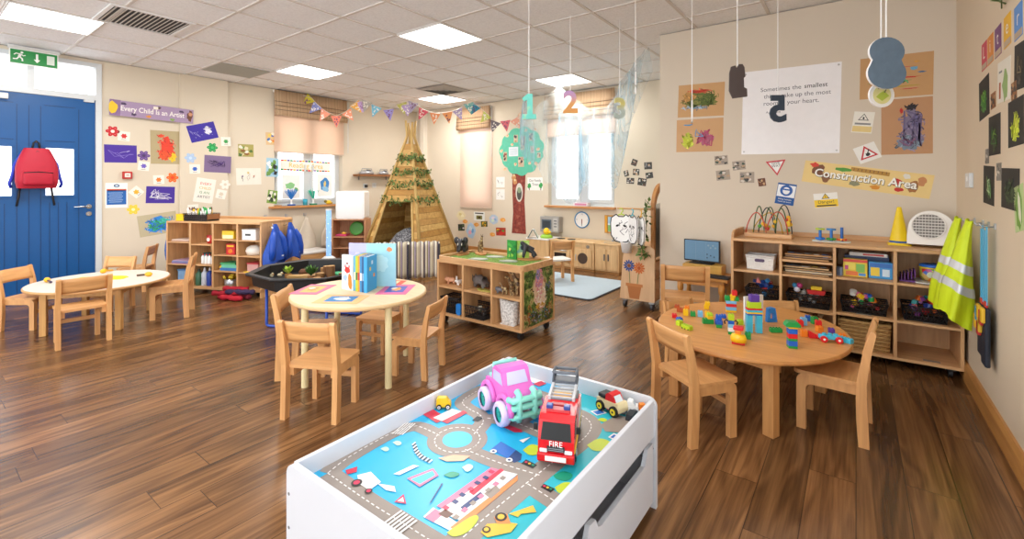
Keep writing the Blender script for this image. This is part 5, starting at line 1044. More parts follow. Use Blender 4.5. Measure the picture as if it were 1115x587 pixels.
# ================================================================== BRICKS ON THE OVAL TABLE
BRC = {n: M(c, .28, var=.02) for n, c in dict(red='#d8252b', blue='#1f63c8', green='#1f9a48', yellow='#f4c61e', lime='#b6d62b', orange='#f0882a', turquoise='#45bfe0', purple='#5a3a9c', sky='#7fc1ea', white='#f2f2f0', brown='#b5532a').items()}
def brick(mb, x, y, z, nx, ny, h, m, rz=0, u=.0158, studs=True):
    X = Matrix.Translation((x, y, z)) @ Matrix.Rotation(rz, 4, 'Z'); mb.box((0, 0, h/2), (nx*u*2-.0006, ny*u*2-.0006, h), m, .0016, X)
    if studs:
        for i in range(nx*2):
            for j in range(ny*2): mb.cyl(((i-nx+.5)*u, (j-ny+.5)*u, h-.001), ((i-nx+.5)*u, (j-ny+.5)*u, h+.0045), .0047, m, n=10, X=X)
    return mb
TZ = .4005
def single(x, y, c, label, nx=1, ny=1, h=.019, rz=0):
    o = brick(MB(), 0, 0, 0, nx, ny, h, BRC[c]).build('toy_brick', loc=(x, y, TZ)); o.rotation_euler.z = rz
    return tag(o, label, 'toy brick', 'loose bricks on the oval table')
def stack(x, y, label, layers, rz=0, name='brick_tower'):
    t = thing(name, label, 'brick model', (x, y, TZ), rz, 'brick models on the oval table'); z = {}
    for L in layers:
        dx, dy, nx, ny, h, c = L[:6]; key = L[6] if len(L) > 6 else 0; z0 = z.get(key, z.get(0, 0) if key else 0)
        brick(MB(), dx, dy, z0, nx, ny, h, BRC[c]).build('brick', t); z[key] = z0+h+.0002
    return t
single(-.925, 2.972, 'red', 'small red brick at the left end of the brick table', 1, 1, .022, .4); single(-.875, 2.910, 'blue', 'small blue brick at the left end beside the red one', 1, 1, .021, .9)
single(-.674, 3.153, 'blue', 'small blue brick behind the blue brick car', 1, 1, .018, .3); single(-.562, 3.067, 'lime', 'lime brick behind the lime figure', 1, 1, .025, .5); single(-.369, 3.027, 'green', 'flat green brick in the middle of the brick table', 2, 1, .022, .55)
single(-.476, 2.805, 'green', 'green brick right of the red and yellow duck model', 1, 1, .032, .2); single(-.239, 3.396, 'blue', 'dark blue brick at the back of the brick table', 1, 1, .03, .2); single(-.202, 3.345, 'green', 'green brick behind the red brick at the back right', 1, 1, .04, .7)
single(-.18, 3.292, 'red', 'red brick in front of the green one at back right', 1, 1, .036, .3); single(-.169, 3.182, 'orange', 'orange brick near the back right of the brick table', 1, 1, .03, .6); single(-.113, 3.199, 'purple', 'purple brick beside the turquoise brick car', 1, 1, .024, .2)
single(-.043, 3.056, 'turquoise', 'turquoise brick at the right end of brick table', 2, 1, .022, -.5); single(-.06, 3.165, 'orange', 'flat orange brick behind the turquoise brick at right end', 1, 1, .012, .3)
t = stack(-.827, 2.805, 'lime brick caterpillar with two humps', [(-.03, .01, 1, 1, .028, 'lime', 'a'), (.042, -.008, 2, 1, .022, 'lime', 'b')], -.45, 'brick_animal')
for s in (-1, 1):
    for i in range(3): f = MB(); f.sph((.02+i*.022, -.008+s*.016, .004), .004, BLACK, 8, 5); f.build('foot', t)
t = stack(-.925, 3.13, 'reddish brown brick basket at the back left', [(0, 0, 2, 1, .024, 'brown'), (-.03, 0, 1, 1, .018, 'brown', 'a'), (.032, 0, 1, 1, .018, 'orange', 'b')], .2, 'brick_basket')
t = stack(-.82, 3.085, 'row of yellow, green and sky blue bricks like a train', [(-.065, 0, 1, 1, .036, 'yellow', 'a'), (-.022, .0, 1, 1, .026, 'green', 'b'), (.022, .0, 1, 1, .034, 'sky', 'c'), (.065, .0, 1, 1, .034, 'yellow', 'd')], .3, 'brick_train')
t = stack(-.815, 3.31, 'yellow brick duck at the back left', [(0, 0, 1, 1, .024, 'yellow'), (.006, 0, 1, 1, .022, 'yellow')], .3, 'brick_duck')
t = stack(-.723, 2.968, 'green and yellow rounded brick model left of the blue brick car', [(0, 0, 2, 1, .028, 'green'), (.012, 0, 1, 1, .02, 'yellow'), (.012, 0, 1, 1, .012, 'lime')], .5, 'brick_model')
t = stack(-.655, 2.94, 'blue brick car with green base', [(0, 0, 1, 2, .02, 'green'), (0, 0, 1, 2, .022, 'blue'), (0, .01, 1, 1, .022, 'blue')], .3, 'brick_car')
for s in (-1, 1):
    for y in (-.018, .018): f = MB(); f.cyl((s*.0165, y, .028), (s*.021, y, .028), .012, M('#15439b', .3), n=14); f.build('wheel', t)
t = stack(-.665, 3.33, 'layered brick tower topped by red and green bricks at the back', [(0, 0, 2, 1, .012, 'yellow'), (0, 0, 2, 1, .022, 'sky'), (0, 0, 2, 1, .02, 'red'), (0, 0, 2, 1, .02, 'sky'), (-.024, 0, 1, 1, .028, 'green', 'l'), (.03, 0, 1, 1, .024, 'green', 'r'), (.01, .0, 1, 1, .036, 'yellow', 'm'), (.02, 0, 1, 1, .03, 'red', 'm')], .35)
t = stack(-.567, 2.838, 'lime headed brick figure with black arms', [(0, 0, 1, 1, .016, 'green'), (0, 0, 1, 1, .022, 'white'), (0, 0, 1, 1, .02, 'sky'), (0, 0, 1, 1, .02, 'blue'), (0, 0, 1, 1, .032, 'lime')], .3, 'brick_figure')
for s in (-1, 1): f = MB(); f.tube([(s*.014, 0, .072), (s*.026, 0, .078), (s*.034, 0, .068), (s*.03, 0, .055)], .004, BLACK, 7); f.build('arm', t)
t = stack(-.50, 2.685, 'red and yellow brick duck in front of the tall tower', [(0, 0, 2, 1, .012, 'red')], .1, 'brick_duck')
f = MB(); f.lathe((0, 0, .012), [(.0, .0), (.038, 0), (.040, .02), (.032, .04), (.0, .042)], BRC['yellow'], 20, sy=.7); f.build('body', t); f = MB(); f.box((0, 0, .064), (.03, .024, .02), BRC['orange'], .004); f.build('beak', t); f = MB(); f.box((0, 0, .084), (.05, .032, .022), BRC['red'], .006); f.build('head', t)
t = stack(-.468, 2.945, 'tallest brick tower with turquoise legs and purple top', [(-.026, 0, 1, 1, .10, 'turquoise', 'l'), (.026, 0, 1, 1, .10, 'turquoise', 'r')], .5)
for z, nx, h, c in ((.1004, 2.6, .008, 'blue'), (.1086, 2.6, .009, 'yellow'), (.1178, 2.6, .012, 'turquoise'), (.130, 2.6, .010, 'red'), (.1402, 2.2, .036, 'lime'), (.1764, 1.6, .04, 'purple')):
    f = MB(); f.box((0, 0, z+h/2), (nx*.0316, .034, h), BRC[c], .002); 
    if c in ('lime', 'purple'):
        for i in (-1, 1): f.cyl((i*.012, 0, z+h-.001), (i*.012, 0, z+h+.004), .0047, BRC[c], n=10)
    f.build('brick', t)
t = stack(-.266, 2.79, 'square brick tower with green roof and red, blue layers', [(0, 0, 1, 1, .012, 'green'), (0, 0, 1, 1, .026, 'blue'), (0, 0, 1, 1, .012, 'green'), (0, 0, 1, 1, .024, 'red'), (0, 0, 1, 1, .026, 'blue'), (0, 0, 1, 1, .01, 'yellow')], .4)
for o in t.children: o.scale = (1.35, 1.2, 1)
f = MB(); f.prism([(-.034, 0), (.034, 0), (.034, .012), (.022, .026), (-.022, .026), (-.034, .012)], -.024, .024, BRC['green'], X=Matrix(((1,0,0,0),(0,0,-1,0),(0,1,0,.1112),(0,0,0,1)))); f.build('roof', t)
stack(-.262, 3.255, 'red and sky blue brick cube at the back of the brick table', [(-.012, -.012, 1, 1, .034, 'red', 'a'), (.018, .02, 1, 1, .042, 'sky', 'b')], .4, 'brick_model')
t = stack(-.205, 3.035, 'red wedge shaped brick with an orange brick', [(-.026, .012, 1, 1, .034, 'orange')], .35, 'brick_model'); f = MB(); f.prism([(-.016, 0), (.04, 0), (.04, .010), (-.010, .036), (-.016, .036)], -.016, .016, BRC['red'], X=Matrix(((1,0,0,.01),(0,0,-1,0),(0,1,0,0),(0,0,0,1)))); f.build('wedge', t)
t = thing('toy_car', 'turquoise brick car with red wheels at the right end of table', 'toy car', (-.113, 3.02, TZ), .35, 'brick models on the oval table'); f = MB(); f.box((0, 0, .024), (.105, .036, .022), BRC['turquoise'], .006)
for i in range(3): f.cyl((-.026+.026*i, 0, .034), (-.026+.026*i, 0, .044), .010, BRC['turquoise'], n=12)
f.build('body', t)
for s in (-1, 1):
    for x in (-.035, .035): f = MB(); f.cyl((x, s*.019, .017), (x, s*.031, .017), .017, BRC['red'], n=18); f.cyl((x, s*.031, .017), (x, s*.033, .017), .006, BRC['white'], n=10); f.build('wheel', t)
f = MB(); P = [(-.03, 0), (.035, 0), (.022, .085), (.004, .09), (-.024, .085)]; 
n_ = MB(); n_.raw([(x, y, z) for y in (-.012, .012) for x, z in P] + [(x, y, z) for y in (-.012, .012) for x, z in ((-.012, .018), (.016, .018), (.010, .055), (-.008, .055))],
 [(0, 1, 11, 10), (1, 2, 12, 11), (2, 3, 12), (3, 4, 13, 12), (4, 0, 10, 13), (6, 5, 14, 15), (7, 6, 15, 16), (8, 7, 16), (9, 8, 16, 17), (5, 9, 17, 14), (0, 5, 6, 1), (1, 6, 7, 2), (2, 7, 8, 3), (3, 8, 9, 4), (4, 9, 5, 0), (10, 11, 15, 14), (11, 12, 16, 15), (12, 13, 17, 16), (13, 10, 14, 17)], M('#2382d4', .3))
o = n_.build('toy_triangle', loc=(-.42, 3.235, TZ)); o.rotation_euler.z = .75; tag(o, 'blue plastic frame piece standing behind the green brick', 'toy')
def book(name, label, w, d, h, cover, page, group=None, art=None):
    t = thing(name, label, 'book', (0, 0, 0), 0, group); f = MB(); f.box((0, 0, h/2), (w-.004, d-.004, h-.006), page); f.build('pages', t); f = MB()
    f.box((-w/2+.001, 0, h/2), (.002, d, h), cover); f.box((w/2-.001, 0, h/2), (.002, d, h), cover); f.box((0, -d/2+.001, h/2), (w, .002, h), cover)
    if art: art(f)
    f.build('cover', t); return t
PAGE = M('#efe9dc', .7)
t = book('picture_book', 'open white picture book standing behind the tallest brick tower', .012, .15, .17, WHITE, PAGE, None, lambda f: [f.box((-.0068, -.02, .14-.035*i), (.0012, .07, .022), M(c, .5)) for i, c in enumerate(('#3f9a6a', '#c96b3a', '#e2b13a', '#6fb3d0'))]); t.location = (-.50, 3.13, TZ); t.rotation_euler.z = -.55

# ================================================================== ON THE ROUND TABLE
RT = .5305
def leafsheet(c, u, w, h, col, pic, picl, label, seed):
    o = MB(); o.box((0, 0, .0008), (w, h, .0016), M(col, .55)); o.rect(0, 0, w*.62, h*.62, M(pic, .55), .0016, .06); o.blob(0, 0, w*.17, h*.16, M(picl, .5), .0024, seed); o.blob(.02, .02, w*.07, h*.1, M('#f2efe6', .5), .003, seed+1)
    o = o.build('picture_card', loc=(*c, RT)); o.rotation_euler.z = math.atan2(u[1], u[0]); return tag(o, label, 'card', 'picture cards on the round table')
leafsheet((-2.963, 1.722), (-.153, .247), .29, .19, '#e0708f', '#f0b45f', '#ee8f4a', 'pink card with orange picture at the left of the round table', 1)
leafsheet((-2.572, 1.681), (.238, .152), .28, .215, '#f0bd7e', '#2f7fbe', '#cfd9e2', 'orange card with blue picture nearest the front of round table', 2)
leafsheet((-2.51, 2.058), (-.167, .237), .29, .20, '#e46a9c', '#4f5fb4', '#e89a52', 'pink card with blue picture at the right of the round table', 3)
leafsheet((-2.72, 2.175), (.2, .12), .20, .14, '#e4583f', '#f2d9b0', '#c94a34', 'red card mostly hidden behind the books on round table', 4)
BKS = [('#6fb8dc', 'sky blue'), ('#b8cf38', 'lime green'), ('#f0a334', 'amber'), ('#3f8fc6', 'mid blue'), ('#2b5d8c', 'dark blue'), ('#3aa3dc', 'bright blue')]
a0 = Vector((-2.70, 1.862)); ub = Vector((.995, .058)); ang = math.atan2(.135, -.075)-PI/2
for i, (c, nme) in enumerate(BKS):
    w = .018 if i < 5 else .024; last = i == 5
    def art(f, last=last, i=i):
        if last: [f.raw([(.0125, y-.012, z-.012), (.0125, y+.012, z-.012), (.0125, y+.012, z+.012), (.0125, y-.012, z+.012)], [(0, 1, 2, 3)], M(cc, .5)) for y, z, cc in ((-.03, .15, '#f1c95c'), (.03, .10, '#f09a3c'), (0, .19, '#cfe3ee'))]
        else: f.box((0, -.0752, .10), (.012, .001, .05), M(('#f2e6c8', '#2f6f3a', '#c8302c', '#f2f2f0', '#8ab0d0')[i], .5))
    p = a0+ub*(.021*i+(.004 if last else 0))
    t = book('picture_book', nme+(' cover picture book at the right end of the upright row' if last else ' spined picture book in the upright row on the round table'), w, .15, .235, M(c, .4), PAGE, 'upright books on the round table', art)
    d_ = Vector((-math.sin(ang), math.cos(ang))); t.location = (p.x+d_.x*.078, p.y+d_.y*.078, RT); t.rotation_euler.z = ang
def facebook(loc, rz, w, h, c, label, marks, lean=0):
    t = thing('picture_book', label, 'book', loc, rz, 'upright books on the round table'); f = MB(); f.box((0, .006, h/2), (w-.004, .010, h-.004), PAGE); f.build('pages', t); f = MB(); f.box((0, -.0005, h/2), (w, .003, h), M(c, .4)); f.box((0, .0125, h/2), (w, .003, h), M(c, .4))
    f2 = MB(Matrix(((1,0,0,0),(0,0,-1,-.002),(0,1,0,0),(0,0,0,1))))
    for k, (x, z, rx, rz_, cc) in enumerate(marks): f2.blob(x, z, rx, rz_, M(cc, .4), .0003*k, k, jag=.18)
    f.build('cover', t); f2.build('cover_picture', t); return t
facebook((-2.765, 1.852, RT), .06, .115, .235, '#dcecf2', 'white picture book with red creature facing out on round table', [(.0, .135, .026, .022, '#d8322c'), (-.02, .16, .006, .012, '#d8322c'), (.02, .16, .006, .012, '#d8322c'), (.0, .18, .012, .006, '#8a3a34'), (.03, .06, .02, .055, '#ef7f2a'), (-.02, .08, .02, .02, '#9fb9d6'), (-.015, .04, .018, .02, '#c5d3e2')])
facebook((-2.79, 1.985, RT), .55, .19, .30, '#b9b9e6', 'tall lilac picture book behind the upright row', [(-.03, .2, .03, .04, '#d5cdf0')])
facebook((-2.67, 2.055, RT), .55, .21, .30, '#9cd3e0', 'tall pale teal picture book behind the upright row', [(.06, .26, .018, .016, '#e58a4e'), (0, .16, .05, .06, '#b6e2ea')])

# on the white oval table
FZ = .3805; f = MB(); f.blob(0, 0, .22, .12, M('#f2d21c', .8), 0, 3, 24, .12, .003, .75); tag(f.build('felt_sheet', loc=(-5.56, 1.16, FZ)), 'bright yellow felt sheet lying on the white oval table', 'felt')
def maraca(x, y, rz, c, label):
    t = thing('paint_roller', label, 'craft tool', (x, y, FZ+.022), rz, 'yellow craft tools on the white oval table'); f = MB(); f.sph((0, 0, 0), (.032, .022, .022), M('#e9b521', .45), 14, 9); f.build('head', t); f = MB(); f.cyl((.03, 0, -.004), (.10, 0, -.010), .009, M(c, .4), n=10); f.build('handle', t); return t
maraca(-5.72, .83, .1, '#4a3552', 'yellow headed craft tool with purple handle at left end of oval table'); maraca(-5.86, 1.24, 2.2, '#e0a51c', 'yellow craft tool at the far side of oval table'); maraca(-5.32, 1.45, -2.4, '#5a3a24', 'yellow craft tool with dark handle at right end of oval table')

# ================================================================== IN THE BLACK TRAY
TR = .374; GZ = M('#6a4a2c', .8, var=.2)
def log(x, y, r, h, label, c='#7a5230'):
    f = MB(); f.cyl((0, 0, 0), (0, 0, h), r, M(c, .8, var=.2), n=16); f.cyl((0, 0, h), (0, 0, h+.001), r*.9, M('#b98d55', .7, var=.15, scale=40), n=16); return tag(f.build('log_slice', loc=(x, y, TR)), label, 'log', 'log slices in the black tray')
log(-3.905, 2.44, .038, .115, 'tallest brown log slice in the black play tray'); log(-3.95, 2.36, .04, .055, 'short log slice in front of tallest log in tray', '#8a6038')
for x, y, r, c, l, sd in ((-3.98, 2.10, .10, '#7a8f3f', 'mossy green mat at the front of the black tray', 3), (-4.16, 2.40, .11, '#8a6f45', 'brown bark mat in the middle of the black tray', 5), (-3.78, 2.38, .10, '#6f8a3a', 'green moss mat at the right of the black tray', 7)):
    f = MB(); f.blob(0, 0, r, r*.8, M(c, .9, var=.25, scale=60), 0, sd, 22, .2, .008); tag(f.build('moss_mat', loc=(x, y, TR)), l, 'mat')
log(-3.80, 2.24, .036, .05, 'small log slice at the right front of the black tray', '#8a5a34'); log(-3.72, 2.44, .032, .07, 'dark log slice at the right rear of the black tray', '#5f3f26'); log(-4.22, 2.56, .03, .045, 'pale log slice at the left rear of the black tray', '#a57a4a')
log(-4.10, 2.52, .035, .08, 'log slice near the far rim of the tray')
f = MB(); f.box((0, 0, .02), (.32, .07, .03), wood('#c39a5c', .6, 0), .006); o = f.build('wood_plank', loc=(-4.09, 2.30, TR+.0)); o.rotation_euler.z = .7; tag(o, 'pale wooden plank lying in the black play tray', 'plank'); o.location.z = TR-.004
def bush(name, x, y, r, n, label, cols, seed):
    t = thing(name, label, 'plant', (x, y, TR)); f = MB(); f.cyl((0, 0, 0), (0, 0, .035), .03, M('#a5713f', .7), n=12); f.build('pot', t); f = MB(); r_ = random.Random(seed)
    for i in range(n):
        a = r_.uniform(0, 6.28); q = r_.uniform(.2, 1); X = Matrix.Translation((0, 0, .035)) @ Matrix.Rotation(a, 4, 'Z') @ Matrix.Rotation(q*.9, 4, 'X'); L = r*r_.uniform(.8, 1.2); f.raw([(0, 0, 0), (L*.22, 0, L*.5), (0, 0, L), (-L*.22, 0, L*.5)], [(0, 1, 2, 3)], M(r_.choice(cols), .6), True, X)
    f.build('leaves', t); return t
bush('toy_plant', -4.25, 2.22, .075, 40, 'lime green toy plant at the left side of the tray', ['#a9cf3c', '#c7dd5a', '#7fae30'], 1); bush('toy_plant', -4.0, 2.30, .09, 50, 'dark green toy bush beside the logs in the tray', ['#3f6a2a', '#5d8a34', '#2f5220'], 2)
f = MB(); f.blob(0, 0, .09, .06, M('#3fae77', .5), 0, 3, 16, .1, .01); tag(f.build('toy_pond', loc=(-4.02, 2.62, TR)), 'green toy lily pad by the far rim of the tray', 'toy')
f = MB(); f.lathe((0, 0, 0), [(0, 0), (.05, 0), (.055, .03), (.035, .06), (0, .07)], M('#e0b62a', .5), 14); tag(f.build('toy_rock', loc=(-3.75, 2.62, TR)), 'yellow toy rock at the right side of the tray', 'toy')
f = MB(); f.lathe((0, 0, 0), [(0, 0), (.045, 0), (.05, .025), (.03, .045), (0, .05)], M('#6e4428', .8), 12); tag(f.build('toy_rock', loc=(-4.30, 2.40, TR)), 'brown toy rock near the left rim of the tray', 'toy')
for i, (x, y) in enumerate(((-4.385, 2.13), (-4.35, 2.19))):
    T_ = thing('toy_duck', ('nearer' if i == 0 else 'farther')+' tiny cream toy animal at the left rim of the tray', 'toy animal', (x, y, TR), .4*i); f = MB(); f.sph((0, 0, .016), (.026, .014, .016), M('#e6d9b4', .5), 12, 8); f.sph((.022, 0, .036), (.012, .010, .012), M('#e6d9b4', .5), 10, 7); f.build('body', T_); f = MB(); f.cyl((.03, 0, .034), (.042, 0, .032), .004, M('#d98f2c', .5), n=8); f.build('beak', T_)

# ================================================================== TOY ANIMALS (one skinned body each)
def animal(name, label, cat, loc, rz, V, E, mat, base=None, k=1.0, group=None, extras=None):
    """V: list of (x, y, z, radius); E: bones. x forward."""
    t = thing(name, label, cat, loc, rz, group, k)
    me = bpy.data.meshes.new('body'); me.from_pydata([v[:3] for v in V], E, []); me.materials.append(mat); me.update()
    o = bpy.data.objects.new('body', me); C.objects.link(o); o.parent = t
    sk = o.modifiers.new('skin', 'SKIN'); 
    for i, v in enumerate(V): me.skin_vertices[0].data[i].radius = (v[3], v[3])
    me.skin_vertices[0].data[0].use_root = True
    sk.use_smooth_shade = True; subd(o, 2)
    if base: f = MB(); f.prism([(base[0]*.5*math.cos(a*PI/9)*(1+.07*math.sin(a*2.3)), base[1]*.5*math.sin(a*PI/9)*(1+.07*math.cos(a*1.7))) for a in range(18)], -.012, 0, wood('#c98f52', .6, 0)); f.build('wood_base', t)
    if extras: extras(t)
    return t
def quad(L, H, r, neck, head, leg, tail, lr, low=False):
    """generic quadruped: trunk along x, four jointed legs"""
    V = [(0, 0, H, r), (L*.5, 0, H*1.02, r*.92), (-L*.5, 0, H*1.0, r*.9)]; E = [(0, 1), (0, 2)]
    b = len(V); V += [(L*.5+neck[0]*.5, 0, H+neck[1]*.55, neck[2]), (L*.5+neck[0], 0, H+neck[1], head[0]), (L*.5+neck[0]+head[1], 0, H+neck[1]+head[2], head[3])]; E += [(1, b), (b, b+1), (b+1, b+2)]
    for sx, px in ((1, L*.42), (-1, -L*.44)):
        for sy in (-1, 1):
            b = len(V); V += [(px, sy*r*.55, H*.72, lr*1.35), (px+sx*lr*.3*(-1 if sx < 0 else .4), sy*r*.62, H*.36, lr*.95), (px+(lr*.1), sy*r*.62, lr*.5, lr)]; E += [(1 if sx > 0 else 2, b), (b, b+1), (b+1, b+2)]
    b = len(V); V += [(-L*.5-tail[0]*.6, 0, H+tail[1]*.5, tail[2]), (-L*.5-tail[0], 0, H+tail[1], tail[2]*.7)]; E += [(2, b), (b, b+1)]
    return V, E
def ears(pts, m):
    def ex(t):
        for x, y, z, a, b, c in pts: f = MB(); f.sph((x, y, z), (a, b, c), m, 10, 7); f.build('ear', t)
    return ex
ELE = M('#242427', .45, var=.1); JT = .5775
def ele_ex(t):
    for s in (-1, 1):
        f = MB(); f.sph((.062, s*.042, .125), (.012, .026, .034), ELE, 12, 8, X=None); f.build('ear', t); f = MB(); f.cyl((.102, s*.016, .105), (.125, s*.02, .085), .005, M('#eee7d6', .4), n=8, r1=.002); f.build('tusk', t); f = MB(); f.sph((.092, s*.023, .135), .004, WHITE, 8, 6); f.build('eye', t)
V, E = quad(.10, .085, .046, (.03, .04, .038), (.036, .025, -.02, .02), 0, (.02, -.03, .006), .021); b = len(V); V += [(.115, 0, .06, .013), (.122, 0, .03, .009)]; E += [(5, b), (b, b+1)]
animal('toy_elephant', 'black toy elephant on a wooden slice on the jungle shelf', 'toy animal', (-3.02, 3.27, JT+.0125), -1.05, V, E, ELE, (.22, .13), 1.0, None, ele_ex)
GIR = pattern_mat('giraffe_hide', ['#58402a', '#77583a', '#b89e70'], 45, .5, 'voronoi', [.2, .45, .62])
V, E = quad(.065, .105, .024, (.03, .09, .014), (.014, .026, -.008, .010), 0, (.012, -.05, .004), .009)
animal('toy_giraffe', 'small toy giraffe standing on a wooden slice on the jungle shelf', 'toy animal', (-2.88, 3.37, JT+.0125), -.6, V, E, GIR, (.24, .12), .85, None, ears([(.062, s*.01, .205, .003, .003, .010) for s in (-1, 1)], M('#5e4426', .5)))
GOR = M('#2a2a2e', .5, var=.1); V = [(0, 0, .085, .034), (.04, 0, .105, .040), (-.045, 0, .065, .032), (.062, 0, .135, .022), (.078, 0, .15, .026), (.094, 0, .142, .016)]; E = [(0, 1), (0, 2), (1, 3), (3, 4), (4, 5)]
for s in (-1, 1):
    b = len(V); V += [(.05, s*.045, .09, .02), (.065, s*.05, .05, .017), (.07, s*.046, .012, .015)]; E += [(1, b), (b, b+1), (b+1, b+2)]
    b = len(V); V += [(-.045, s*.034, .045, .021), (-.03, s*.04, .025, .016), (-.035, s*.04, .010, .014)]; E += [(2, b), (b, b+1), (b+1, b+2)]
animal('toy_gorilla', 'black toy gorilla at the right end of the jungle shelf', 'toy animal', (-2.318, 3.385, JT+.0125), -2.4, V, E, GOR, (.24, .15), .92)
def picture(name, label, x, y, rz, w, h, th, cf, cb, up):
    t = thing(name, label, 'book', (x, y, JT), rz); f = MB(Matrix(((1,0,0,0),(0,0,-1,0),(0,1,0,0),(0,0,0,1)))); f.box((0, h/2, 0), (w, h, th), M(cf, .4, var=.12, scale=20)); r_ = random.Random(up)
    for i in range(10): f.blob(r_.uniform(-w*.38, w*.38), r_.uniform(h*.12, h*.88), w*.12, h*.09, M(r_.choice(cb), .4), th/2+.0004+i*.0002, i)
    f.build('board_cover', t); return t
picture('board_book', 'green jungle board book standing open on the jungle shelf, left cover', -2.475, 3.33, .55-.75, .12, .165, .010, '#2f8f3e', ['#4fae4c', '#1f6f33', '#8fc04a', '#cfd66a'], 1)
t = picture('board_book', 'pale green board book with dark blue spot facing the camera', -2.385, 3.365, .62, .12, .165, .008, '#a9cf52', ['#cfe08a', '#6fb0a0', '#8fc04a', '#e9e29a'], 2); f = MB(Matrix(((1,0,0,0),(0,0,-1,-.004),(0,1,0,0),(0,0,0,1)))); f.blob(0, .095, .034, .034, M('#7fa88a', .4), .0028, 3); f.blob(0, .098, .018, .02, M('#18243a', .3), .0036, 4); f.build('cover_picture', t)
t = thing('open_book', 'dark teal book standing open like a tent on the play counter', 'book', (-4.03, 5.98, .4125), .5); f = MB()
for q in (-1, 1): f.prism([(0, .13), (.012, .13), (.085, .0), (.073, .0)], -.09, .09, M('#2f5a5a', .4), X=Matrix(((q,0,0,0),(0,0,-1,0),(0,1,0,0),(0,0,0,1))), side=M('#e8e6e0', .5))
f.build('cover', t)
for i, (x, y, l) in enumerate(((-2.70, 3.13, 'grey card lily pad at the front middle of the jungle shelf'), (-2.42, 3.20, 'grey patterned card pad in front of the green books'), (-2.66, 3.32, 'grey card pad at the back middle of the jungle shelf'))):
    f = MB(); f.blob(0, 0, .085, .055, M('#9fa597', .6, var=.15, scale=50), 0, 20+i, 20, .12, .004); f.blob(.01, .01, .05, .03, M('#b9bcae', .6), .004, 30+i); o = f.build('card_pad', loc=(x, y, JT)); o.rotation_euler.z = .4; tag(o, l, 'card', 'card pads on the jungle shelf')
SZ = .3365
PIG = M('#d99f7a', .5); V, E = quad(.06, .042, .022, (.02, .008, .018), (.017, .016, -.006, .010), 0, (.01, .01, .003), .009); animal('toy_pig', 'pink brown toy pig in the top left cube of jungle shelf', 'toy animal', (-2.95, 3.05, SZ), -2.6, V, E, PIG, None, 1.0, None, ears([(.048, s*.012, .068, .004, .006, .009) for s in (-1, 1)], PIG))
V, E = quad(.05, .034, .018, (.016, .012, .014), (.014, .012, -.003, .008), 0, (.01, .005, .003), .008); animal('toy_rabbit', 'white toy animal beside the pig in the jungle shelf', 'toy animal', (-2.855, 3.06, SZ), -1.9, V, E, WHITE, None, 1.0, None, ears([(.034, s*.008, .07, .004, .005, .018) for s in (-1, 1)], WHITE))
RHI = M('#6f6763', .6, var=.12); V, E = quad(.13, .075, .042, (.05, -.002, .034), (.03, .035, -.016, .016), 0, (.01, -.03, .005), .018)
def rh(t):
    f = MB(); f.cyl((.145, 0, .072), (.155, 0, .105), .009, M('#8f8880', .5), r1=.001, n=10); f.build('horn', t)
    for s in (-1, 1): f = MB(); f.sph((.105, s*.02, .105), (.006, .006, .014), RHI, 8, 6); f.build('ear', t)
animal('toy_rhinoceros', 'grey toy rhinoceros in the middle cube of jungle shelf', 'toy animal', (-2.62, 3.08, SZ), PI-.15, V, E, RHI, None, .95, None, rh)
f = MB(); f.blob(0, 0, .08, .03, M('#a8a04a', .6, var=.1), 0, 4, 16, .2, .012); tag(f.build('toy_lizard', loc=(-2.53, 3.02, SZ)), 'flat olive toy lizard in front of the rhinoceros', 'toy animal')
for i, (x, y, rz, k, l) in enumerate(((-2.20, 3.08, -2.4, 1.25, 'tallest toy giraffe in the right cube of jungle shelf'), (-2.285, 3.09, -2.0, .95, 'medium toy giraffe left of the tallest in the right cube'), (-2.31, 3.01, -2.7, .62, 'baby toy giraffe at the front of the right cube'), (-2.235, 3.01, -1.2, .60, 'second baby toy giraffe below the tallest giraffe'))):
    V, E = quad(.055, .085, .022, (.03, .07, .013), (.013, .024, -.008, .009), 0, (.012, -.04, .004), .008); animal('toy_giraffe', l, 'toy animal', (x, y, SZ), rz, V, E, GIR, None, k, 'toy giraffes in the jungle shelf')
V, E = quad(.06, .04, .022, (.02, .012, .018), (.017, .014, -.008, .010), 0, (.01, -.02, .003), .009); animal('toy_elephant', 'small grey toy elephant at the left of the giraffe cube', 'toy animal', (-2.37, 3.03, SZ), -2.6, V, E, M('#77757a', .6), None, .9)
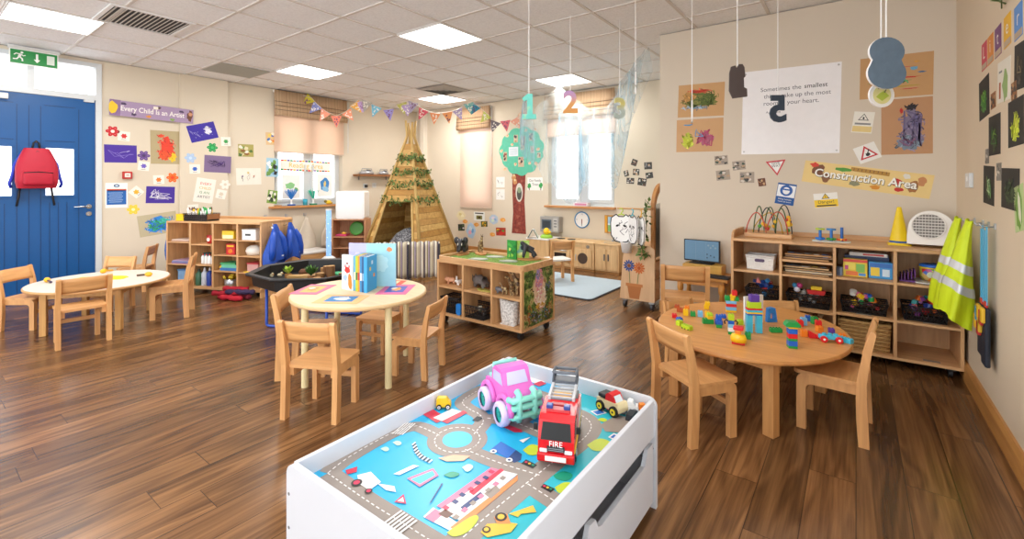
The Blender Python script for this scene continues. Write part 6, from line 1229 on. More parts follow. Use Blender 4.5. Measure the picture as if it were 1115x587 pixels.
# baskets in the shelf
BB = M('#1b1b1e', .45)
def crate(name, label, loc, w, d, h, m=BB, rz=0, taper=.9, nb=8, group=None, solidw=False):
    t = thing(name, label, 'basket', loc, rz, group); f = MB(); tw, td = w*taper, d*taper
    f.box((0, 0, .003), (tw, td, .006), m)
    def pt(s, q, z):       # perimeter point
        k = taper+(1-taper)*z/h; W, D = w*k/2, d*k/2; P = [(-W, -D), (W, -D), (W, D), (-W, D)]; a, b = Vector(P[s]), Vector(P[(s+1) % 4]); p = a.lerp(b, q); return (p.x, p.y, z)
    for z, r in ((.006, .004), (h*.35, .0028), (h*.65, .0028), (h-.004, .006), (h-.018, .004)): f.tube([pt(s, 0, z) for s in range(4)], r, m, 6, closed=True)
    for s in range(4):
        n = nb if s % 2 == 0 else max(4, int(nb*d/w))
        for i in range(n):
            q0, q1 = i/n, (i+1)/n; f.cyl(pt(s, q0, .004), pt(s, q1, h-.006), .0019, m, n=5); f.cyl(pt(s, q1, .004), pt(s, q0, h-.006), .0019, m, n=5)
    f.build('lattice', t)
    f = MB(); f.raw([pt(s, 0, .006) for s in range(4)]+[pt(s, 0, h*.98) for s in range(4)], [(s, (s+1) % 4, 4+(s+1) % 4, 4+s) for s in range(4)], M('#26272b', .6)) if solidw else f.box((0, 0, .007), (tw*.96, td*.96, .002), m)
    f.build('liner', t); return t
def fill(cx, cy, z0, w, d, h, n, cols, what, label, group, seed, sz=(.03, .055), rz=0):
    r_ = random.Random(seed)
    for i in range(n):
        a = r_.uniform(*sz); x, y = r_.uniform(-.5, .5)*(w-a*1.7), r_.uniform(-.5, .5)*(d-a*1.7); z = z0+a*.5+(h*1.15*(i/n)**.7); c = r_.choice(list(cols)); f = MB()
        if r_.random() < .7: brick(f, 0, 0, -a*.25, 1, 1, a*.55, M(cols[c], .3, var=.02), 0, a*.3)
        else: f.cyl((0, 0, -a*.3), (0, 0, a*.3), a*.42, M(cols[c], .3, var=.02), n=12); f.cyl((0, 0, -a*.32), (0, 0, a*.32), a*.15, M('#f2f0ea', .4), n=8)
        X = Matrix.Translation((cx, cy, 0)) @ Matrix.Rotation(rz, 4, 'Z'); p = X @ Vector((x, y, z)); o = f.build(what, loc=p); o.rotation_euler = (r_.uniform(-.6, .6), r_.uniform(-.6, .6), r_.uniform(0, 3)); tag(o, label % c, 'toy', group)
crate('black_basket', 'black lattice basket in the lower left cube of jungle shelf', (-2.92, 3.06, .0955), .19, .17, .14); f = MB(); f.prism(rrect(.055, .10, .02, 4, 0, .05), -.008, .008, M('#1d7fd6', .4), X=Qf); tag(f.build('toy_shovel', loc=(-2.80, 2.985, .0955)), 'blue plastic toy beside the lower left black basket', 'toy')
crate('black_basket', 'black lattice basket in the lower middle cube of jungle shelf', (-2.62, 3.06, .0955), .24, .18, .11)
fill(-2.62, 3.06, .105, .20, .14, .05, 7, dict(grey='#8a8a8e', brown='#6a4a2e', cream='#d9cfb4', green='#4f6a3c'), 'toy_block', '%s toy in the black basket under the rhinoceros', 'toys in the lower middle basket', 5)
t = thing('white_basket', 'white woven bag basket in the lower right cube of jungle shelf', 'basket', (-2.285, 3.06, .0955)); f = MB()
f.grid(lambda u, v: ((.075+.022*v+.006*math.sin(u*6*PI))*math.copysign(abs(math.cos(u*2*PI))**.6, math.cos(u*2*PI)), (.062+.012*v)*math.copysign(abs(math.sin(u*2*PI))**.6, math.sin(u*2*PI)), .004+v*.205+.008*math.sin(u*4*PI)*v), 40, 14, pattern_mat('woven_white', ['#c4c2be', '#e2e0dc', '#efeeea'], 80, .8, 'voronoi')); solid(f.build('woven_side', t), .004); f = MB(); f.box((0, 0, .003), (.14, .12, .005), WHITE); f.build('bottom', t)
# ================================================================== ON AND IN THE BOOKCASE
def BK(a, y, z): return Vector((-.13+a, 4.265+y, z))
t = thing('bead_maze', 'wire bead maze on a wooden base at the left end of bookcase', 'bead maze', BK(-.44, .0, .8125), .0); f = MB(); f.box((0, 0, .018), (.34, .14, .036), BIRCHX, .006); f.build('base', t)
def wire(P, c, r=.0045): f = MB(); f.tube(P, r, M(c, .3), 7); f.build('wire', t)
def loops(y, n, h0, h1, c, x0=-.14, x1=.15, ph=0):
    wire([(x0+(x1-x0)*i/(n*16), y+.02*math.sin(i*.3), .036+(abs(math.sin(PI*i/16+ph))**.6)*(h0+(h1-h0)*i/(n*16))) for i in range(n*16+1)], c)
loops(.0, 3, .22, .20, '#3c5a2a', -.11, .13); loops(-.04, 2, .16, .18, '#c2452f', -.16, .14); loops(.04, 2, .19, .24, '#2c2d33', -.08, .16); loops(.02, 1, .12, .2, '#c9a02b', -.12, .10)
r_ = random.Random(5)
for i in range(17):
    x, z = r_.choice(((-.03, .10), (.0, .08), (.03, .10), (.14, .07), (.145, .10), (.15, .13), (.14, .16), (-.06, .09), (.06, .12))); f = MB(); f.sph((x+r_.uniform(-.012, .012), r_.uniform(-.03, .03), z+r_.uniform(-.012, .012)), .016, M(r_.choice(('#d93a2b', '#f0b62a', '#e8762a', '#4f9a3a', '#c9cf3a', '#f1c93a')), .35), 12, 8); f.build('bead', t)
t = thing('gear_toy', 'blue and yellow gear toy with red rings on the bookcase', 'toy', BK(-.02, -.02, .8125)); f = MB(); f.prism(rrect(.24, .11, .02), 0, .006, M('#dfeae6', .3)); f.build('base', t)
for x, h, c, cc in ((-.07, .10, '#1f72c8', '#b8cf3a'), (.0, .10, '#1f72c8', '#2f8ad0'), (.065, .11, '#1b5cae', '#1b5cae')):
    f = MB(); f.cyl((x, 0, .006), (x, 0, h), .010, M(c, .35), n=12); f.build('post', t); f = MB()
    for k in range(9): a = k*2*PI/9; f.box((x+.026*math.cos(a), .026*math.sin(a), .02), (.012, .010, .012), M('#2f7fd6' if x < 0 else ('#2f9a48' if x == 0 else '#d9342b'), .35), rz=a)
    f.cyl((x, 0, .012), (x, 0, .028), .026, M('#2f7fd6' if x < 0 else ('#2f9a48' if x == 0 else '#f0c02a'), .35)); f.build('gear', t)
    if x <= 0: f = MB(); f.cyl((x, 0, h-.014), (x, 0, h-.002), .032, M(cc, .35), n=8); f.build('gear', t)
t = thing('traffic_cone', 'yellow cone standing on the bookcase beside the heater', 'cone', BK(.378, .05, .8125)); f = MB(); f.lathe((0, 0, 0), [(0, .0), (.060, 0), (.058, .01), (.014, .262), (.010, .27), (0, .27)], M('#f0cf0e', .4), 28); f.build('cone_body', t); f = MB(); f.prism(rrect(.13, .13, .012), 0, .008, M('#f0cf0e', .4)); f.build('base', t)
f = MB(); f.lathe((0, 0, 0), [(.0575, .012), (.055, .03)], M('#2b5ca8', .4), 28); solid(f.build('band', t), .002)
t = thing('fan_heater', 'white fan heater with round grille on the bookcase', 'heater', BK(.545, .02, .8215), -.1); X = Matrix(((1,0,0,0),(0,0,-1,0),(0,1,0,0),(0,0,0,1))) ; HTM = M('#eeeae3', .4, var=.01)
f = MB(Matrix.Rotation(-.17, 4, 'X')); f.prism([(-.125, .0), (.125, 0), (.125, .06)] + arc(.0, .115, .118, .05, PI-.05, 16) + [(-.125, .06)], -.05, .07, HTM, X=X); b = f.build('casing', t); md = b.modifiers.new('round', 'BEVEL'); md.width = .012; md.segments = 3; md.limit_method = 'ANGLE'
f = MB(Matrix.Rotation(-.17, 4, 'X') @ Matrix(((1,0,0,-.012),(0,0,-1,-.071),(0,1,0,.128),(0,0,0,1)))); f.cyl((0, 0, 0), (0, 0, .002), .088, M('#7d7873', .8), n=32); f.build('grille_opening', t)
f = MB(Matrix.Rotation(-.17, 4, 'X') @ Matrix(((1,0,0,-.012),(0,0,-1,-.074),(0,1,0,.128),(0,0,0,1))))
for k in range(11): x = -.08+.016*k; hh = math.sqrt(max(0, .088**2-x*x)); f.box((x, 0, 0), (.003, 2*hh, .003), M('#d0cbc4', .4))
for k in range(9): x = -.08+.02*k; hh = math.sqrt(max(0, .088**2-x*x)); f.box((0, x, .001), (2*hh, .006, .003), M('#ddd8d1', .4))
f.tube([(.088*math.cos(a*PI/12), .088*math.sin(a*PI/12), 0) for a in range(24)], .004, HTM, 6, closed=True); f.build('grille', t)
f = MB(Matrix.Rotation(-.17, 4, 'X')); f.cyl((.095, -.085, .035), (.095, -.07, .035), .017, M('#9a9690', .4), n=16); f.build('thermostat_knob', t)
t = thing('cable', 'dark mains cable looping from the white heater to the wall', 'cable', (0, 0, 0)); f = MB(); f.tube([(.44, 4.42, .88), (.47, 4.43, .93), (.50, 4.42, .92), (.54, 4.39, .88), (.552, 4.30, .86), (.556, 4.2, .84), (.55, 4.15, .825)], .004, BLACK, 6); f.tube([(.52, 4.41, .82), (.545, 4.34, .87), (.555, 4.25, .90), (.556, 4.2, .87), (.54, 4.12, .83)], .004, M('#2f6fb4', .5), 6); f.build('lead', t)
# shelves
t = crate('white_basket', 'white perforated basket with coloured toys on bookcase top left shelf', BK(-.485, -.06, .5645), .20, .16, .115, WHITE, 0, .9, 8, None, True); t.children[-1].data.materials.clear(); t.children[-1].data.materials.append(M('#ecebe6', .5))
f = MB(); f.prism(rrect(.07, .024, .011), 0, .002, M('#5a4a6a', .5), X=Matrix(((1,0,0,0),(0,0,-1,-.081),(0,1,0,.075),(0,0,0,1)))); f.build('handle_hole', t)
def toybox(cx, cy, z, w, d, h, n, cols, what, label, group, seed, **k): fill(cx, cy, z, w, d, h, n, cols, what, label, group, seed, **k)
RAIN = dict(red='#d8282c', blue='#1f63c8', green='#27a04a', yellow='#f2c51e', orange='#ee7f2a', pink='#e06a9c', white='#efeeea')
p = BK(-.475, -.05, .3165); t = crate('blue_basket', 'dark lattice basket of blue toys on bookcase lower left shelf', p, .23, .19, .10); fill(p.x, p.y, p.z+.012, .19, .15, .11, 14, dict(blue='#1f6ac0', navy='#1d3d86', red='#d0392f', sky='#4f9ad8'), 'toy_block', '%s toy piece in the basket of blue toys', 'pieces in the blue toy basket', 11); f = MB(); f.prism([(-.022, 0), (.022, 0), (0, .045)], -.01, .01, M('#e8837f', .4), X=Qf); o = f.build('toy_roof', loc=(p.x-.03, p.y-.03, p.z+.135)); tag(o, 'pink triangle toy on top of the blue toy basket', 'toy')
PZ = [(.677, '#b98d58'), (.692, '#8a6a4a'), (.707, '#b98d58'), (.565, '#a88458'), (.580, '#d9c9a8'), (.595, '#a88458'), (.612, '#c9a878')]
NM = ['bottom puzzle tray on the upper magazine shelf', 'middle puzzle tray on the upper magazine shelf', 'top puzzle tray with blue shapes on upper magazine shelf', 'lowest puzzle tray on the lower magazine shelf', 'second puzzle tray up on the lower magazine shelf', 'third puzzle tray up on the lower magazine shelf', 'topmost puzzle tray on the lower magazine shelf']
for i, ((z, c), l) in enumerate(zip(PZ, NM)):
    t = thing('puzzle_tray', l, 'puzzle', BK(-.165+.008*((i*5) % 3-1), -.04, z if i < 3 else z), .03*((i*7) % 3-1), 'puzzle trays in the bookcase'); f = MB(); f.box((0, 0, .006), (.295, .25, .010), wood(c, .5, 0)); f.build('board', t); f = MB(); r_ = random.Random(i)
    for k in range(5): f.blob(-.11+.055*k, r_.uniform(-.09, -.04), .024, .026, M(r_.choice(('#4f86b8', '#d8d2c4', '#7a8a94', '#c9b45a', '#2f6fb4')), .5), .011, k, 10, .2, .003)
    f.build('puzzle_piece', t)
p = BK(-.16, -.06, .3165); crate('black_basket', 'black lattice basket with red boat toy on second bay middle shelf', p, .285, .19, .10); fill(p.x, p.y, p.z+.012, .24, .15, .07, 12, dict(white='#e4e0d8', brown='#6a4a34', red='#c8302c', grey='#8f8d8a'), 'toy_block', '%s toy piece in the basket below the puzzle trays', 'pieces in the second bay basket', 21)
t = thing('toy_boat', 'red and yellow toy boat on top of the basket below puzzles', 'toy boat', (p.x+.05, p.y-.03, p.z+.100)); f = MB(); f.prism([(-.05, 0), (.05, 0), (.06, .03), (-.06, .03)], -.03, .03, M('#c8221f', .35), X=Qf); f.build('hull', t); f = MB(); f.box((0, 0, .045), (.07, .04, .028), M('#f0c824', .35), .005); f.build('cabin', t)
t = thing('toy_figure', 'pink and blue doll toy on the left of the second bay basket', 'toy figure', (p.x-.075, p.y-.03, p.z+.10)); f = MB(); f.sph((0, 0, .02), (.022, .018, .022), M('#e6e2ee', .5)); f.sph((-.015, 0, .05), .018, M('#4f9fd0', .4)); f.sph((.018, 0, .052), .02, M('#d8498a', .4)); f.build('body', t)
def gamebox(loc, w, d, h, c, label, marks, name='game_box'):
    t = thing(name, label, 'toy box', loc); f = MB(); f.box((0, 0, h/2), (w, d, h), M(c, .35), .002); f.build('carton', t); f = MB(Matrix(((1,0,0,0),(0,0,-1,-d/2-.0003),(0,1,0,h/2),(0,0,0,1))))
    for k, (x, y, a, b, cc) in enumerate(marks): (f.rect(x, y, a, b, M(cc, .35), .0002*k))
    f.build('printed_front', t); return t
gamebox(BK(.125, -.09, .5815), .14, .06, .125, '#e9c930', 'yellow and red game box at front of third bay top shelf', [(0, .05, .14, .02, '#d8432f'), (-.03, .01, .06, .05, '#f2dd5a'), (.03, .0, .05, .06, '#7fbf5a'), (-.02, -.04, .07, .03, '#e77a3a'), (.04, -.045, .04, .02, '#4f8fd0'), (-.05, .0, .02, .03, '#c84a8a')])
gamebox(BK(.268, -.085, .5815), .13, .06, .115, '#3f9ad8', 'blue and yellow game box beside the yellow one', [(0, .035, .12, .03, '#2f6fc0'), (-.03, -.01, .05, .06, '#f0d040'), (.03, -.015, .04, .05, '#cfe4f2')])
gamebox(BK(.19, .04, .5815), .26, .10, .14, '#2c3f68', 'dark blue box behind the yellow game box', [(0, 0, .2, .06, '#4a5f8a')]); gamebox(BK(.20, .03, .722), .22, .13, .025, '#e8e4dc', 'white game box lying flat on the dark blue box', [(.03, 0, .12, .012, '#d0392f')])
t = thing('toy_figure', 'silver blue toys in a bag at the left of third bay', 'toy', BK(.04, -.1, .5815)); f = MB(); f.blob(0, 0, .022, .05, M('#8aa0c8', .3), 0, 4, 14, .2, .06); f.build('bag', t)
for nm, (bay, z, w, h, cols, lab, sd) in dict(a=(.174, .3285, .27, .085, RAIN, 'coloured bricks basket', 31), b=(.50, .3285, .235, .10, dict(red='#c8282c', navy='#25408f', orange='#e8702a', violet='#8a3f8f', teal='#2f9a9a'), 'dark toys basket', 41)).items():
    p = BK(bay, -.07, z); crate('black_basket', 'black lattice basket heaped with coloured bricks, third bay middle shelf' if nm == 'a' else 'black lattice basket of red and purple toys, right bay middle shelf', p, w, .20, h); fill(p.x, p.y, p.z+.012, w*.82, .15, h*.95, 20, cols, 'toy_block', '%s toy piece in the '+('third bay basket of bricks' if nm == 'a' else 'right bay basket of red and purple toys'), 'pieces in the '+lab, sd)
t = thing('toy_garage', 'purple plastic rack on the right bay top shelf', 'toy', BK(.415, -.07, .5815)); f = MB()
for k in range(5): f.box((-.035+.0175*k, 0, .025+.008*k), (.006, .12, .05), M('#6a2f8a', .4))
f.box((0, 0, .006), (.09, .13, .010), M('#6a2f8a', .4)); f.build('rack', t)
t = thing('toy_tub', 'clear tub of coloured toys with blue lid, right bay top shelf', 'tub', BK(.55, -.05, .5945)); f = MB(); r_ = random.Random(9)
f.lathe((0, 0, 0), [(0, 0), (.062, 0), (.073, .03), (.073, .075), (.066, .092)], pattern_mat('toys_in_tub', ['#d8302c', '#2f6fd0', '#f0c52a', '#3fa04a', '#e8762a'], 30, .2, 'voronoi', [.1, .3, .5, .7, .9]), 28); f.build('tub_side', t); f = MB(); f.lathe((0, 0, 0), [(.066, .092), (.074, .094), (.074, .106), (.06, .112), (0, .112)], M('#2f6fd0', .35), 28); f.build('lid', t); f = MB(); f.lathe((0, 0, 0), [(.0745, .084), (.077, .088), (.0745, .092)], M('#f0d02a', .35), 28); f.build('rim_band', t); f = MB(); f.cyl((-.02, -.074, .045), (-.02, -.07, .045), .02, M('#dfe8c8', .4)); f.build('sticker', t)
tag(MB().box((0, 0, .005), (.19, .20, .010), M('#d8d6d0', .4), .003).build('tray', loc=BK(.545, -.07, .583)), 'grey white tray under the clear tub', 'tray')
f = MB(); f.box((0, 0, .05), (.04, .05, .10), M('#aab0b4', .4), .006); o = f.build('toy_block', loc=BK(.62, .06, .5815)); tag(o, 'grey box behind the clear tub in the right bay', 'toy')
t = thing('wicker_basket', 'natural wicker basket on the bottom shelf of third bay', 'basket', BK(.174, -.06, .0785)); WK = M('#c89f63', .7, var=.15, scale=40); WK2 = M('#a97f49', .7, var=.15, scale=40); f = MB(); Wd, Dp, Hh = .29, .22, .19
for k in range(14):
    z = .008+Hh*k/14; kk = .92+.08*k/14
    P = []
    for i in range(48):
        s = i/48*4; e = int(s); q = s-e; C4 = [(-1, -1), (1, -1), (1, 1), (-1, 1)]; a, b = C4[e], C4[(e+1) % 4]; x, y = a[0]+(b[0]-a[0])*q, a[1]+(b[1]-a[1])*q; w = .004*(1 if (i+k) % 2 else -1); P.append((x*(Wd/2*kk+w), y*(Dp/2*kk+w), z))
    f.tube(P, .0075, WK if k % 2 else WK2, 5, closed=True)
f.tube([(sx*Wd/2, sy*Dp/2, Hh) for sx, sy in ((-1, -1), (1, -1), (1, 1), (-1, 1))], .011, WK, 6, closed=True); f.box((0, 0, .005), (Wd*.9, Dp*.9, .006), WK2); f.build('woven_side', t)
fill(BK(-.16, 0, 0).x, 4.2, .082, .27, .16, .13, 10, dict(brown='#7a4a2e', red='#b8322c', black='#2a2a2c', cream='#d8caa8'), 'toy_block', '%s toy on the bottom shelf below the second bay basket', 'toys on the second bay bottom shelf', 51, sz=(.05, .08))

# ================================================================== ON AND IN THE CUBBY UNIT
def cthing(name, label, cat, x, y, z, rz=0, group=None): return thing(name, label, cat, cub(x, y, z), CA+rz, group)
t = cthing('pen_basket', 'black wire basket full of pens on the cubby unit', 'basket', .39, .10, .823); t0 = t; f = MB()
for z in (.004, .03, .055, .085): f.tube([(x*(.155+.1*z), y*(.085+.1*z), z) for x, y in ((-1, -1), (1, -1), (1, 1), (-1, 1))], .003, M('#3a2a22', .5), 5, closed=True)
for i in range(15):
    for s in (-1, 1): f.cyl((-.155+.31*i/14, s*.085, .004), (-.163+.326*i/14, s*.093, .085), .002, M('#3a2a22', .5), n=5)
for i in range(8):
    for s in (-1, 1): f.cyl((s*.155, -.085+.17*i/7, .004), (s*.163, -.093+.186*i/7, .085), .002, M('#3a2a22', .5), n=5)
f.box((0, 0, .004), (.31, .17, .003), M('#3a2a22', .5)); [f.box((0, s*.083, .04), (.305, .002, .07), M('#221c1a', .7)) for s in (-1, 1)]; [f.box((s*.152, 0, .04), (.002, .165, .07), M('#221c1a', .7)) for s in (-1, 1)]; f.build('wire_body', t); f = MB(); f.box((.165, 0, .05), (.004, .17, .06), M('#8a5a34', .6)); f.build('end_plate', t)
r_ = random.Random(4)
for i in range(26):
    c = r_.choice((('red', '#d8282c'), ('yellow', '#f2c51e'), ('white', '#efeeea'), ('orange', '#ee7f2a'), ('brown', '#7a4a2e'), ('green', '#27a04a'))); f = MB(); L = r_.uniform(.085, .125); f.cyl((0, 0, 0), (0, 0, L), .0095, M(c[1] if i % 3 else '#efeeea', .4), n=8); f.cyl((0, 0, L), (0, 0, L+.03), .0125, M(c[1], .4), n=8, r1=.006); p = cub(.39+r_.uniform(-.13, .13), .10+r_.uniform(-.06, .06), .829); o = f.build('pen', loc=p); o.rotation_euler = (r_.uniform(-.2, .2), r_.uniform(-.2, .2), 0); tag(o, '%s tipped pen standing in the black wire basket' % c[0], 'pen', 'pens in the wire basket')
t = cthing('yellow_box', 'yellow box beside the pen basket on the cubby unit', 'box', .17, .06, .823); f = MB(); f.box((0, 0, .038), (.105, .09, .076), M('#efc40e', .4), .004); f.build('carton', t); f = MB(); f.box((0, 0, .077), (.107, .092, .006), M('#e3b60c', .4), .002); f.build('lid', t)
def flat(x, z, w, d, h, c, label, n=1, g=None, y=.12):
    tag(MB().box((0, 0, h/2), (w, d, h), M(c, .6), .001).build('paper_stack', mw=CUB @ Matrix.Translation((x, y, z))), label, 'paper', g)
flat(.17, .585, .25, .2, .012, '#b58a74', 'brown paper stack in the top left hole of cubby unit'); flat(.17, .5975, .24, .19, .010, '#e2cfc0', 'pale paper stack on the brown paper, top left hole'); flat(.175, .331, .25, .2, .014, '#8f6f9c', 'purple paper stack in the left column of cubby unit'); flat(.17, .3455, .24, .19, .012, '#6f86b4', 'blue grey paper stack on the purple paper'); flat(.175, .358, .23, .19, .010, '#b79cb8', 'mauve paper stack on the blue grey paper')
t = cthing('blue_box', 'blue clear box in the bottom left hole of cubby unit', 'box', .20, .12, .086); f = MB(); f.box((0, 0, .08), (.17, .16, .16), M('#7fa8d0', .3), .008); f.build('tub', t); f = MB(); f.box((0, 0, .168), (.18, .17, .015), M('#5f8fc4', .3), .004); f.build('lid', t)
t = cthing('paint_pot', 'red paint pot in the second column of cubby unit', 'pot', .50, .12, .565); f = MB(); f.lathe((0, 0, 0), [(0, 0), (.036, 0), (.042, .08), (.04, .085)], M('#c3302f', .4), 18); f.build('pot_side', t); f = MB(); f.lathe((0, 0, 0), [(.045, .08), (.045, .092), (0, .094)], M('#a92525', .4), 18); f.build('lid', t); f = MB(); f.cyl((0, -.042, .045), (0, -.035, .045), .022, M('#efd9d0', .5), n=14); f.build('sticker', t)
def bottle(x, y, z, r, h, c, cap, label, name='glue_bottle', g=None):
    t = cthing(name, label, 'bottle', x, y, z, 0, g); f = MB(); f.lathe((0, 0, 0), [(0, 0), (r*.95, 0), (r, .006), (r, h*.68), (r*.5, h*.8), (r*.4, h*.84), (0, h*.84)], M(c, .35), 18); f.build('bottle_body', t); f = MB(); f.lathe((0, 0, h*.84), [(r*.42, 0), (r*.42, h*.06), (r*.15, h*.16), (0, h*.16)], M(cap, .35), 14); f.build('cap', t); return t
for i in range(4): bottle(.43+.045*i, .08, .333, .019, .115, '#f0efec', '#d8332c', 'white glue bottle with red cap in the second column of cubby unit', g='white glue bottles in the cubby unit')
t = cthing('craft_tub', 'teal craft tub behind the white glue bottles', 'tub', .392, .17, .333); f = MB(); f.lathe((0, 0, 0), [(0, 0), (.038, 0), (.042, .09), (.04, .095), (0, .095)], M('#2f8f94', .4), 18); f.build('tub_side', t); f = MB(); f.lathe((0, 0, .095), [(.044, 0), (.044, .015), (0, .016)], M('#1f5f6a', .4), 18); f.build('lid', t)
bottle(.382, .07, .086, .034, .19, '#3f6a4f', '#2b3b30', 'dark green paint bottle at the bottom of second column', 'paint_bottle'); bottle(.454, .08, .086, .034, .205, '#cfd6e2', '#f2f2f0', 'pale grey paint bottle beside the dark green bottle', 'paint_bottle'); bottle(.525, .08, .086, .034, .205, '#1f3f9a', '#e8e8ea', 'navy blue paint bottle between pale and orange bottles', 'paint_bottle'); bottle(.592, .08, .086, .032, .205, '#ee7a22', '#ee9a3a', 'orange paint bottle at the bottom of second column', 'paint_bottle')
t = cthing('yellow_tray', 'yellow box with white lid in third column top hole', 'box', .80, .11, .628); f = MB(); f.box((0, 0, .045), (.16, .13, .09), M('#e0bb2c', .4), .004); f.build('carton', t); f = MB(); f.box((.0, -.066, .025), (.14, .002, .04), M('#efe2b4', .5)); f.build('sticker', t)
t = cthing('crayon_box', 'red crayon box in third column of cubby unit', 'box', .83, .09, .454); f = MB(); f.box((0, 0, .06), (.115, .08, .12), M('#c7242b', .4), .003); f.build('carton', t); f = MB(Matrix(((1,0,0,0),(0,0,-1,-.0403),(0,1,0,.06),(0,0,0,1)))); f.rect(0, .035, .09, .02, M('#f0c52a', .4), 0); f.blob(0, -.02, .03, .025, M('#e8842a', .4), .0003, 3); f.build('printed_front', t)
flat(.82, .275, .22, .18, .03, '#3a74b8', 'blue folded cloth at the bottom of the third column pile'); flat(.825, .3055, .2, .17, .035, '#6fc4a4', 'mint green folded cloth on the blue cloth'); flat(.80, .341, .2, .16, .018, '#4fa86a', 'green folded cloth on top of the third column pile'); t = cthing('yellow_toy', 'small yellow toy left of the folded cloths', 'toy', .69, .08, .275); f = MB(); f.sph((0, 0, .025), (.032, .026, .025), M('#ecc21f', .4)); f.build('toy_body', t)
t = cthing('metal_pot', 'metal pot holding yellow brushes in third column of cubby unit', 'pot', .79, .11, .086); f = MB(); f.lathe((0, 0, 0), [(0, 0), (.066, 0), (.072, .005), (.072, .085), (.068, .085), (.066, .01), (0, .01)], STEEL, 24); f.build('pot_side', t)
r_ = random.Random(8)
for i in range(9):
    f = MB(); f.cyl((0, 0, 0), (0, 0, .085), .006, M('#e9c02a', .45), n=8); f.sph((0, 0, .10), (.016, .016, .022), M('#f0d23a', .6), 10, 7); o = f.build('sponge_brush', loc=cub(.79+r_.uniform(-.035, .035), .11+r_.uniform(-.03, .03), .098)); o.rotation_euler = (r_.uniform(-.35, .35), r_.uniform(-.35, .35), 0); tag(o, 'yellow sponge brush standing in the metal pot', 'brush', 'yellow brushes in the metal pot')
t = cthing('storage_basket', 'white box with dark label in the top right hole of cubby unit', 'box', 1.10, .10, .625); f = MB(); f.box((0, 0, .055), (.18, .16, .11), WHITE, .006); f.build('tub', t); f = MB(); f.box((0, 0, .113), (.186, .166, .012), M('#e4e3df', .4), .003); f.build('lid', t); f = MB(); f.box((-.01, -.081, .06), (.07, .002, .022), M('#3a3a3c', .4)); f.build('label_plate', t)
f = MB(); f.lathe((0, 0, 0), [(0, 0), (.085, .005), (.10, .045), (.085, .085), (.05, .105), (0, .11)], M('#e9e4da', .8), 22, sy=.8); o = f.build('cloth_bag', mw=CUB @ Matrix.Translation((1.09, .12, .4505))); tag(o, 'white cloth bundle in the right column of cubby unit', 'cloth')
t = cthing('craft_box', 'pinkish box with white lid in the right column of cubby unit', 'box', 1.14, .10, .2685); f = MB(); f.box((0, 0, .045), (.14, .14, .09), M('#d8a6a0', .4), .004); f.build('tub', t); f = MB(); f.box((0, 0, .097), (.15, .15, .014), M('#c24048', .4), .003); f.build('lid', t)
flat(1.08, .2685, .07, .1, .012, '#eac33a', 'yellow paper beside the pinkish box in the right column', y=.06)
r_ = random.Random(2)
for i, (x, y, z, rz, c, l) in enumerate(((1.00, .05, .105, .1, '#b8142c', 'topmost red fabric roll in front of the cubby unit'), (.95, -.02, .070, .25, '#a81228', 'red fabric roll lying at the left of the red rolls'), (1.03, -.06, .036, -.1, '#c21a30', 'red fabric roll on the floor nearest the front'), (1.10, .0, .088, .15, '#3a2a4f', 'dark patterned fabric roll among the red rolls'), (1.06, .02, .034, .05, '#7a1a2c', 'dark red fabric roll on the floor below the others'))):
    f = MB(); P = [(-.15+.030*k, .012*math.sin(k*1.3+i), 0) for k in range(11)]; f.tube(P, [.020+.010*abs(math.sin(k*1.1+i)) for k in range(11)], M(c, .8, var=.15), 10); o = f.build('fabric_roll', mw=CUB @ Matrix.Translation((x, y-.105, z-.004)) @ Matrix.Rotation(rz, 4, 'Z')); tag(o, l, 'fabric', 'fabric rolls by the cubby unit')
f = MB(); f.prism([(.15*math.cos(a*PI/12), .24*math.sin(a*PI/12)) for a in range(24)], -.012, .012, M('#1d62b8', .4), X=Matrix(((1,0,0,0),(0,0,-1,0),(0,1,0,.24),(0,0,0,1)))); o = f.build('toy_board', mw=Matrix.Translation((-6.86, 2.14, .17)) @ Matrix.Rotation(CA, 4, 'Z')); tag(o, 'blue rounded board standing behind left end of cubby unit', 'board')
t = thing('stand', 'dark stand holding up the blue rounded board', 'stand', (-6.86, 2.14, 0), CA); f = MB(); f.box((0, .028, .16), (.03, .03, .32), M('#3a3a3c', .5)); f.box((0, 0, .006), (.12, .2, .012), M('#3a3a3c', .5)); f.build('post', t)

# ================================================================== ON THE WINDOW SILL
def tuft(y, c, cl, label):
    t = thing('feather_pot', label, 'ornament', (XL-.01, y, .9005)); f = MB(); f.box((0, 0, .012), (.07, .10, .024), M(c, .4), .003); f.build('base', t); f = MB(); f.lathe((0, 0, .024), [(.02, 0), (.012, .05), (.02, .08)], WHITE, 12); f.build('neck', t); f = MB(); r_ = random.Random(int(y*100))
    for k in range(34):
        a = r_.uniform(-.55, .55); b = r_.uniform(-.35, .35); L = r_.uniform(.13, .19); f.cyl((0, 0, .09), (L*math.sin(b), L*math.sin(a), .09+L*math.cos(a)*math.cos(b)), .002, M(cl, .5), r1=.0035, n=5)
    f.build('fibres', t)
tuft(3.80, '#1d57a8', '#2d86d8', 'blue fibre ornament on the window sill'); tuft(4.17, '#1f8a66', '#27c2a0', 'green fibre ornament on the window sill')
f = MB(); f.lathe((0, 0, 0), [(0, 0), (.034, 0), (.036, .10), (.030, .10), (.030, .01), (0, .01)], M('#2f9fb8', .3), 18); tag(f.build('beaker', loc=(XL-.01, 4.03, .9005)), 'teal beaker between the two fibre ornaments', 'beaker')
